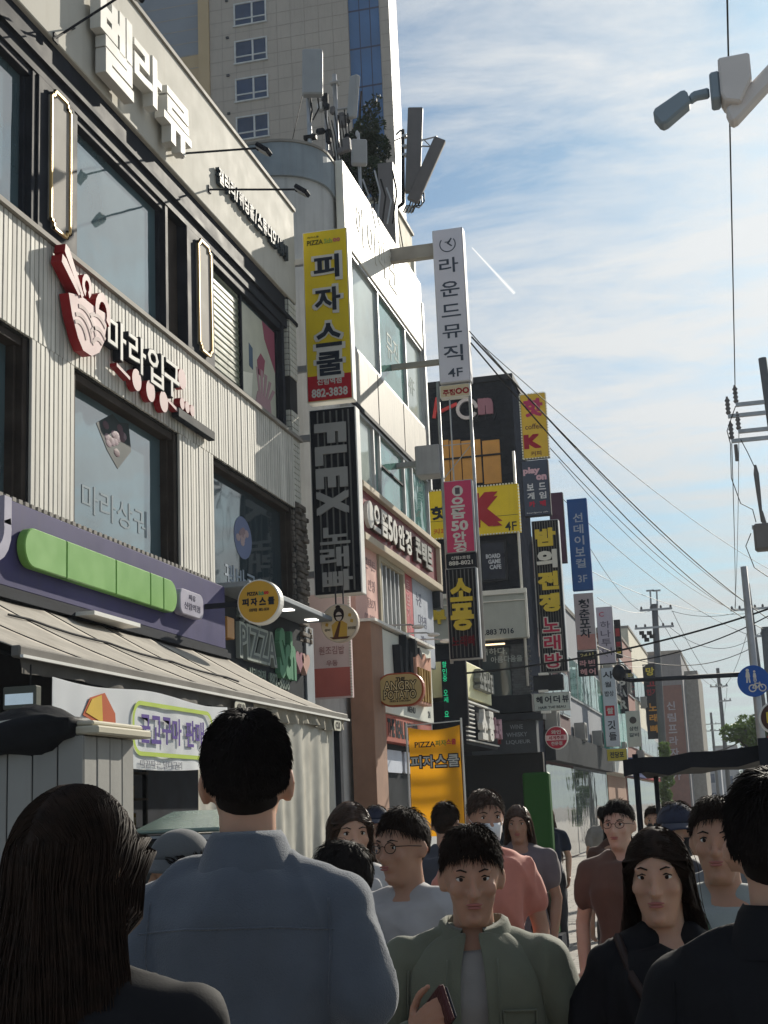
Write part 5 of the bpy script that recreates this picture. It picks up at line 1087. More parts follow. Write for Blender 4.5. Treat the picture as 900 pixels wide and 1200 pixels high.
leaf_crown(2200, bl, .09, 6).build('foliage', M['leaf_light'], t); MB().tube([(p_.x, Y, 0), (p_.x, Y, 4.2)], [.05, .02], 6).build('stem', M['bark'], t)

# ================================================================ utility poles, wires
def crossarm(t, c, half, z, n=4, ang=0.0, dbl=True):
    U = Vector((math.cos(ang), math.sin(ang), 0))
    mb = MB(); mb.obox((c[0], c[1], z), U, EY if abs(U.x) > .7 else EX, EZ, half, .05, .05); mb.build('crossarm', M['steel'], t)
    for i in range(n):
        u = -half+.08+(2*half-.16)*i/(n-1); p = Vector((c[0], c[1], z))+U*u
        MB().tube([p+Vector((0, 0, .04)), p+Vector((0, 0, .08)), p+Vector((0, 0, .16)), p+Vector((0, 0, .2))], [.03, .06, .05, .03], 8).build('insulator', M['antenna_dark'], t)
# pole 1, near, at the right edge
Y = 38.0
t = thing('utility_pole', 'tall grey utility pole with transformer at the right edge of the street', 'utility pole', (1.55, Y, 0), 'utility poles along the street')
a = atY(892.5, 420, Y); b = atY(903.5, 520, Y)
foot = Vector((a.x+.55, Y, 0))
MB().tube([foot, (a.x+.02, Y, a.z)], [.20, .11], 12).build('pole', M['pole'], t, smooth=True)
for (px0, py0, px1, py1, ii) in ((862, 474, 897, 471, 1), (853, 487.5, 898, 483.5, 1), (865, 505, 898, 503, 1), (857, 517, 899, 512.5, 1), (881, 617, 904, 617, 0)):
    A = atY(px0, py0, Y); B = atY(px1+5, py1, Y); zz_ = (A.z+B.z)/2
    MB().box(A.x, B.x+.2, Y-.05, Y+.05, zz_-.05, zz_+.05).build('crossarm', M['steel'], t)
    if ii:
        MB().tube([(A.x+.02, Y, zz_+(.05+.5*k/9)*(1 if ii > 0 else -1)) for k in range(10)], [.04, .075, .04, .075, .04, .075, .04, .075, .04, .03], 10).build('insulator', M['antenna_dark'], t, smooth=True)
A = atY(859, 517, Y); MB().tube([(A.x+.06, Y, A.z-.1), (A.x+.06, Y, A.z-.55)], .05, 8).build('insulator', M['antenna_dark'], t)
A = atY(885, 545, Y); B = atY(893, 612, Y); MB().tube([A, A+(B-A)*.15, A+(B-A)*.45, B], [.03, .07, .06, .03], 8).build('fuse', M['antenna_dark'], t)
A = atY(882, 618, Y); B = atY(897, 648, Y); MB().box(A.x, A.x+.62, Y-.55, Y-.15, B.z, A.z).build('transformer', M['antenna_dark'], t, bevel=.06); MB().tube([(A.x+.3, Y-.35, A.z), (A.x+.26, Y-.35, A.z+.35)], [.06, .03], 8).build('bushing', M['antenna_dark'], t)
wr = []
def wire(px, Y, r=.012): return [atY(x, y, Y) for x, y in px]
cb = MB(); cb.tube(wire([(862, 476), (858, 487), (852, 505), (856, 520), (857, 560), (868, 590), (882, 597), (886, 612)], Y-.1), .013, 5).tube(wire([(868, 515), (876, 530), (884, 547)], Y-.1), .012, 5).tube(wire([(880, 625), (874, 640), (884, 665), (900, 676)], Y-.1), .013, 5)
cb.build('jumper_cable', M['wire'], t)
# others
def simple_pole(lab, top, foot_px, Y, arms, r=.13, extra=None):
    a = atY(*top, Y); b = atY(*foot_px, Y); d_ = (a-b); base = b-d_*((b.z)/d_.z)
    t = thing('utility_pole', lab, 'utility pole', (base.x, Y, 0), 'utility poles along the street')
    MB().tube([base, a], [r*1.4, r], 10).build('pole', M['pole'], t, smooth=True)
    for (x0, y0, x1, y1, n) in arms:
        A, B = atY(x0, y0, Y), atY(x1, y1, Y); z = (A.z+B.z)/2; crossarm(t, ((A.x+B.x)/2, Y-.12, 0), (B.x-A.x)/2, z, n)
    return t
t = simple_pole('dark utility pole with crossarms on the left side of the far street', (767, 708), (775, 850), 73, [(750, 715, 788, 714, 4), (744, 737, 790, 734, 5)], .16)
for x in (762, 769.5): A = atY(x, 693, 73); B = atY(x+1, 712, 73); MB().tube([A, B], .05, 6).box(A.x-.2, A.x+.2, 72.95, 73.05, A.z, A.z+.08).build('spike', M['steel'], t)
for i in range(5): A = atY(752+i*3, 742+(i % 3)*4, 72.8); MB().box(A.x-.12, A.x+.12, 72.7, 72.9, A.z-.08, A.z+.1).build('cable_joint', M['wire'], t)
t = simple_pole('leaning utility pole at the right with a wide crossarm', (876, 684), (891, 800), 70, [(856, 716, 905, 712, 6), (880, 746, 905, 745, 3)], .11)
t = simple_pole('slim utility pole in the middle of the far street', (841, 783), (851, 890), 115, [(832, 805, 853, 804, 4), (842, 822, 857, 821, 3)], .14)
t = simple_pole('smallest utility pole at the end of the street', (833, 835), (838, 890), 170, [(826, 849, 846, 848, 4), (827, 857, 844, 856, 4)], .14)
t = simple_pole('dark utility pole stub beside the cycle sign', (897, 735), (903, 800), 62, [], .2)
t = simple_pole('thin dark street pole before the light green tree', (897.5-24, 848), (901-24, 900), 60, [], .07)

def span(name, label, A, B, sag, r=.012, group='overhead wires', n=18):
    A, B = Vector(A), Vector(B); pts = [A+(B-A)*(i/n)+Vector((0, 0, -sag*4*(i/n)*(1-i/n))) for i in range(n+1)]
    return tag(MB().tube(pts, r, 5).build(name, M['wire'], None), label, 'wire', group)
# line along the street, over the camera
A = atZ(851, -40, 11.95); q = atY(861.5, 462, 38)
span('overhead_wire', 'thick overhead wire running down the sky at the right', A+(A-q)*.3+Vector((0, 0, 0)), q, .06, .014)
span('overhead_wire', 'wire continuing from the near pole crossarm down to the leaning pole', atY(857.5, 520, 38), atY(862, 714, 70), .25, .013)
span('overhead_wire', 'second wire from the insulator down beside the first', atY(866, 490, 38), atY(861, 713, 70), .4, .010)
W1 = [((553, 395), 28, (905, 728), 62, .5, .02, 'thickest black cable sweeping from the music sign to the right edge'), ((552, 402), 28, (905, 742), 64, .9, .018, 'black cable just under the thickest one'), ((550, 388), 28, (890, 715), 70, .7, .012, 'thin wire above the thickest cable'),
      ((560, 400), 29, (903, 668), 62, .4, .010, 'uppermost thin wire crossing the pale sky'), ((640, 520), 40, (858, 715), 70, .5, .014, 'wire from the hot coffee sign to the leaning pole'), ((660, 585), 46, (880, 745), 70, .6, .012, 'wire from the blue sign to the leaning pole'),
      ((655, 540), 42, (870, 716), 70, .9, .010, 'sagging thin wire left of the leaning pole'), ((690, 668), 47, (875, 719), 70, .5, .010, 'low thin wire beside the blue sign foot'), ((750, 716), 73, (690, 640), 50, .3, .010, 'thin wire rising from the left far pole to the blue sign'),
      ((787, 716), 73, (860, 719), 70, .2, .012, 'short wire between the left far pole and the leaning pole'), ((785, 735), 73, (890, 742), 70, .9, .012, 'slack wire under the short one'), ((768, 715), 73, (840, 806), 115, .8, .013, 'wire from the left far pole to the slim pole'),
      ((788, 716), 73, (852, 806), 115, 1.0, .013, 'second wire to the slim pole'), ((882, 717), 70, (846, 806), 115, .7, .014, 'wire from the leaning pole to the slim pole'), ((852, 806), 115, (845, 850), 170, .6, .014, 'wire between the two farthest poles'),
      ((700, 700), 58, (762, 716), 73, .3, .010, 'thin wire over the travel agency sign'), ((690, 752), 50, (756, 780), 86, .4, .014, 'dark wire sloping past the travel agency sign')]
for (a, ya, b, yb, sg, r, lab) in W1: span('overhead_wire', lab, atY(*a, ya), atY(*b, yb), sg, r)
span('overhead_wire', 'long thick cable slanting up to the right across the street signs', atY(545, 789, 30), atY(905, 712, 33), .22, .022)
span('overhead_wire', 'second cable slung under the long slanting one', atY(690, 779, 31), atY(900, 722, 33), .25, .014)
span('overhead_wire', 'slack cable hanging between far signs and the leaning pole', atY(690, 752, 50), atY(883, 758, 60), .8, .016)
span('overhead_wire', 'doubled low wire rising to the round signs', atY(822, 880, 90), atY(905, 838, 60), .5, .03)
span('overhead_wire', 'lower strand of the doubled low wire', atY(822, 885, 90), atY(905, 848, 60), .5, .03)
span('overhead_wire', 'thin wire across the white fascia corner', atX(62, 45, -6.3), atZ(152, 3, 12.6), .0, .010)

# ================================================================ camera arm, traffic arm and round signs
Y = 8.0
t = thing('street_camera', 'white street camera head on a bent arm high at the top right', 'street camera', (1.2, Y, 0))
pc = lambda x, y, dy=0: atY(x, y, Y+dy)
cw = pm('camera_white', (.74, .69, .66), .5, var=.05); cg = pm('camera_grey', (.27, .33, .38), .5, var=.05)
def slab(name, pts, dy, d, m, bev=.012):
    P = [pc(*q) for q in pts]; o = P[0]; mb = MB(); mb.prism([(p.x-o.x, p.z-o.z) for p in P][::-1], (o.x, Y+dy+d, o.z), EX, EZ, d); return mb.build(name, m, t, bevel=bev)
slab('housing', [(841, 77), (878, 70), (881, 100), (868, 128), (850, 126), (845, 118), (843, 95)], -.10, .20, cw)
slab('junction_box', [(831, 92), (843, 89), (845, 122), (834, 124)], -.08, .16, cg)
slab('arm', [(850, 132), (857, 147), (863, 146), (905, 100), (905, 74), (880, 101)], -.055, .11, cw, .02)
slab('bracket', [(811, 109), (831, 104), (832, 114), (815, 117), (810, 122), (806, 116)], -.03, .06, cg)
slab('camera_tube', [(765, 138), (768, 131), (800, 109), (805, 110), (810, 124), (781, 149), (775, 150)], -.055, .11, cg, .03)
MB().tube([pc(905, 85), (1.25, Y, 5.6), (1.3, Y, 0)], .06, 10).build('pole', M['steel'], t, smooth=True)
Y = 29.0
t = thing('traffic_mast', 'grey mast with a long horizontal arm and dark camera dome reaching over the street', 'mast arm', (.36, Y, 0))
a = atY(868, 790, Y); b = atY(738, 797, Y)
MB().tube([(.40, Y+.1, 0), (.36, Y+.1, 6.2)], [.10, .07], 10).build('pole', M['steel'], t, smooth=True)
MB().tube([(.38, Y+.1, a.z), (b.x, Y+.1, b.z), (b.x-.25, Y+.1, b.z+.06)], [.05, .04, .03], 8).build('arm', M['dark_metal'], t, smooth=True)
c_ = atY(725, 788, Y); MB().ell((c_.x, Y+.1, c_.z), (.14, .14, .17), 12, 8).box(c_.x-.06, c_.x+.25, Y+.05, Y+.15, c_.z-.02, c_.z+.05).build('camera_dome', M['dark_metal'], t, smooth=True)
p_ = atY(883, 798, Y)
t = thing('cycle_path_sign', 'round blue sign with white pedestrians and bicycle', 'road sign', (p_.x, Y, p_.z-.3))
MB().prism(disc_pts(.31, 36), (p_.x, Y+.02, p_.z), EX, EZ, .02).build('disc', pm('sign_road_blue', srgb(26, 84, 168), .4, var=.03), t)
gw = MB(); O_ = (p_.x, Y-.001, p_.z)
for u, v, s_ in ((-.10, .17, 1.0), (.03, .14, .72)):
    gw.prism([(u+a_*.032*s_, v+.045+b_*.032*s_) for a_, b_ in disc_pts(1, 12)], O_, EX, EZ, .004).prism([(u-.045*s_, v-.09*s_), (u+.045*s_, v-.09*s_), (u+.03*s_, v+.015), (u-.03*s_, v+.015)], O_, EX, EZ, .004).prism([(u-.04*s_, v-.2*s_), (u-.012*s_, v-.2*s_), (u, v-.09*s_), (u-.03*s_, v-.09*s_)], O_, EX, EZ, .0045).prism([(u+.015*s_, v-.2*s_), (u+.045*s_, v-.2*s_), (u+.035*s_, v-.09*s_), (u+.002, v-.09*s_)], O_, EX, EZ, .0045)
for u in (-.03, .16): gw.prism(arc_strip(u, -.14, .065, 0, 359, .022, 20), O_, EX, EZ, .004)
def bar2(a_, b_, w): d_ = Vector((b_[0]-a_[0], b_[1]-a_[1])).normalized(); n_ = Vector((-d_.y, d_.x))*w/2; gw.prism([(a_[0]-n_.x, a_[1]-n_.y), (b_[0]-n_.x, b_[1]-n_.y), (b_[0]+n_.x, b_[1]+n_.y), (a_[0]+n_.x, a_[1]+n_.y)], O_, EX, EZ, .005)
for a_, b_ in (((-.03, -.14), (.02, -.05)), ((.02, -.05), (.12, -.05)), ((.12, -.05), (.16, -.14)), ((-.03, -.14), (.06, -.14)), ((.06, -.14), (.12, -.05)), ((.02, -.05), (.06, -.14)), ((.01, -.02), (.05, -.02)), ((.11, -.02), (.12, -.05))): bar2(a_, b_, .02)
gw.build('pictogram', wht, t); MB().box(p_.x+.02, .36, Y+.03, Y+.06, p_.z-.02, p_.z+.02).build('bracket', M['steel'], t)
Y = 15.0; p_ = atY(909, 841, Y)
t = thing('round_shop_sign', 'round dark brown sign with white rim cut by the right edge', 'sign', (p_.x, Y, p_.z-.3))
MB().prism(disc_pts(.165, 36), (p_.x, Y+.1, p_.z), EX, EZ, .1).build('drum', M['white_metal'], t); MB().prism(disc_pts(.145, 36), (p_.x, Y-.001, p_.z), EX, EZ, .008).build('face', pm('brown_face', srgb(66, 42, 36), .4), t)
MB().box(p_.x-.09, p_.x+.1, Y-.016, Y-.0095, p_.z-.05, p_.z+.06).build('yellow_mark', yl, t)
MB().tube([(p_.x+.1, Y+.15, 0), (p_.x+.1, Y+.15, p_.z+.3)], .04, 8).build('pole', M['steel'], t)
MB().prism(disc_pts(.13, 28), (p_.x+.02, Y+.04, p_.z-.24), EX, EZ, .03).build('red_disc', paint(196, 60, 80), t)

# black stall canopy over the crowd on the right
t = thing('stall_canopy', 'black fabric stall canopy edge over the crowd at the right', 'canopy', (.2, 9.5, 0))
cv = MB(); Yc = 9.0; rows_ = []
nx = 16
pts = []
for j in range(5):
    for i in range(nx+1):
        u = i/nx; x = -.72+u*2.2; yy_ = Yc+j*.55; z = 1.915+u*.115-.02*j+.008*math.sin(u*40+j); pts.append((x, yy_, z))
cv.add(pts, [(j*(nx+1)+i, j*(nx+1)+i+1, (j+1)*(nx+1)+i+1, (j+1)*(nx+1)+i) for j in range(4) for i in range(nx)])
vb = [(x, y-.01, z-.10+.012*math.sin(i*2.3)) for i, (x, y, z) in enumerate(pts[:nx+1])]
cv.add(pts[:nx+1]+vb, [(i+1, i, nx+1+i, nx+2+i) for i in range(nx)])
cv.build('canvas', M['tarp'], t, smooth=True)
for x, y in ((-.65, 9.1), (1.4, 9.1), (-.65, 11.1), (1.4, 11.1)): MB().tube([(x, y, 0), (x, y, 1.95)], .02, 6).build('leg', M['dark_metal'], t)
MB().box(.095, .20, 8.85, 8.98, 1.2, 2.0).build('corner_post', M['dark_metal'], t)
# ================================================================ the sweet-potato stall under the awning
AX0, AX1 = -6.24, -4.60; AY0, AY1 = 8.55, 16.55
t = thing('awning', 'beige canvas awning sloping from under the purple board over the stall', 'awning', (-5.4, 12.5, 2.7))
def aw_pt(u, v, sagk=1.0):       # u along the street, v from the wall to the front
    y0 = 8.3+(AY0-8.3)*v; y1 = 17.05+(AY1-17.05)*v; y = y0+(y1-y0)*u
    z = 3.66+(2.83-3.66)*v-.045*math.sin(math.pi*v)*sagk-.018*abs(math.sin(u*math.pi*7))*(1-v*.4)
    return (AX0+(AX1-AX0)*v, y, z)
n7 = 7
for k in range(n7):
    mb = MB(); nu, nv = 10, 10; vs = [aw_pt((k+i/nu*.996+.002)/n7, j/nv) for j in range(nv+1) for i in range(nu+1)]
    vs += [(x, y, z-.006) for x, y, z in vs]; q = (nu+1)*(nv+1); fs = []
    for j in range(nv):
        for i in range(nu):
            a = j*(nu+1)+i; fs += [(a, a+1, a+nu+2, a+nu+1), (q+a, q+a+nu+1, q+a+nu+2, q+a+1)]
    bd = [i for i in range(nu+1)]+[j*(nu+1)+nu for j in range(1, nv+1)]+[nv*(nu+1)+i for i in range(nu-1, -1, -1)]+[j*(nu+1) for j in range(nv-1, 0, -1)]
    for i in range(len(bd)): a, b = bd[i], bd[(i+1) % len(bd)]; fs.append((a, q+a, q+b, b))
    mb.add(vs, fs).build('canvas_panel', M['awning'], t, smooth=True)
sm_ = MB()
for k in range(1, n7): sm_.tube([Vector(aw_pt(k/n7, j/8))+Vector((0, 0, .002)) for j in range(9)], .006, 5)
sm_.tube([Vector(aw_pt(u_, .16+.60*u_))+Vector((.0, 0, .02)) for u_ in [.25+.5*i/14 for i in range(15)]], .012, 5)
sm_.build('seam', M['gap'], t)
MB().box(AX1-.02, AX1+.05, AY0-.05, AY1+.05, 2.76, 2.84).build('front_bar', pm('awning_bar', (.16, .15, .135), .6, var=.2, spec=.05), t, bevel=.012)
MB().box(AX1+.051, AX1+.075, AY0-.05, AY1+.05, 2.755, 2.775).build('front_trim', M['white_metal'], t)
for y in (8.42, 12.4, 16.9): MB().tube([(AX0, y, 3.4), (AX1-.3, y*.5+6.2, 2.75), (AX1, y*.97+.4, 2.78)], .02, 6).build('arm', M['dark_metal'], t)
MB().box(AX0-.05, AX0+.06, 8.3, 17.05, 3.655, 3.72).build('roller_box', M['dark_metal'], t)
def cloth(name, A, B, z1, z0f, m, par, n=90, nv=8, amp=.02, freq=30., seed=0, thick=.004):
    A, B = Vector(A), Vector(B); d_ = B-A; nr = Vector((d_.y, -d_.x, 0)).normalized(); mb = MB(); vs = []
    for j in range(nv+1):
        v = j/nv
        for i in range(n+1):
            u = i/n; p = A+d_*u; z = z1(u) if callable(z1) else z1; zb = z0f(u) if callable(z0f) else z0f
            w = amp*(.25+v)*(math.sin(u*freq+seed)+.6*math.sin(u*freq*2.3+1.3*seed+v)+.35*math.sin(u*freq*.45+v*2+seed))
            vs.append((p.x+nr.x*w, p.y+nr.y*w, z+(zb-z)*v))
    k = (n+1)*(nv+1); back = [(x-nr.x*thick, y-nr.y*thick, z) for x, y, z in vs]
    fs = [(j*(n+1)+i, (j+1)*(n+1)+i, (j+1)*(n+1)+i+1, j*(n+1)+i+1) for j in range(nv) for i in range(n)]
    mb.add(vs, fs); mb.add(back, [f[::-1] for f in fs])
    return mb.build(name, m, par, smooth=True)
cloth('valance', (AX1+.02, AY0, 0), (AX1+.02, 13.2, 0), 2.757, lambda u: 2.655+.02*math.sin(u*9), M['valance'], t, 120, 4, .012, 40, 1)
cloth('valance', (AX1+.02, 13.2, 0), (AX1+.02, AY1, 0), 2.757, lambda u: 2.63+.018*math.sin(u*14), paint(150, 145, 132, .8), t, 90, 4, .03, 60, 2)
for y in (12.75, 16.1):
    MB().prism([(y+a, 2.68+b) for a, b in round_rect(.30, .12, .05)], (AX1+.055, 0, 0), EY, EZ, .006).build('badge', paint(196, 194, 180), t); letters(t, [('CU', y, 2.68, .18, .08, 0, .04)], (AX1+.062, 0, 0), EY, EZ, [paint(92, 88, 84)], .003)
# vinyl side curtain and post
t = thing('vinyl_curtain', 'cloudy vinyl curtain hanging from the right half of the awning', 'curtain', (AX1, 14.5, 0))
cloth('sheet', (AX1-.03, 11.9, 0), (AX1-.03, 16.2, 0), 2.66, .05, M['vinyl'], t, 140, 14, .028, 34, 3)
t2 = thing('stall_post', 'dark square post at the right end of the vinyl curtain', 'post', (AX1, 16.4, 0)); MB().box(AX1-.05, AX1+.02, 16.3, 16.42, 0, 2.75).build('shaft', M['dark_metal'], t2); MB().box(AX1-.09, AX1+.06, 16.26, 16.46, 0, .04).build('foot', M['steel'], t2)
# banner
t = thing('stall_banner', 'white hanging cloth banner selling roasted sweet potatoes under the awning', 'banner', (-4.9, 11.5, 2.1))
BXp = -4.50; by0, by1 = atX(62, 800, -4.5).y, atX(266, 826, -4.5).y
def ban(u): return by0+(by1-by0)*u
bz0 = lambda u: 2.12-.06*math.sin(u*math.pi)+(.28*(1-u/.28) if u < .28 else 0)
cloth('cloth', (BXp, by0, 0), (BXp, by1, 0), lambda u: 2.655-.02*math.sin(u*math.pi*3), bz0, M['banner'], t, 120, 12, .0055, 22, 5)
ox = BXp+.016
gr = paint(176, 196, 92)
ol = MB(); rr = [(a, b) for a, b in round_rect(1.72, .42, .15, 8)]; ri = [(a, b) for a, b in round_rect(1.65, .355, .12, 8)]
k_ = len(rr); yc_ = (atX(150, 850, -4.5).y+atX(250, 850, -4.5).y)/2; zc_ = 2.375
vs = [(ox, yc_+a, zc_+b) for a, b in rr]+[(ox, yc_+a, zc_+b) for a, b in ri]; ol.add(vs, [(i, (i+1) % k_, k_+(i+1) % k_, k_+i) for i in range(k_)])
ol.build('outline', gr, t)
letters(t, [(c, yc_-.62+.215*i+(.08 if i > 3 else 0), zc_, .195, .22, 0, .02) for i, c in enumerate('군고구마판매')], (ox, 0, 0), EY, EZ, [paint(92, 74, 140)], .002)
letters(t, [('따끈따끈 달다구리', yc_-.30, zc_-.27, .85, .06, 0, .0)], (ox, 0, 0), EY, EZ, [paint(120, 120, 130)], .002)
sp = MB(); sp.prism([(9.30, 2.42), (9.86, 2.30), (9.84, 2.46), (9.66, 2.60), (9.42, 2.55)], (ox-.004, 0, 0), EY, EZ, .004, 0).prism([(9.34, 2.44), (9.62, 2.38), (9.60, 2.58), (9.44, 2.54)], (ox+.001, 0, 0), EY, EZ, .003, 1)
sp.prism([(by1-.30, 2.10), (by1-.04, 2.12), (by1-.04, 2.5), (by1-.18, 2.6)], (ox-.004, 0, 0), EY, EZ, .003, 2)
sp.build('print', [paint(182, 96, 66), paint(206, 172, 76), paint(120, 148, 190)], t)
# boarded kiosk
KX, KY = -3.0, 6.22
t = thing('boarded_kiosk', 'grey boarded kiosk with pale cap board beside the banner', 'kiosk', (-3.7, 6.5, 0))
MB().box(-5.2, KX-.012, KY+.012, 6.78, 0, 2.06).build('core', M['gap'], t)
def bplank(x0, x1, y0, y1): MB().box(x0, x1, y0, y1, 0, 2.07).build('board', M['booth'], t, bevel=.004)
x = KX
while x > -5.1: bplank(x-.1265, x-.003 if x < KX else KX, KY, KY+.011); x -= .13
y = KY+.012
for i in range(4): bplank(KX-.011, KX+random.uniform(0, .004), y+.004, y+.138); y += .142
MB().box(KX-.30, KX+.075, KY+.01, 6.86, 2.075, 2.115).box(KX-.25, KX+.045, KY+.02, 6.82, 2.116, 2.14).build('cap_board', paint(190, 184, 166, .6), t, bevel=.008)
t = thing('black_tarp', 'crumpled black tarp bundled on top of the grey kiosk', 'tarp', (-3.7, 6.3, 2.1))
tb = MB(); rings = []
for i in range(34):
    u = i/33; x = -4.9+u*1.86; ry_ = .13+.04*math.sin(u*9); rz_ = (.045+.05*math.sin(u*5+1)**2+.03*math.sin(u*23)*.6)*(1-.35*(u > .95)); cz = 2.125+.02*math.sin(u*7)
    rings.append([(x, KY+.06+ry_*math.cos(a)*(1+.12*math.sin(3*a+u*14)), cz+rz_*math.sin(a)*(1+.22*math.sin(4*a+u*23))-(.05 if math.sin(a) < -.2 and math.cos(a) < 0 else 0)) for a in [2*math.pi*k/22 for k in range(22)]])
tb.loft(rings).build('fold', M['tarp'], t, smooth=True)
MB().tube([(-4.2, KY-.09, 2.14), (-3.8, KY-.08, 2.17), (-3.5, KY-.1, 2.13), (-3.3, KY-.09, 2.15)], [.012, .016, .012, .01], 6).build('pale_cord', paint(190, 188, 180), t)
# lamp box on the left
Y = 8.6; x0, x1, z0, z1 = rectY(3, 804, 42, 831, Y)
t = thing('lamp_box', 'small glowing rectangular lamp box hanging in the dark under the awning', 'lamp', (x0, Y, z0))
MB().box(x0, x1, Y, Y+.08, z0, z1).build('frame', paint(96, 98, 90), t, bevel=.008); MB().box(x0+.02, x1-.02, Y-.006, Y-.001, z0+.03, z1-.05).build('tube', pm('lamp_glow', (.42, .52, .58), .4, var=.25, scale=6, emit=.35), t); MB().tube([(x1-.06, Y+.04, z1), (x1-.06, Y+.04, 2.72)], .006, 5).build('cord', M['wire'], t)
# dark inside of the stall: shelf, goods and roaster
t = thing('display_shelf', 'dark shelf rack at the back of the stall under the banner', 'shelf', (-5.6, 11.3, 0))
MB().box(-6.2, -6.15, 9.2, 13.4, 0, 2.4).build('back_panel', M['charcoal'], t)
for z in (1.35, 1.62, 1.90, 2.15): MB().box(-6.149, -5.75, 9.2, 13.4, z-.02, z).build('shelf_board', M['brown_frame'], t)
for y in (9.2, 10.6, 12.0, 13.36): MB().box(-5.80, -5.76, y, y+.04, 0, 2.4).build('upright', M['dark_metal'], t)
random.seed(21)
gm_ = [paint(*c) for c in ((110, 90, 60), (60, 70, 70), (96, 46, 46), (130, 124, 110), (50, 60, 84), (120, 100, 50))]
protos = []
for i, (nm, lab) in enumerate((('bottle', 'bottle'), ('carton', 'carton'))):
    pass
kk = 0
cn_ = {}
for c_, w_n in (((110, 90, 60), 'tan'), ((60, 70, 70), 'grey green'), ((96, 46, 46), 'maroon'), ((130, 124, 110), 'pale'), ((50, 60, 84), 'blue'), ((120, 100, 50), 'ochre')): cn_[paint(*c_).name] = w_n
od = 'first second third fourth fifth sixth seventh eighth ninth tenth eleventh twelfth thirteenth fourteenth fifteenth sixteenth seventeenth eighteenth nineteenth twentieth'.split()+['far']*10
lv = {1.35: 'lowest', 1.62: 'second', 1.90: 'third'}
for z in (1.35, 1.62, 1.90):
    y = 9.35; nq = 0
    while y < 13.2:
        w = random.uniform(.10, .17)
        if random.random() < .8:
            m = random.choice(gm_); h = random.uniform(.12, .21); lb_ = '%s from the near end, %s stall shelf' % (od[nq], lv[z]); nq += 1; lab = 'small packed goods on the %s shelf of the dark stall rack' % lv[z]
            if random.random() < .45:
                tt = thing('goods_jar', '%s jar, %s' % (cn_[m.name], lb_), 'jar', (-5.95, y, z), 'goods on the stall rack'); MB().tube([(-5.92, y+w/2, z), (-5.92, y+w/2, z+h*.75)], w*.4, 10).build('body', m, tt); MB().tube([(-5.92, y+w/2, z+h*.75), (-5.92, y+w/2, z+h)], w*.3, 10).build('lid', M['steel'], tt)
            else:
                tt = thing('goods_box', '%s box, %s' % (cn_[m.name], lb_), 'box', (-5.95, y, z), 'goods on the stall rack'); MB().box(-6.05, -5.82, y, y+w, z, z+h).build('carton', m, tt, bevel=.006); MB().box(-5.819, -5.816, y+.015, y+w-.015, z+h*.3, z+h*.7).build('front_label', paint(150, 145, 130), tt)
        y += w+.04
t = thing('roasting_machine', 'squat steel roasting oven with a slanted greenish lid behind the man', 'oven', (-4.5, 10, 0))
rm_ = pm('oven_steel', (.05, .055, .055), .45, metal=.3, var=.25)
a = atY(154, 950, 9.6); b = atY(233, 982, 9.6); rx0, rx1, rz1 = a.x, b.x, a.z-.02
MB().box(rx0, rx1+.15, 9.6, 10.4, 0, rz1-.16).build('body', rm_, t, bevel=.02)
MB().box(rx0-.02, rx1+.17, 9.56, 9.60, rz1-.20, rz1-.165).box(rx0-.02, rx1+.17, 9.585, 9.599, .9, .93).build('edge_trim', M['steel'], t)
for q_ in range(4): MB().prism([(rx0+.12+q_*.1+a, rz1-.30+b) for a, b in disc_pts(.022, 12)], (0, 9.599, 0), EX, EZ, .025).build('knob', M['steel'], t)
MB().prism([(0, 0), (.75, .10), (.75, .16), (0, .03)], (rx1+.15, 9.62, rz1-.15), EY, EZ, -(rx1+.15-rx0)).build('lid', pm('oven_lid', (.22, .30, .27), .25, metal=.4, var=.15), t, bevel=.01)
MB().tube([((rx0+rx1)/2-.15, 9.56, rz1-.19), ((rx0+rx1)/2-.12, 9.53, rz1-.19), ((rx0+rx1)/2+.12, 9.53, rz1-.19), ((rx0+rx1)/2+.15, 9.56, rz1-.19)], .012, 6).build('handle', M['dark_metal'], t)
# yellow cloth banner on a pole
Y = 20.0; x0, x1, z0, z1 = rectY(481, 851, 542, 980, Y)
t = thing('pole_banner', 'orange yellow cloth pizza banner on a thin pole frame', 'banner', (x0, Y, 0))
mb = MB(); nu, nv = 24, 40; vs = []
for j in range(nv+1):
    for i in range(nu+1):
        u, v = i/nu, j/nv; sag = .05*math.sin(math.pi*u)*math.exp(-v*5); vs.append((x0+(x1-x0)*u, Y+.012*math.sin(u*9+v*4)+.02*math.sin(v*7+u*3)*math.exp(-v*2), z1+(z0-z1)*v-sag))
mb.add(vs, [(j*(nu+1)+i, (j+1)*(nu+1)+i, (j+1)*(nu+1)+i+1, j*(nu+1)+i+1) for j in range(nv) for i in range(nu)]).build('cloth', pm('banner_orange', srgb(226, 160, 36), .6, var=.06, trans=.35), t, smooth=True)
MB().tube([(x0-.03, Y+.02, 0), (x0-.03, Y+.02, z1+.06)], .015, 6).tube([(x1+.02, Y+.02, 0), (x1+.02, Y+.02, z1+.10)], .015, 6).tube([(x0-.03, Y+.02, z1+.03), (x1+.02, Y+.02, z1+.06)], .008, 5).build('pole', M['white_metal'], t)
zt_ = atY(510, 872, Y).z; zb_ = atY(510, 888, Y).z-.05
letters(t, [('PIZZA', -.13, zt_, .30, .08, 0, .02), ('피자', .10, zt_+.01, .16, .08, 1, .03), ('스쿨', .25, zt_+.02, .14, .08, 2, .03)], ((x0+x1)/2, Y-.045, 0), EX, EZ, [ink, paint(110, 140, 60), paint(200, 60, 80)], .003)
letters(t, [(c, -.27+.18*i, zb_, .19, .2, 0, .09) for i, c in enumerate('피자스쿨')], ((x0+x1)/2, Y-.045, 0), EX, EZ, [ink], .003, name='letter_outline')
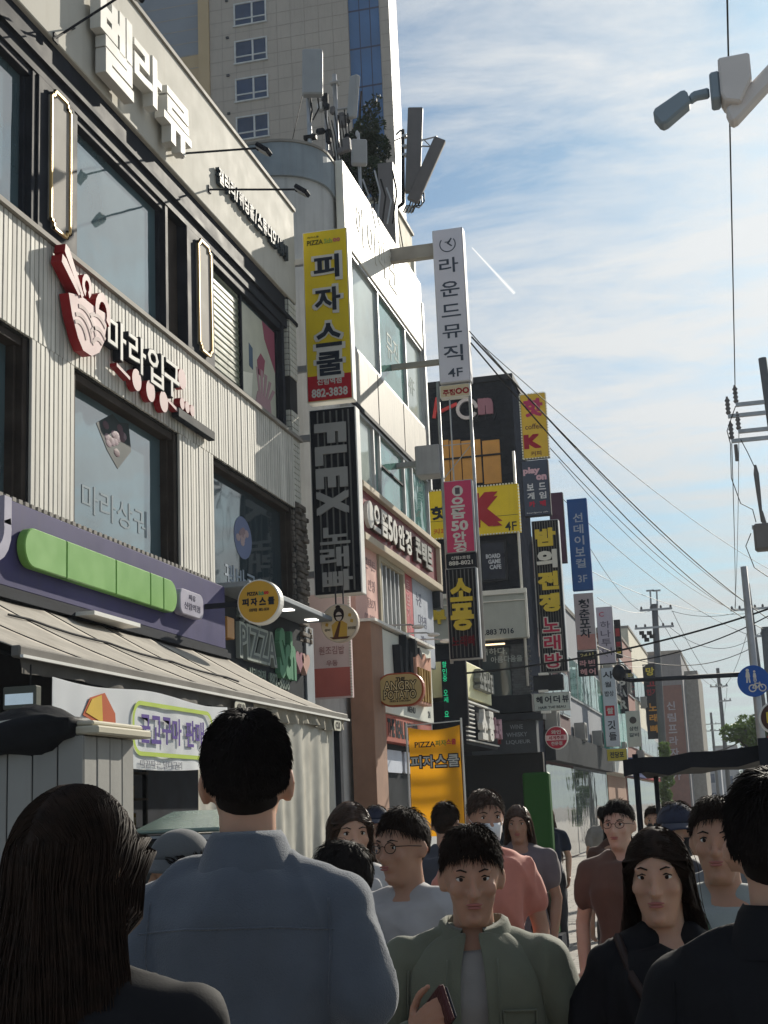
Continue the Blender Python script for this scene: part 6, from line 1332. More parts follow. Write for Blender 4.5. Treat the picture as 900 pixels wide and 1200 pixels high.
letters(t, [(c, -.27+.18*i, zb_, .155, .165, 0, .02) for i, c in enumerate('피자스쿨')], ((x0+x1)/2, Y-.050, 0), EX, EZ, [wht], .003)
# ================================================================ people
def remesh(mb, vox, it=4, fac=.5):
    me = bpy.data.meshes.new('tmp'); me.from_pydata(mb.v, [], mb.f); me.update()
    o = bpy.data.objects.new('tmp', me); C.objects.link(o)
    r = o.modifiers.new('r', 'REMESH'); r.mode = 'VOXEL'; r.voxel_size = vox; r.use_smooth_shade = True
    if it: s = o.modifiers.new('s', 'SMOOTH'); s.factor = fac; s.iterations = it
    dg = bpy.context.evaluated_depsgraph_get(); m2 = bpy.data.meshes.new_from_object(o.evaluated_get(dg))
    bpy.data.objects.remove(o); bpy.data.meshes.remove(me); return m2
def fin(name, me, mats, par, smooth=True):
    me.name = name; me.materials.clear()
    for q in (mats if isinstance(mats, (list, tuple)) else [mats]): me.materials.append(q)
    if smooth: me.polygons.foreach_set('use_smooth', [True]*len(me.polygons))
    return link(name, me, par)
def folds(me, amp, sc=(9, 9, 3.2), seed=0.0):
    """soft cloth folds: sums of warped waves pushed along the normals"""
    n = len(me.vertices); co = np.zeros(n*3, np.float32); me.vertices.foreach_get('co', co); no = np.zeros(n*3, np.float32); me.vertices.foreach_get('normal', no); co = co.reshape(-1, 3).astype(float); no = no.reshape(-1, 3).astype(float)
    x, y, z = (co*np.array(sc)*2.1).T; w1 = np.sin(x*.7+y*.9+seed)+np.sin(z*.8-x*.5+seed*2.1); w2 = np.sin(y*1.1-z*.6+seed*1.7)
    rd = 1-2*np.abs(np.sin(x*.85+.9*w1+z*.35+seed))**.8; rd2 = 1-2*np.abs(np.sin(x*.5-z*1.0+1.1*w2+seed*2))**.8
    d_ = rd*.34+rd2*.30+np.sin(x*1.3+1.6*w1+z*.7+seed)*.18+np.sin(y*1.7+z*1.9+1.3*w2+seed*3)*.25+np.sin(x*2.9-z*2.3+1.9*w1*.7+2*w2+seed*5)*.16+np.sin(z*4.1+x*1.2+2*w2-seed)*.10
    me.vertices.foreach_set('co', (co+no*(d_*amp+.4*amp)[:, None]).ravel()); me.update()
def np_tubes(P, R, name, mats, par):
    """P (strands, points, 3), R (points,): three-sided strands as one mesh"""
    n, k, _ = P.shape; T = np.gradient(P, axis=1); T /= np.linalg.norm(T, axis=2, keepdims=True)+1e-9
    ref = np.array([.31, .87, .38]); A = np.cross(T, ref); A /= np.linalg.norm(A, axis=2, keepdims=True)+1e-9; B = np.cross(T, A)
    V = np.stack([P+(A*math.cos(q)+B*math.sin(q))*R[None, :, None] for q in (0, 2.094, 4.189)], 2).reshape(-1, 3)
    base = (np.arange(n)[:, None]*k+np.arange(k-1)[None, :])*3; F = np.stack([np.stack([base+j, base+(j+1) % 3, base+3+(j+1) % 3, base+3+j], -1) for j in range(3)], 2).reshape(-1, 4)
    me = bpy.data.meshes.new(name); me.vertices.add(len(V)); me.vertices.foreach_set('co', V.ravel().astype(np.float32)); me.loops.add(F.size); me.loops.foreach_set('vertex_index', F.ravel().astype(np.int32)); me.polygons.add(len(F)); me.polygons.foreach_set('loop_start', np.arange(0, F.size, 4, dtype=np.int32)); me.polygons.foreach_set('use_smooth', np.ones(len(F), bool)); me.update(calc_edges=True)
    me.materials.append(mats); return link(name, me, par)
def limb(mb, pts, rs, n=14):
    """tapered limb with round ends"""
    P = [Vector(p) for p in pts]; mb.tube(P, rs, n)
    for p, r in zip(P, rs): mb.ell(p, r*.995, n, 8)
def ring(c, rx, ry, n=28, p=2.3):
    out = []
    for i in range(n):
        a = 2*math.pi*i/n; ca, sa = math.cos(a), math.sin(a); out.append((c[0]+rx*math.copysign(abs(ca)**(2/p), ca), c[1]+ry*math.copysign(abs(sa)**(2/p), sa), c[2]))
    return out
TORSO = [(.80, .145, .10, .0), (.88, .165, .118, -.005), (.96, .155, .112, 0), (1.06, .135, .098, .005), (1.18, .148, .108, .01), (1.28, .164, .118, .012), (1.36, .168, .108, 0), (1.415, .145, .085, -.008), (1.45, .085, .066, -.012), (1.475, .058, .058, -.012)]
def torso(mb, g=0.0, z0=0.0, z1=9.0, wid=1.0, flare=0.0):
    rg = []
    for z, rx, ry, cy in TORSO:
        if z0 <= z <= z1: rg.append(ring((0, cy, z), (rx+g)*wid+(flare*(1.1-z)*.6 if z < 1.1 else 0), ry+g+(flare*(1.1-z)*.5 if z < 1.1 else 0)))
    mb.loft(rg)
SKIN = {}
def skin(k):
    if k not in SKIN: c = {'a': (.50, .30, .21), 'b': (.42, .24, .165), 'c': (.56, .36, .27)}[k]; SKIN[k] = pm('skin_'+k, c, .5, var=.06, scale=20, sss=.35, bump=.03, bscale=220)
    return SKIN[k]
def fabric(name, col, bump=.12, var=.10, sheen=.25, rough=.85): return pm(name, col, rough, var=var, scale=12, bump=bump, bscale=320, sheen=sheen, spec=.25)
HAIRM = pm('hair_black', (.012, .009, .008), .66, var=.3, scale=40, spec=.12)
HAIRB = pm('hair_brown_black', (.021, .012, .008), .64, var=.4, scale=40, spec=.14)
EYEW = pm('eye_white', (.62, .60, .57), .25, var=0); IRIS = pm('iris', (.018, .012, .010), .15, var=0); LIP = pm('lip', (.36, .14, .12), .45, var=.05); BROW = pm('brow_hair', (.02, .015, .012), .8, var=0)
HC = Vector((0, .012, 1.60))          # centre of the head
def hand(mb, W_, d_, palm, curl=.5, sc=1.0, thumb=1):
    """wrist, pointing direction, palm normal; five separate fingers"""
    d_ = Vector(d_).normalized(); pn = Vector(palm); pn = (pn-d_*pn.dot(d_)).normalized(); s_ = d_.cross(pn)*thumb
    W_ = Vector(W_); R3 = Matrix((s_, d_, pn)).transposed()
    mb.ell(W_+d_*.048*sc, (.040*sc, .054*sc, .017*sc), 14, 10, rot=R3); limb(mb, [W_-d_*.01, W_+d_*.03*sc], [.026*sc, .028*sc], 10)
    for i, (off, ln) in enumerate(((.030, .068), (.010, .077), (-.010, .071), (-.029, .056))):
        p0 = W_+d_*.086*sc+s_*off*sc; a1, a2, a3 = curl*.6, curl*1.5, curl*2.3
        q = [p0-d_*.02*sc, p0]; c = p0
        for a_, f_ in ((a1, .45), (a2, .32), (a3, .23)): c = c+(d_*math.cos(a_)+pn*math.sin(a_))*ln*f_*sc+s_*off*.10*sc*f_; q.append(c)
        limb(mb, q, [.0105*sc, .0102*sc, .0094*sc, .0086*sc, .0075*sc], 8)
    p0 = W_+d_*.022*sc+s_*.030*sc; q = [p0, p0+(d_*.5+s_*.75+pn*.25*curl)*.034*sc, p0+(d_*.85+s_*.75+pn*.5*curl)*.060*sc+d_*.006, p0+(d_*1.15+s_*.62+pn*.8*curl)*.078*sc]
    limb(mb, q, [.0145*sc, .0125*sc, .0108*sc, .009*sc], 8)
def person(label, x, y, yaw, H=1.70, sk='a', hair='short', hm=None, top=None, topkind='tee', bottom=None, headrot=(0, 0), arms=None, vox=.010, wid=1.0, long_=.0, feet=True, loc_group=None, seed=1, fold=1.0, under=False, seams=None, seamside='back', mask=None, glasses=False, cap=None, strap=None, strands=1800, sleeve=.55, collar=False, hem=.86, nofeet=False, lean=0.0, face=True):
    rs = random.Random(seed); s_ = H/1.72
    t = thing('person', label, 'person', (x, y, 0), loc_group, yaw, local=True); t.scale = (s_,)*3
    hy, hp = headrot; HR = Matrix.Rotation(hy, 3, 'Z') @ Matrix.Rotation(hp, 3, 'X'); NB = Vector((0, -.008, 1.50))
    def h(p): return HR @ (Vector(p)-NB)+NB
    A = {'l': [(-.176, -.005, 1.376), (-.228, -.03, 1.115), (-.225, .06, .885)], 'r': [(.176, -.005, 1.376), (.228, -.03, 1.115), (.225, .06, .885)]}
    if arms: A.update(arms)
    A = {k: [Vector((p[0]*(wid if i == 0 else 1), p[1], p[2])) for i, p in enumerate(v)] for k, v in A.items()}
    # ---- skin: one continuous body
    b = MB(); torso(b, -.012, wid=wid)
    limb(b, [(0, -.012, 1.44), (0, -.006, 1.50), h((0, .0, 1.555))], [.060, .054, .055], 18)
    b.ell(h(HC+Vector((0, -.006, .022))), (.0745, .094, .098), 28, 20, rot=HR)                         # cranium
    b.loft([[h(p) for p in ring((0, .032+.012*q, 1.60-.115*q), .066-.030*q**1.6, .060-.024*q**1.5, 20)] for q in (0, .25, .5, .75, .93, 1.02)])  # face and jaw
    if face:
        limb(b, [h((0, .104, 1.618)), h((0, .112, 1.590)), h((0, .122, 1.573))], [.008, .0095, .0115], 10)
        for sx in (-1, 1):
            b.ell(h((sx*.013, .108, 1.571)), .0088, 8, 6); b.ell(h((sx*.040, .078, 1.583)), (.024, .018, .022), 12, 8, rot=HR); b.ell(h((sx*.030, .091, 1.632)), (.026, .010, .009), 12, 8, rot=HR); b.ell(h((sx*.031, .086, 1.6185)), (.0155, .0120, .0078), 12, 8, rot=HR); b.ell(h((sx*.031, .085, 1.6045)), (.0145, .0108, .0062), 12, 8, rot=HR)
        b.ell(h((0, .100, 1.545)), (.024, .012, .010), 12, 8, rot=HR); b.ell(h((0, .089, 1.506)), (.020, .016, .014), 12, 8, rot=HR)
    for sx in (-1, 1):                                                                                  # ears
        er = HR @ Matrix.Rotation(sx*.45, 3, 'Z'); b.ell(h((sx*.081, -.006, 1.598)), (.009, .019, .032), 12, 10, rot=er); b.ell(h((sx*.078, .002, 1.573)), (.008, .011, .012), 10, 8, rot=er)
    for k, sx in (('l', -1), ('r', 1)):
        P = A[k]; limb(b, [(0, -.014, 1.445), (sx*.13*wid, -.005, 1.378)], [.043, .038], 12); limb(b, [(sx*.11*wid, -.005, 1.375), P[0], P[0]*.5+P[1]*.5, P[1], P[1]*.55+P[2]*.45, P[2]], [.038, .043, .044, .039, .038, .027], 14)
        d_ = (P[2]-P[1]).normalized(); hand(b, P[2], d_ if not arms or k not in (arms or {}) else (d_+Vector((0, .0, .0))), (-sx*.8, .5, 0) if not (arms and k in arms) else (-sx*.7, -.1, .2), .42, 1.0, -1 if sx < 0 else 1)
        limb(b, [(sx*.085, 0, .90), (sx*.098, .01, .68), (sx*.098, .02, .48), (sx*.100, -.005, .30), (sx*.100, -.02, .09)], [.092, .078, .056, .052, .037], 14)
        b.ell((sx*.105, .045, .045), (.043, .115, .042), 14, 8)
    me = remesh(b, vox, 3); fin('body', me, skin(sk), t)
    # ---- face details
    if face:
        for sx in (-1, 1):
            e = MB().ell(h((sx*.031, .0865, 1.612)), (.0125, .0098, .0080), 12, 8, rot=HR).build('eye', EYEW, t, smooth=True); MB().ell(h((sx*.031, .0935, 1.612)), (.0062, .0033, .0064), 10, 6, rot=HR).build('iris', IRIS, e, smooth=True)
            MB().tube([h((sx*.016, .1035, 1.631)), h((sx*.032, .1015, 1.637)), h((sx*.050, .088, 1.631))], [.0022, .0026, .0012], 6).build('eyebrow', BROW, t)
            MB().tube([h((sx*.018, .0945, 1.616)), h((sx*.031, .0985, 1.6205)), h((sx*.044, .0905, 1.615))], [.0016, .0022, .0014], 5).build('eyelash', BROW, t)
        MB().ell(h((0, .1105, 1.5485)), (.0225, .0055, .0040), 12, 6, rot=HR).ell(h((0, .1105, 1.5405)), (.0195, .0060, .0046), 12, 6, rot=HR).build('lips', LIP, t, smooth=True)
        if mask:                                       # a face mask over nose and chin, with ear loops
            g_ = []
            for j in range(7):
                for i in range(13):
                    a = R_(-74+148*i/12); v = j/6; bul = 1+.16*math.cos(a)*math.sin(v*math.pi); g_.append(tuple(h((math.sin(a)*.071*(1-.20*v), .018+math.cos(a)*.098*bul*(1-.12*v*v), 1.588-.082*v))))
            mk = MB().add(g_, [(j*13+i, j*13+i+1, (j+1)*13+i+1, (j+1)*13+i) for j in range(6) for i in range(12)]).build('mask', mask, t, smooth=True); mk.modifiers.new('s', 'SOLIDIFY').thickness = .003
            for sx in (-1, 1): MB().tube([h((sx*.069, .045, 1.582)), h((sx*.080, .005, 1.605)), h((sx*.082, -.015, 1.600)), h((sx*.066, .04, 1.54))], .0013, 4).build('ear_loop', mask, mk)
        if glasses:
            gm2 = bpy.data.materials['iris']
            for sx in (-1, 1):
                MB().tube([h((sx*.033+.023*math.cos(q), .110-.10*(sx*.0+.023*math.cos(q)*sx)**1*1.0, 1.611+.018*math.sin(q))) for q in [2*math.pi*i/18 for i in range(19)]], .0016, 5).build('glasses_rim', gm2, t); MB().tube([h((sx*.056, .105, 1.616)), h((sx*.076, .06, 1.614)), h((sx*.083, -.01, 1.606))], .0016, 5).build('glasses_arm', gm2, t)
            MB().tube([h((-.011, .111, 1.614)), h((0, .114, 1.617)), h((.011, .111, 1.614))], .0016, 5).build('glasses_bridge', gm2, t)
    # ---- top
    if top:
        c = MB(); torso(c, .004 if under else .016, hem-.001, 1.43 if not collar else 1.455, wid, flare=long_)
        if not under: c.loft([ring((0, 0, hem-.06), (.158+.02)*wid+long_*.12, .125+long_*.1), ring((0, 0, hem+.08), (.166+.016)*wid+long_*.05, .130)])
        for k, sx in (('l', -1), ('r', 1)):
            P = A[k]; limb(c, [(sx*.045, -.014, 1.425), (sx*.13*wid, -.005, 1.392)], [.042, .046] if under else [.058, .061], 14); E_ = P[1]+(P[2]-P[1])*.80 if sleeve >= 1 else P[0]+(P[1]-P[0])*sleeve
            if sleeve >= 1: limb(c, [(sx*.10*wid, -.005, 1.380), P[0]+Vector((0, 0, -.002)), P[0]*.5+P[1]*.5, P[1], E_], [.062, .063, .061, .056, .046], 16)
            else: limb(c, [(sx*.10*wid, -.005, 1.380), P[0]+Vector((0, 0, -.002)), P[0]*.6+E_*.4, E_], [.052, .054, .053, .050] if under else [.062, .063, .063, .062], 16)
        me = remesh(c, vox*1.05, int(11*(.010/vox)**1.7), .6); folds(me, (.022 if topkind != 'polo' else .015)*fold, seed=seed*3.1); sh = fin('shirt' if topkind in ('tee', 'polo') else topkind, me, top, t)
        if collar:
            n = 40; o_, vs = None, []
            prof = [(.058, 1.45), (.060, 1.475), (.060, 1.508), (.064, 1.513), (.073, 1.500), (.090, 1.455), (.100, 1.428)]
            for r, z in prof:
                for i in range(n): a = 2*math.pi*i/n; k = .9+.1*abs(math.cos(a)); fw = 1.0+(.25 if math.sin(a) > 0 else 0)*((1.52-z)/.08)*.4; vs.append((r*math.cos(a)*1.02, -.012+r*math.sin(a)*.98*fw, z-(.018 if math.sin(a) > .3 else 0)))
            MB().add(vs, [(j*n+i, j*n+(i+1) % n, (j+1)*n+(i+1) % n, (j+1)*n+i) for j in range(len(prof)-1) for i in range(n)]).build('collar', top, t, smooth=True)
    if strap:
        P_ = [(.09, -.11, 1.40), (.085, -.02, 1.462), (.075, .09, 1.40), (.035, .152, 1.27), (-.05, .165, 1.12), (-.13, .14, .98), (-.19, .02, .92)]
        mb = MB(); vs = []
        for i in range(31):
            u = i/30*(len(P_)-1); k = min(int(u), len(P_)-2); f_ = u-k; p = Vector(P_[k])*(1-f_)+Vector(P_[k+1])*f_; vs += [tuple(p+Vector((-.014, .004, -.012))), tuple(p+Vector((.014, .004, .012)))]
        mb.add(vs, [(2*i, 2*i+1, 2*i+3, 2*i+2) for i in range(30)]).build('bag_strap', strap, t, smooth=True)
    if seams and top:
        from mathutils.bvhtree import BVHTree
        bt = BVHTree.FromPolygons([v.co for v in sh.data.vertices], [tuple(p.vertices) for p in sh.data.polygons])
        for pl_ in seams:
            pts = []
            for i in range(len(pl_)-1):
                for k in range(14):
                    u = k/14; x_, z_ = pl_[i][0]+(pl_[i+1][0]-pl_[i][0])*u, pl_[i][1]+(pl_[i+1][1]-pl_[i][1])*u; sy = 1 if seamside == 'front' else -1
                    hit = bt.ray_cast(Vector((x_, sy*1.0, z_)), Vector((0, -sy, 0)))
                    if hit[0] is not None: pts.append(hit[0]+Vector((0, sy*.0004, 0)))
            if len(pts) > 3: MB().tube(pts, .0021, 5).build('seam', top, t, smooth=True)
    # ---- trousers and shoes
    if bottom:
        c = MB(); torso(c, .012, .80, 1.0, wid)
        for sx in (-1, 1): limb(c, [(sx*.082, 0, .88), (sx*.1, .01, .68), (sx*.1, .015, .48), (sx*.102, -.005, .28), (sx*.102, -.015, .10)], [.104, .096, .080, .072, .066], 16)
        me = remesh(c, .013, 3); folds(me, .012, seed=seed*1.7); fin('trousers', me, bottom, t)
        for sx in (-1, 1): MB().loft([[(px_*1.0+sx*.105, py_, z) for px_, py_, _ in ring((0, .045, 0), rx, ry, 18)] for z, rx, ry in ((.0, .046, .13), (.03, .05, .136), (.06, .046, .12), (.09, .040, .085), (.115, .038, .06))]).build('shoe', paint(190, 188, 182) if seed % 2 else paint(36, 36, 40), t, smooth=True)
    if cap:
        cp_ = MB().ell(h(HC+Vector((0, -.008, .048))), (.086, .107, .086), 28, 18, rot=HR, fn=lambda a, b, c_: 1.0 if c_ > -.12 else .80).build('cap', cap, t, smooth=True); vs = []
        for j in range(6):
            for i in range(15): a = R_(-58+116*i/14); r = .097+.075*(j/5)*math.cos(a*.8); vs.append(tuple(h(HC+Vector((math.sin(a)*(.086+.012*j/5), -.01+math.cos(a)*r*1.03, .050-.020*(j/5)**1.4-.018*(math.sin(a)**2)*(j/5+.3))))))
        MB().add(vs, [(j*15+i, j*15+i+1, (j+1)*15+i+1, (j+1)*15+i) for j in range(5) for i in range(14)]).build('brim', cap, cp_, smooth=True).modifiers.new('s', 'SOLIDIFY').thickness = .004
    # ---- hair: cap plus separate strands
    hm = hm or HAIRM
    if hair in ('short', 'bob', 'long', 'bun'):
        back = {'short': -.42, 'bob': -.95, 'long': -.9, 'bun': -.5}[hair]; side = {'short': .05, 'bob': -.75, 'long': -.8, 'bun': .02}[hair]
        def inside(dx, dy, dz):     # hairline: high at the brow, low at the nape
            f = (dy+1)/2; lim = back+(side-back)*min(1, f*2) if f < .5 else side+(.52-side)*((f-.5)*2)**(.8 if hair == 'short' else 1.6); return dz-lim
        cen = HC+Vector((0, -.010, .020)); rad = Vector((.0795, .100, .107)) if hair != 'short' else Vector((.0785, .100, .112))
        def fn(dx, dy, dz):
            v = inside(dx, dy, dz); w = max(0, min(1, v*5+.35)); return .90+.13*w+.02*noise.noise((dx*5+seed, dy*5, dz*5))*w
        cap = MB().ell(h(cen), tuple(rad), 64, 44, rot=HR, fn=fn); ho = cap.build('hair', hm, t, smooth=True)
        rg_ = np.random.RandomState(seed*7+1); D = []
        while len(D) < strands:
            d0 = rg_.normal(size=(4000, 3)); d0 /= np.linalg.norm(d0, axis=1, keepdims=True)
            fy = (d0[:, 1]+1)/2; ex = .8 if hair == 'short' else 1.6
            lim = np.where(fy < .5, back+(side-back)*np.minimum(1, fy*2), side+(.52-side)*np.clip((fy-.5)*2, 0, 1)**ex); D += list(d0[d0[:, 2] > lim+.0])
        D = np.array(D[:strands]); ra = np.array(rad); P0 = D*ra; NR = D/ra; NR /= np.linalg.norm(NR, axis=1, keepdims=True); dz = D[:, 2]
        if hair in ('short', 'bun'):
            ln = rg_.uniform(.014, .030, strands)*(.25+.75*np.clip((dz+.5)*1.0, 0, 1)); top_ = np.clip((dz-.35)*2.2, 0, 1)
            whirl = np.arctan2(D[:, 0], D[:, 1]+.25)
            fl = np.stack([np.sin(whirl)*.5+rg_.normal(size=strands)*.22, np.cos(whirl)*.5*top_+.25*top_-.1+rg_.normal(size=strands)*.18, -.95+.75*top_], 1); fl -= NR*(fl*NR).sum(1, keepdims=True); fl /= np.linalg.norm(fl, axis=1, keepdims=True)+1e-6
            kk_ = 5; U = np.linspace(0, 1, kk_); P = P0[:, None, :]+NR[:, None, :]*(.0005+ln[:, None]*(.10+.30*top_[:, None])*np.sin(U*2.2)[None, :])[:, :, None]+fl[:, None, :]*(ln[:, None]*1.5*U[None, :])[:, :, None]+rg_.normal(size=(strands, 1, 3))*.0016*U[None, :, None]
            RR = np.array([.0013, .0013, .0011, .0008, .0002])
        else:
            drop = {'bob': .20, 'long': .46}[hair]*rg_.uniform(.80, 1.06, strands); kk_ = 42 if strands > 2500 else 30; c_ = P0+NR*.003; pts = [c_.copy()]; ox_ = rg_.normal(size=(strands, 2))*.008; sd_ = np.sign(np.where(np.abs(c_[:, 0]) > .003, c_[:, 0], rg_.normal(size=strands))); front = D[:, 1] > .25
            stp = ((drop+P0[:, 2])/(kk_-3)+.002)*np.where(front, 2.0, np.where(D[:, 1] > -.1, 1.5, 1.06))
            for k in range(kk_-1):
                z = c_[:, 2]; hi = z > .035
                dn = np.stack([sd_*np.where(hi, .75+.8*front, .05), np.where(front, -.55, -.22)*np.where(z > -.02, 1, .05), np.where(hi, -.45, -1.0)], 1)
                on = (c_/ra*np.array([1, 1, 1])); on = ((on**2).sum(1) < 1.3) & (z > -.03); n2 = c_/ra**2; n2 /= np.linalg.norm(n2, axis=1, keepdims=True)+1e-9
                dn = np.where(on[:, None], dn-n2*(dn*n2).sum(1, keepdims=True), dn); dn /= np.linalg.norm(dn, axis=1, keepdims=True)+1e-9
                c_ = c_+dn*stp[:, None]; z = c_[:, 2]
                e = (c_[:, 0]/ra[0])**2+(c_[:, 1]/ra[1])**2+(np.maximum(z, 0)/ra[2])**2; m_ = (e < 1.08) & (z > -.10); f_ = np.where(m_, np.sqrt(1.08/np.maximum(e, .25)), 1.0); c_[:, 0] *= f_; c_[:, 1] *= f_
                e3 = ((c_/ra)**2).sum(1); f3 = np.where((z > .0) & (e3 > 1.09), np.sqrt(1.09/e3), 1.0)[:, None]; c_ = c_*f3; z = c_[:, 2]
                lo_ = z < .03; fr_ = lo_ & (c_[:, 1] > -.01); c_[:, 1] -= fr_*.007; c_[:, 0] = np.where(lo_ & (c_[:, 1] > .01) & (np.abs(c_[:, 0]) < .082), np.sign(sd_)*.082, c_[:, 0])
                lw_ = z < -.09; c_[:, 0] += lw_*c_[:, 0]*.019+lw_*.0012*np.sin(k*.7+ox_[:, 0]*500); c_[:, 1] = np.where(lw_, np.clip(c_[:, 1]-.001, -.165, -.02), c_[:, 1])
                pts.append(c_+np.concatenate([ox_*min(1, k/9), np.zeros((strands, 1))], 1))
            P = np.stack(pts, 1); RR = np.full(kk_, .0010 if strands > 2000 else .0020); RR[-3:] *= np.array([.8, .5, .15])
        hc_ = np.array(h(cen)); P = P @ np.array(HR).T+hc_
        so_ = np_tubes(P, RR, 'hair_strands', hm, ho); so_['kind'] = 'stuff'
        if hair in ('bob', 'long'):   # the mass under the strands
            dr = .17 if hair == 'bob' else .40; c = MB(); rg = []
            for i in range(9):
                u = i/8; z = .03-u*(dr+.03); w_ = .060+.034*math.sin(min(1, u*1.6)*math.pi*.5); rg.append([HR @ Vector((px_, py_, z))+h(cen) for px_, py_, _ in ring((0, -.040-.055*u, 0), w_*(1-.12*u), .048-.015*u, 24)])
            c.loft(rg).build('hair_mass', hm, ho, smooth=True)
        if hair == 'bun': MB().ell(HR @ Vector((0, -.115, .06))+h(cen), (.045, .045, .042), 18, 12, fn=lambda a_, b_, c_: 1+.06*noise.noise((a_*6, b_*6, c_*6))).build('bun', hm, ho, smooth=True)
    t['_h'] = 0
    del t['_h']
    return t, h, HR, A
def place(label, px, py, Y, yaw, **k):
    p_ = atY(px, py, Y); H = p_.z-.012; return person(label, p_.x, Y, yaw, H=H, **k)
PI = math.pi
poloM = fabric('blue_grey_knit', (.088, .105, .132), .30, .10, .4); blackM = fabric('black_cloth', (.007, .007, .009), .06, .2, .0); denim = fabric('denim', (.05, .07, .12)); khaki = fabric('dark_trousers', (.03, .03, .035))
sageM = fabric('sage_cotton', (.125, .135, .098), .15); greyT = fabric('grey_tee', (.24, .23, .215)); lgrey = fabric('light_grey_tee', (.42, .41, .40)); whiteM = fabric('white_knit', (.62, .61, .58), .3); greenM = fabric('green_knit', (.025, .16, .085)); navyM = fabric('navy_cloth', (.02, .025, .045)); brownM = fabric('brown_cloth', (.11, .06, .045)); mauve = fabric('mauve_cloth', (.16, .13, .14)); slateM = fabric('slate_cloth', (.06, .065, .08))
# the couple in front
place('woman seen from behind with long dark hair and a black top', 86, 917, 1.92, -.10, hair='long', hm=HAIRB, top=blackM, topkind='tee', bottom=khaki, vox=.008, strands=12000, seed=3, wid=.94, headrot=(-.15, .0), face=True)
place('tall man seen from behind in a blue grey polo collar shirt', 289, 838, 2.82, .0, hair='short', top=poloM, topkind='polo', bottom=denim, vox=.0065, strands=18000, seed=4, wid=1.04, collar=True, sleeve=.62, headrot=(.32, .03), long_=.03, seams=[[(-.19, 1.335), (-.08, 1.345), (.08, 1.345), (.19, 1.335)], [(-.172, 1.39), (-.178, 1.30), (-.168, 1.20)], [(.172, 1.39), (.178, 1.30), (.168, 1.20)]])
# man facing us in the sage overshirt
arr = {'r': [(.176, -.005, 1.376), (.262, .02, 1.09), (.145, .24, 1.23)], 'l': [(-.176, -.005, 1.376), (-.265, -.04, 1.13), (-.25, .08, .93)]}
ts, hs_, HRs, As = place('man facing the camera in an open sage overshirt over a grey tee', 549, 968, 3.6, PI+.12, hair='short', hm=HAIRB, top=greyT, fold=.2, under=True, bottom=khaki, vox=.0075, strands=4500, seed=6, arms=arr, sk='b', headrot=(.1, -.12))
c = MB(); rg = []
def overshirt(root, A, m, seed, open_=.16, hem=.80, wid=1.0):
    """an open shirt: shell with a front slit, sleeves to the wrists"""
    n = 44; vs = []; Z = [(hem, .205, .165), (.92, .208, .165), (1.06, .192, .152), (1.20, .196, .158), (1.30, .204, .160), (1.37, .196, .142), (1.42, .150, .110), (1.465, .084, .084)]
    for z, rx, ry in Z:
        for i in range(n+1):
            a = PI/2+open_*(1.4-(z-hem)*.6)+(2*PI-2*open_*(1.4-(z-hem)*.6))*i/n; k_ = .012*noise.noise((math.cos(a)*4+seed, math.sin(a)*4, z*5)); vs.append(((rx*wid+k_)*math.cos(a), (ry+k_)*math.sin(a)-.005, z))
    mb = MB().add(vs, [(j*(n+1)+i, j*(n+1)+i+1, (j+1)*(n+1)+i+1, (j+1)*(n+1)+i) for j in range(len(Z)-1) for i in range(n)])
    o = mb.build('overshirt', m, root, smooth=True); sd_ = o.modifiers.new('s', 'SOLIDIFY'); sd_.thickness = .006; o.modifiers.new('u', 'SUBSURF').render_levels = 2
    from mathutils.bvhtree import BVHTree
    bt = BVHTree.FromPolygons([v.co for v in o.data.vertices], [tuple(p.vertices) for p in o.data.polygons])
    def on(pl_, r=.0020, nm='seam'):
        pts = []
        for i in range(len(pl_)-1):
            for q in range(10):
                u_ = q/10; hit = bt.ray_cast(Vector((pl_[i][0]+(pl_[i+1][0]-pl_[i][0])*u_, 1, pl_[i][1]+(pl_[i+1][1]-pl_[i][1])*u_)), Vector((0, -1, 0)))
                if hit[0] is not None and hit[0].y > .02: pts.append(hit[0]+Vector((0, .006, 0)))
        if len(pts) > 3: MB().tube(pts, r, 5).build(nm, m, root, smooth=True)
    for sx in (-1, 1):
        on([(sx*.075, 1.275), (sx*.155, 1.27), (sx*.155, 1.235), (sx*.115, 1.218), (sx*.075, 1.24), (sx*.075, 1.275)], .0032, 'pocket_flap'); on([(sx*.078, 1.235), (sx*.078, 1.13), (sx*.152, 1.13), (sx*.152, 1.23)]); on([(sx*.065, 1.40), (sx*.068, 1.2), (sx*.072, 1.02)]); on([(sx*.172, 1.38), (sx*.178, 1.25), (sx*.170, 1.10)])
        h_ = bt.ray_cast(Vector((sx*.115, 1, 1.232)), Vector((0, -1, 0)))
        if h_[0] is not None: MB().ell(h_[0]+Vector((0, .008, 0)), (.0065, .003, .0065), 10, 6).build('button', IRIS, root, smooth=True)
    for k, sx in (('l', -1), ('r', 1)):
        P = A[k]; c_ = MB(); limb(c_, [(sx*.05, -.012, 1.42), (sx*.12, -.005, 1.385), P[0]+Vector((0, 0, -.002)), P[0]*.5+P[1]*.5, P[1], P[1]+(P[2]-P[1])*.86], [.066, .070, .072, .071, .069, .060], 18)
        me = remesh(c_, .008, 4); folds(me, .020, seed=seed+sx); fin('sleeve', me, m, root)
    co = []
    for r, z, dy in ((.072, 1.450, 0), (.076, 1.50, 0), (.092, 1.49, .0), (.108, 1.445, .012)):
        for i in range(25): a = PI/2+.35+(2*PI-.7)*i/24; co.append((r*math.cos(a), r*math.sin(a)*.95-.012+dy*max(0, math.sin(a)), z-.03*max(0, math.sin(a))))
    MB().add(co, [(j*25+i, j*25+i+1, (j+1)*25+i+1, (j+1)*25+i) for j in range(3) for i in range(24)]).build('collar', m, root, smooth=True)
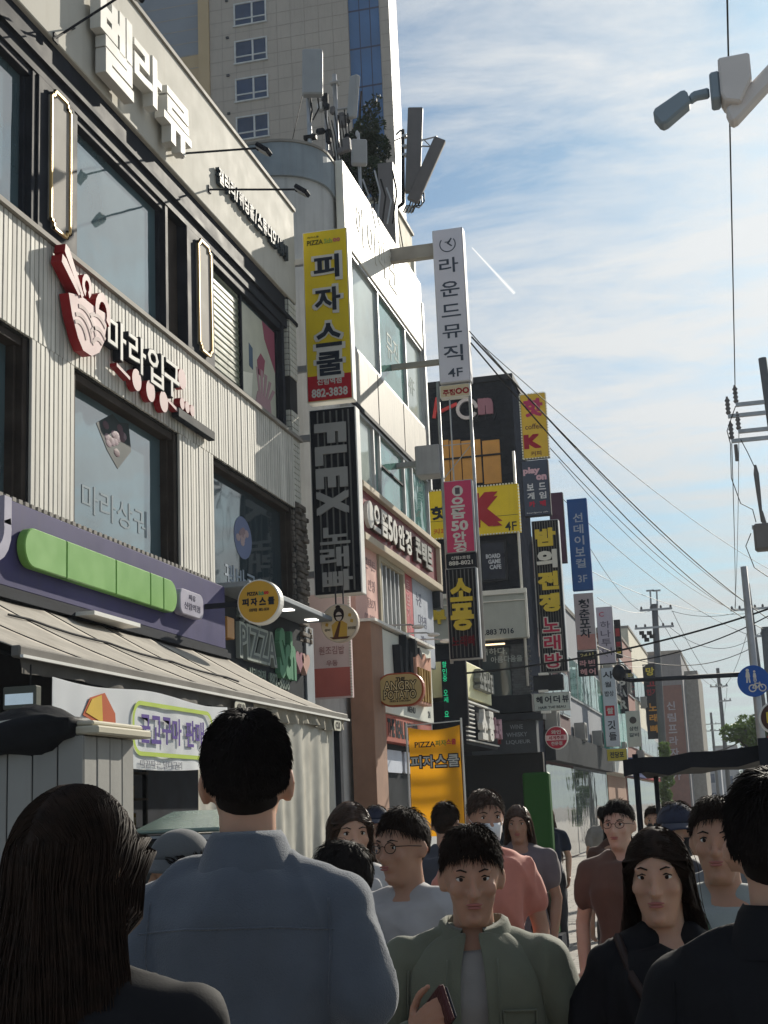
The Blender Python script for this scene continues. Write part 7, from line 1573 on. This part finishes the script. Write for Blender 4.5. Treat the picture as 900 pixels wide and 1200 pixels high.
overshirt(ts, As, sageM, 2.0, wid=.95)
ts.update_tag(); bpy.context.view_layer.update()
d_ = (As['r'][2]-As['r'][1]).normalized(); pn_ = Vector((-.7, -.1, .2)); pn_ = (pn_-d_*pn_.dot(d_)).normalized(); w_ = ts.matrix_world @ (As['r'][2]+d_*.085+pn_*.034); R3_ = ts.matrix_world.to_3x3().normalized(); d_ = (R3_ @ d_).normalized(); pn_ = (R3_ @ pn_).normalized(); u_ = d_.cross(pn_)
t = thing('phone_wallet', 'dark leather phone wallet held in the hand of the man in sage', 'wallet', w_)
MB().obox(w_+u_*.012, u_, d_, pn_, .042, .078, .008).build('cover', pm('leather_maroon', (.055, .018, .018), .4, var=.3, bump=.2, bscale=120), t, bevel=.004)
MB().obox(w_+u_*.012+pn_*.0125, u_, d_, pn_, .037, .073, .004).build('phone', M['dark_metal'], t, bevel=.003)
# the two in pale tops behind, between the stall and the man in sage
place('person in a light grey tee with brown hair walking beside the vinyl curtain', 408, 938, 5.6, PI+.2, hair='bob', hm=pm('hair_chestnut', (.045, .022, .012), .5, var=.4, scale=40, spec=.4), strap=pm('strap_tan', (.20, .11, .05), .6), headrot=(.25, -.1), top=lgrey, bottom=denim, seed=8, sk='a', vox=.010, strands=1800)
place('person in a pale grey top just behind the shoulder of the man in sage', 474, 948, 4.7, PI-.25, hair='short', hm=HAIRB, glasses=True, headrot=(-.25, -.05), top=fabric('pale_top', (.36, .35, .35)), bottom=khaki, seed=9, sk='b', vox=.010, strands=1800)
t0, h0, HR0, A0 = place('short person in white sleeves partly hidden by the tall man', 401, 985, 4.3, PI/2+.3, hair='short', top=whiteM, bottom=denim, seed=10, vox=.010, strands=700, sleeve=1.0)
# capped face in front of the oven
t0, h0, HR0, A0 = place('short woman in a grey brimmed cap looking left in front of the oven', 216, 971, 4.4, PI/2+.75, hair='bob', top=blackM, bottom=khaki, seed=11, sk='a', vox=.009, strands=1800, headrot=(.1, -.10), wid=.92)
capM = fabric('cap_grey', (.10, .105, .11), .2)
cp = MB().ell(h0(HC+Vector((0, -.008, .045))), (.087, .108, .090), 28, 18, rot=HR0, fn=lambda a, b, c_: 1.0 if c_ > -.05 else .82).build('cap', capM, t0, smooth=True)
vs = []
for j in range(7):
    for i in range(17): a = R_(-62+124*i/16); r = .098+.085*(j/6)*math.cos(a*.72); q_ = Vector((math.sin(a)*(.088+.030*j/6), -.01+math.cos(a)*r*1.02, .050-.028*(j/6)**1.3-.02*(math.sin(a)**2)*(j/6+.4))); vs.append(tuple(h0(HC+q_)))
br_ = MB().add(vs, [(j*17+i, j*17+i+1, (j+1)*17+i+1, (j+1)*17+i) for j in range(6) for i in range(16)]).build('brim', capM, cp, smooth=True); br_.modifiers.new('s', 'SOLIDIFY').thickness = .005
# woman in black with a corded bag
ar9 = {'r': [(.172, -.005, 1.376), (.236, -.02, 1.12), (.150, .20, 1.135)], 'l': [(-.172, -.005, 1.376), (-.25, -.02, 1.11), (-.19, .12, .93)]}
tw, hw, HRw, Aw = place('woman facing us in a black tee with a small printed chest line and bag strap', 768, 966, 3.6, PI+.10, hair='long', hm=HAIRB, top=blackM, bottom=blackM, seed=12, sk='a', vox=.008, strands=3000, arms=ar9, headrot=(-.15, -.08), wid=.90)
bpy.context.view_layer.update()
pr = MB()
for i in range(8): pr.obox((-.045+.006*i, .142-.001*i, 1.165-.016*i), Vector((.9, 0, .4)).normalized(), Vector((-.4, 0, .9)).normalized(), Vector((0, 1, 0)), .010+.001*i, .0055, .004)
pr.build('chest_print', M['letter_white'], tw)
q_ = tw.matrix_world
t = thing('shoulder_bag', 'small dark shoulder bag with a pale corded pull on the woman in black', 'bag', q_ @ Vector((-.14, .16, .95)))
P = [q_ @ Vector(v) for v in ((.11, -.10, 1.43), (.12, .02, 1.452), (.09, .115, 1.36), (.02, .155, 1.24), (-.06, .162, 1.12), (-.12, .17, 1.02))]
MB().tube(P, .011, 6).build('strap', pm('strap_leather', (.03, .02, .018), .5), t, smooth=True)
cbag = q_ @ Vector((-.14, .20, .95)); MB().obox(cbag, Vector((-1, .1, 0)).normalized(), Vector((0, 0, 1)), Vector((.1, 1, 0)).normalized(), .10, .075, .035).build('bag_body', pm('bag_leather', (.02, .017, .018), .5, var=.2), t, bevel=.02)
MB().tube([q_ @ Vector((-.055, .178, 1.16)), q_ @ Vector((-.062, .185, 1.13)), q_ @ Vector((-.050, .187, 1.10)), q_ @ Vector((-.066, .187, 1.115)), q_ @ Vector((-.07, .185, 1.08))], .004, 6).build('cord_pull', paint(206, 196, 170), t)
# person with a green sash
tg, hg, HRg, Ag = place('person in a pale top with a broad green sash across the chest', 838, 935, 4.3, PI-.1, hair='short', hm=HAIRB, top=fabric('pale_green_grey', (.27, .30, .29)), bottom=khaki, seed=13, sk='b', vox=.009, strands=1800)
sv = []
for i in range(25):
    u = i/24; z = 1.445-.50*u; x_ = .105-.25*u; 
    for dx_ in (-.045, .045): sv.append((x_+dx_, .150-.03*abs(x_+dx_)-(.10*(1-u/.18)**2 if u < .18 else 0), z+dx_*.4))
MB().add(sv, [(2*i, 2*i+1, 2*i+3, 2*i+2) for i in range(24)]).build('sash', greenM, tg, smooth=True)
# big dark back at the right edge
place('broad person seen from behind in a black jacket at the right edge', 902, 905, 2.55, -.1, hair='short', top=blackM, bottom=khaki, seed=15, wid=1.10, vox=.009, strands=5000, sleeve=1.0, topkind='jacket', collar=True, seams=[[(-.20, 1.31), (0, 1.32), (.20, 1.31)], [(0, 1.31), (0, 1.0)], [(-.185, 1.39), (-.19, 1.28), (-.18, 1.18)]])
# far walkers
far = [(640, 944, 17.0, PI, 'bob', navyM, 'distant walker in navy between the man in sage and the woman in black'), (566, 925, 6.6, PI+.2, 'bun', fabric('coral_cloth', (.52, .20, .15)), 'woman in a coral top with her hair up just behind the man in sage'),
       (724, 938, 7.4, PI, 'short', brownM, 'man in a brown shirt left of the woman in black'), (520, 940, 8.4, .1, 'short', slateM, 'walker in slate seen from behind beyond the man in sage'), (606, 942, 9.4, PI-.2, 'long', mauve, 'woman in a mauve top beyond the man in sage'),
       (790, 940, 6.2, PI+.1, 'short', slateM, 'man in dark grey behind the woman in black'), (720, 943, 10.5, PI, 'bob', brownM, 'distant woman in brown under the canopy edge'), (868, 930, 6.0, 0, 'short', fabric('mid_grey', (.14, .145, .15)), 'man in mid grey seen from behind under the black canopy'),
       (440, 944, 9.8, PI, 'short', slateM, 'distant man in slate beside the vinyl curtain'), (765, 945, 12.5, PI, 'short', navyM, 'farthest walker in navy under the canopy'), (706, 945, 19.0, 0, 'short', greyT, 'farthest walker in a grey tee in the middle of the street')]
clm = fabric('mask_white', (.70, .70, .70), .05); bkm = fabric('mask_black', (.02, .02, .022), .05); capb = fabric('cap_navy', (.03, .035, .06), .1); HAIRC = pm('hair_brown', (.055, .028, .016), .5, var=.4, scale=40, spec=.4); stl = pm('strap_dark', (.025, .022, .02), .6)
EXTRA = {1: dict(mask=clm, hm=HAIRC), 2: dict(glasses=True), 4: dict(hm=HAIRC, strap=stl), 5: dict(cap=capb, mask=bkm), 6: dict(mask=clm), 8: dict(cap=capb), 0: dict(hm=HAIRC), 9: dict(mask=bkm)}
for i, (px, py, Y, yw, hr, tm, lab) in enumerate(far): place(lab, px, py, Y, yw, hair=hr, top=tm, bottom=[khaki, denim][i % 2], seed=20+i, sk='abc'[i % 3], vox=.012, strands=1200, wid=(.93 if hr != 'short' else 1.0)*(1+.05*math.sin(i*2.1)), headrot=(.28*math.sin(i*1.7+.5), -.10*abs(math.cos(i*2.3))), **{**dict(hm=HAIRB if i % 2 else HAIRM), **EXTRA.get(i, {})})
# standing signs in the blurred middle distance
for (px0, py0, px1, py1, Y, col, lab) in ((614, 905, 645, 985, 16.5, (48, 84, 44), 'dull green standing light sign in the middle of the crowd'),):
    x0, x1, z0, z1 = rectY(px0, py0, px1, py1, Y); t = thing('standing_sign', lab, 'sign', ((x0+x1)/2, Y, 0)); MB().box(x0, x1, Y, Y+.2, .25, z1).build('panel', paint(*col), t, bevel=.02); MB().box(x0-.05, x1+.05, Y-.1, Y+.3, 0, .249).build('base', M['dark_metal'], t)
# thin air over the far street
hzm = bpy.data.materials.new('haze_air'); hzm.use_nodes = True; ht = hzm.node_tree; ht.nodes.clear(); pv = ht.nodes.new('ShaderNodeVolumePrincipled'); ho_ = ht.nodes.new('ShaderNodeOutputMaterial'); ht.links.new(pv.outputs[0], ho_.inputs['Volume'])
pv.inputs['Density'].default_value = .0006; pv.inputs['Color'].default_value = (.86, .92, 1.0, 1); pv.inputs['Anisotropy'].default_value = .0
if HAZE: tag(MB().box(-60, 60, -30, 330, -1.5, 70).build('haze', hzm), kind='stuff')
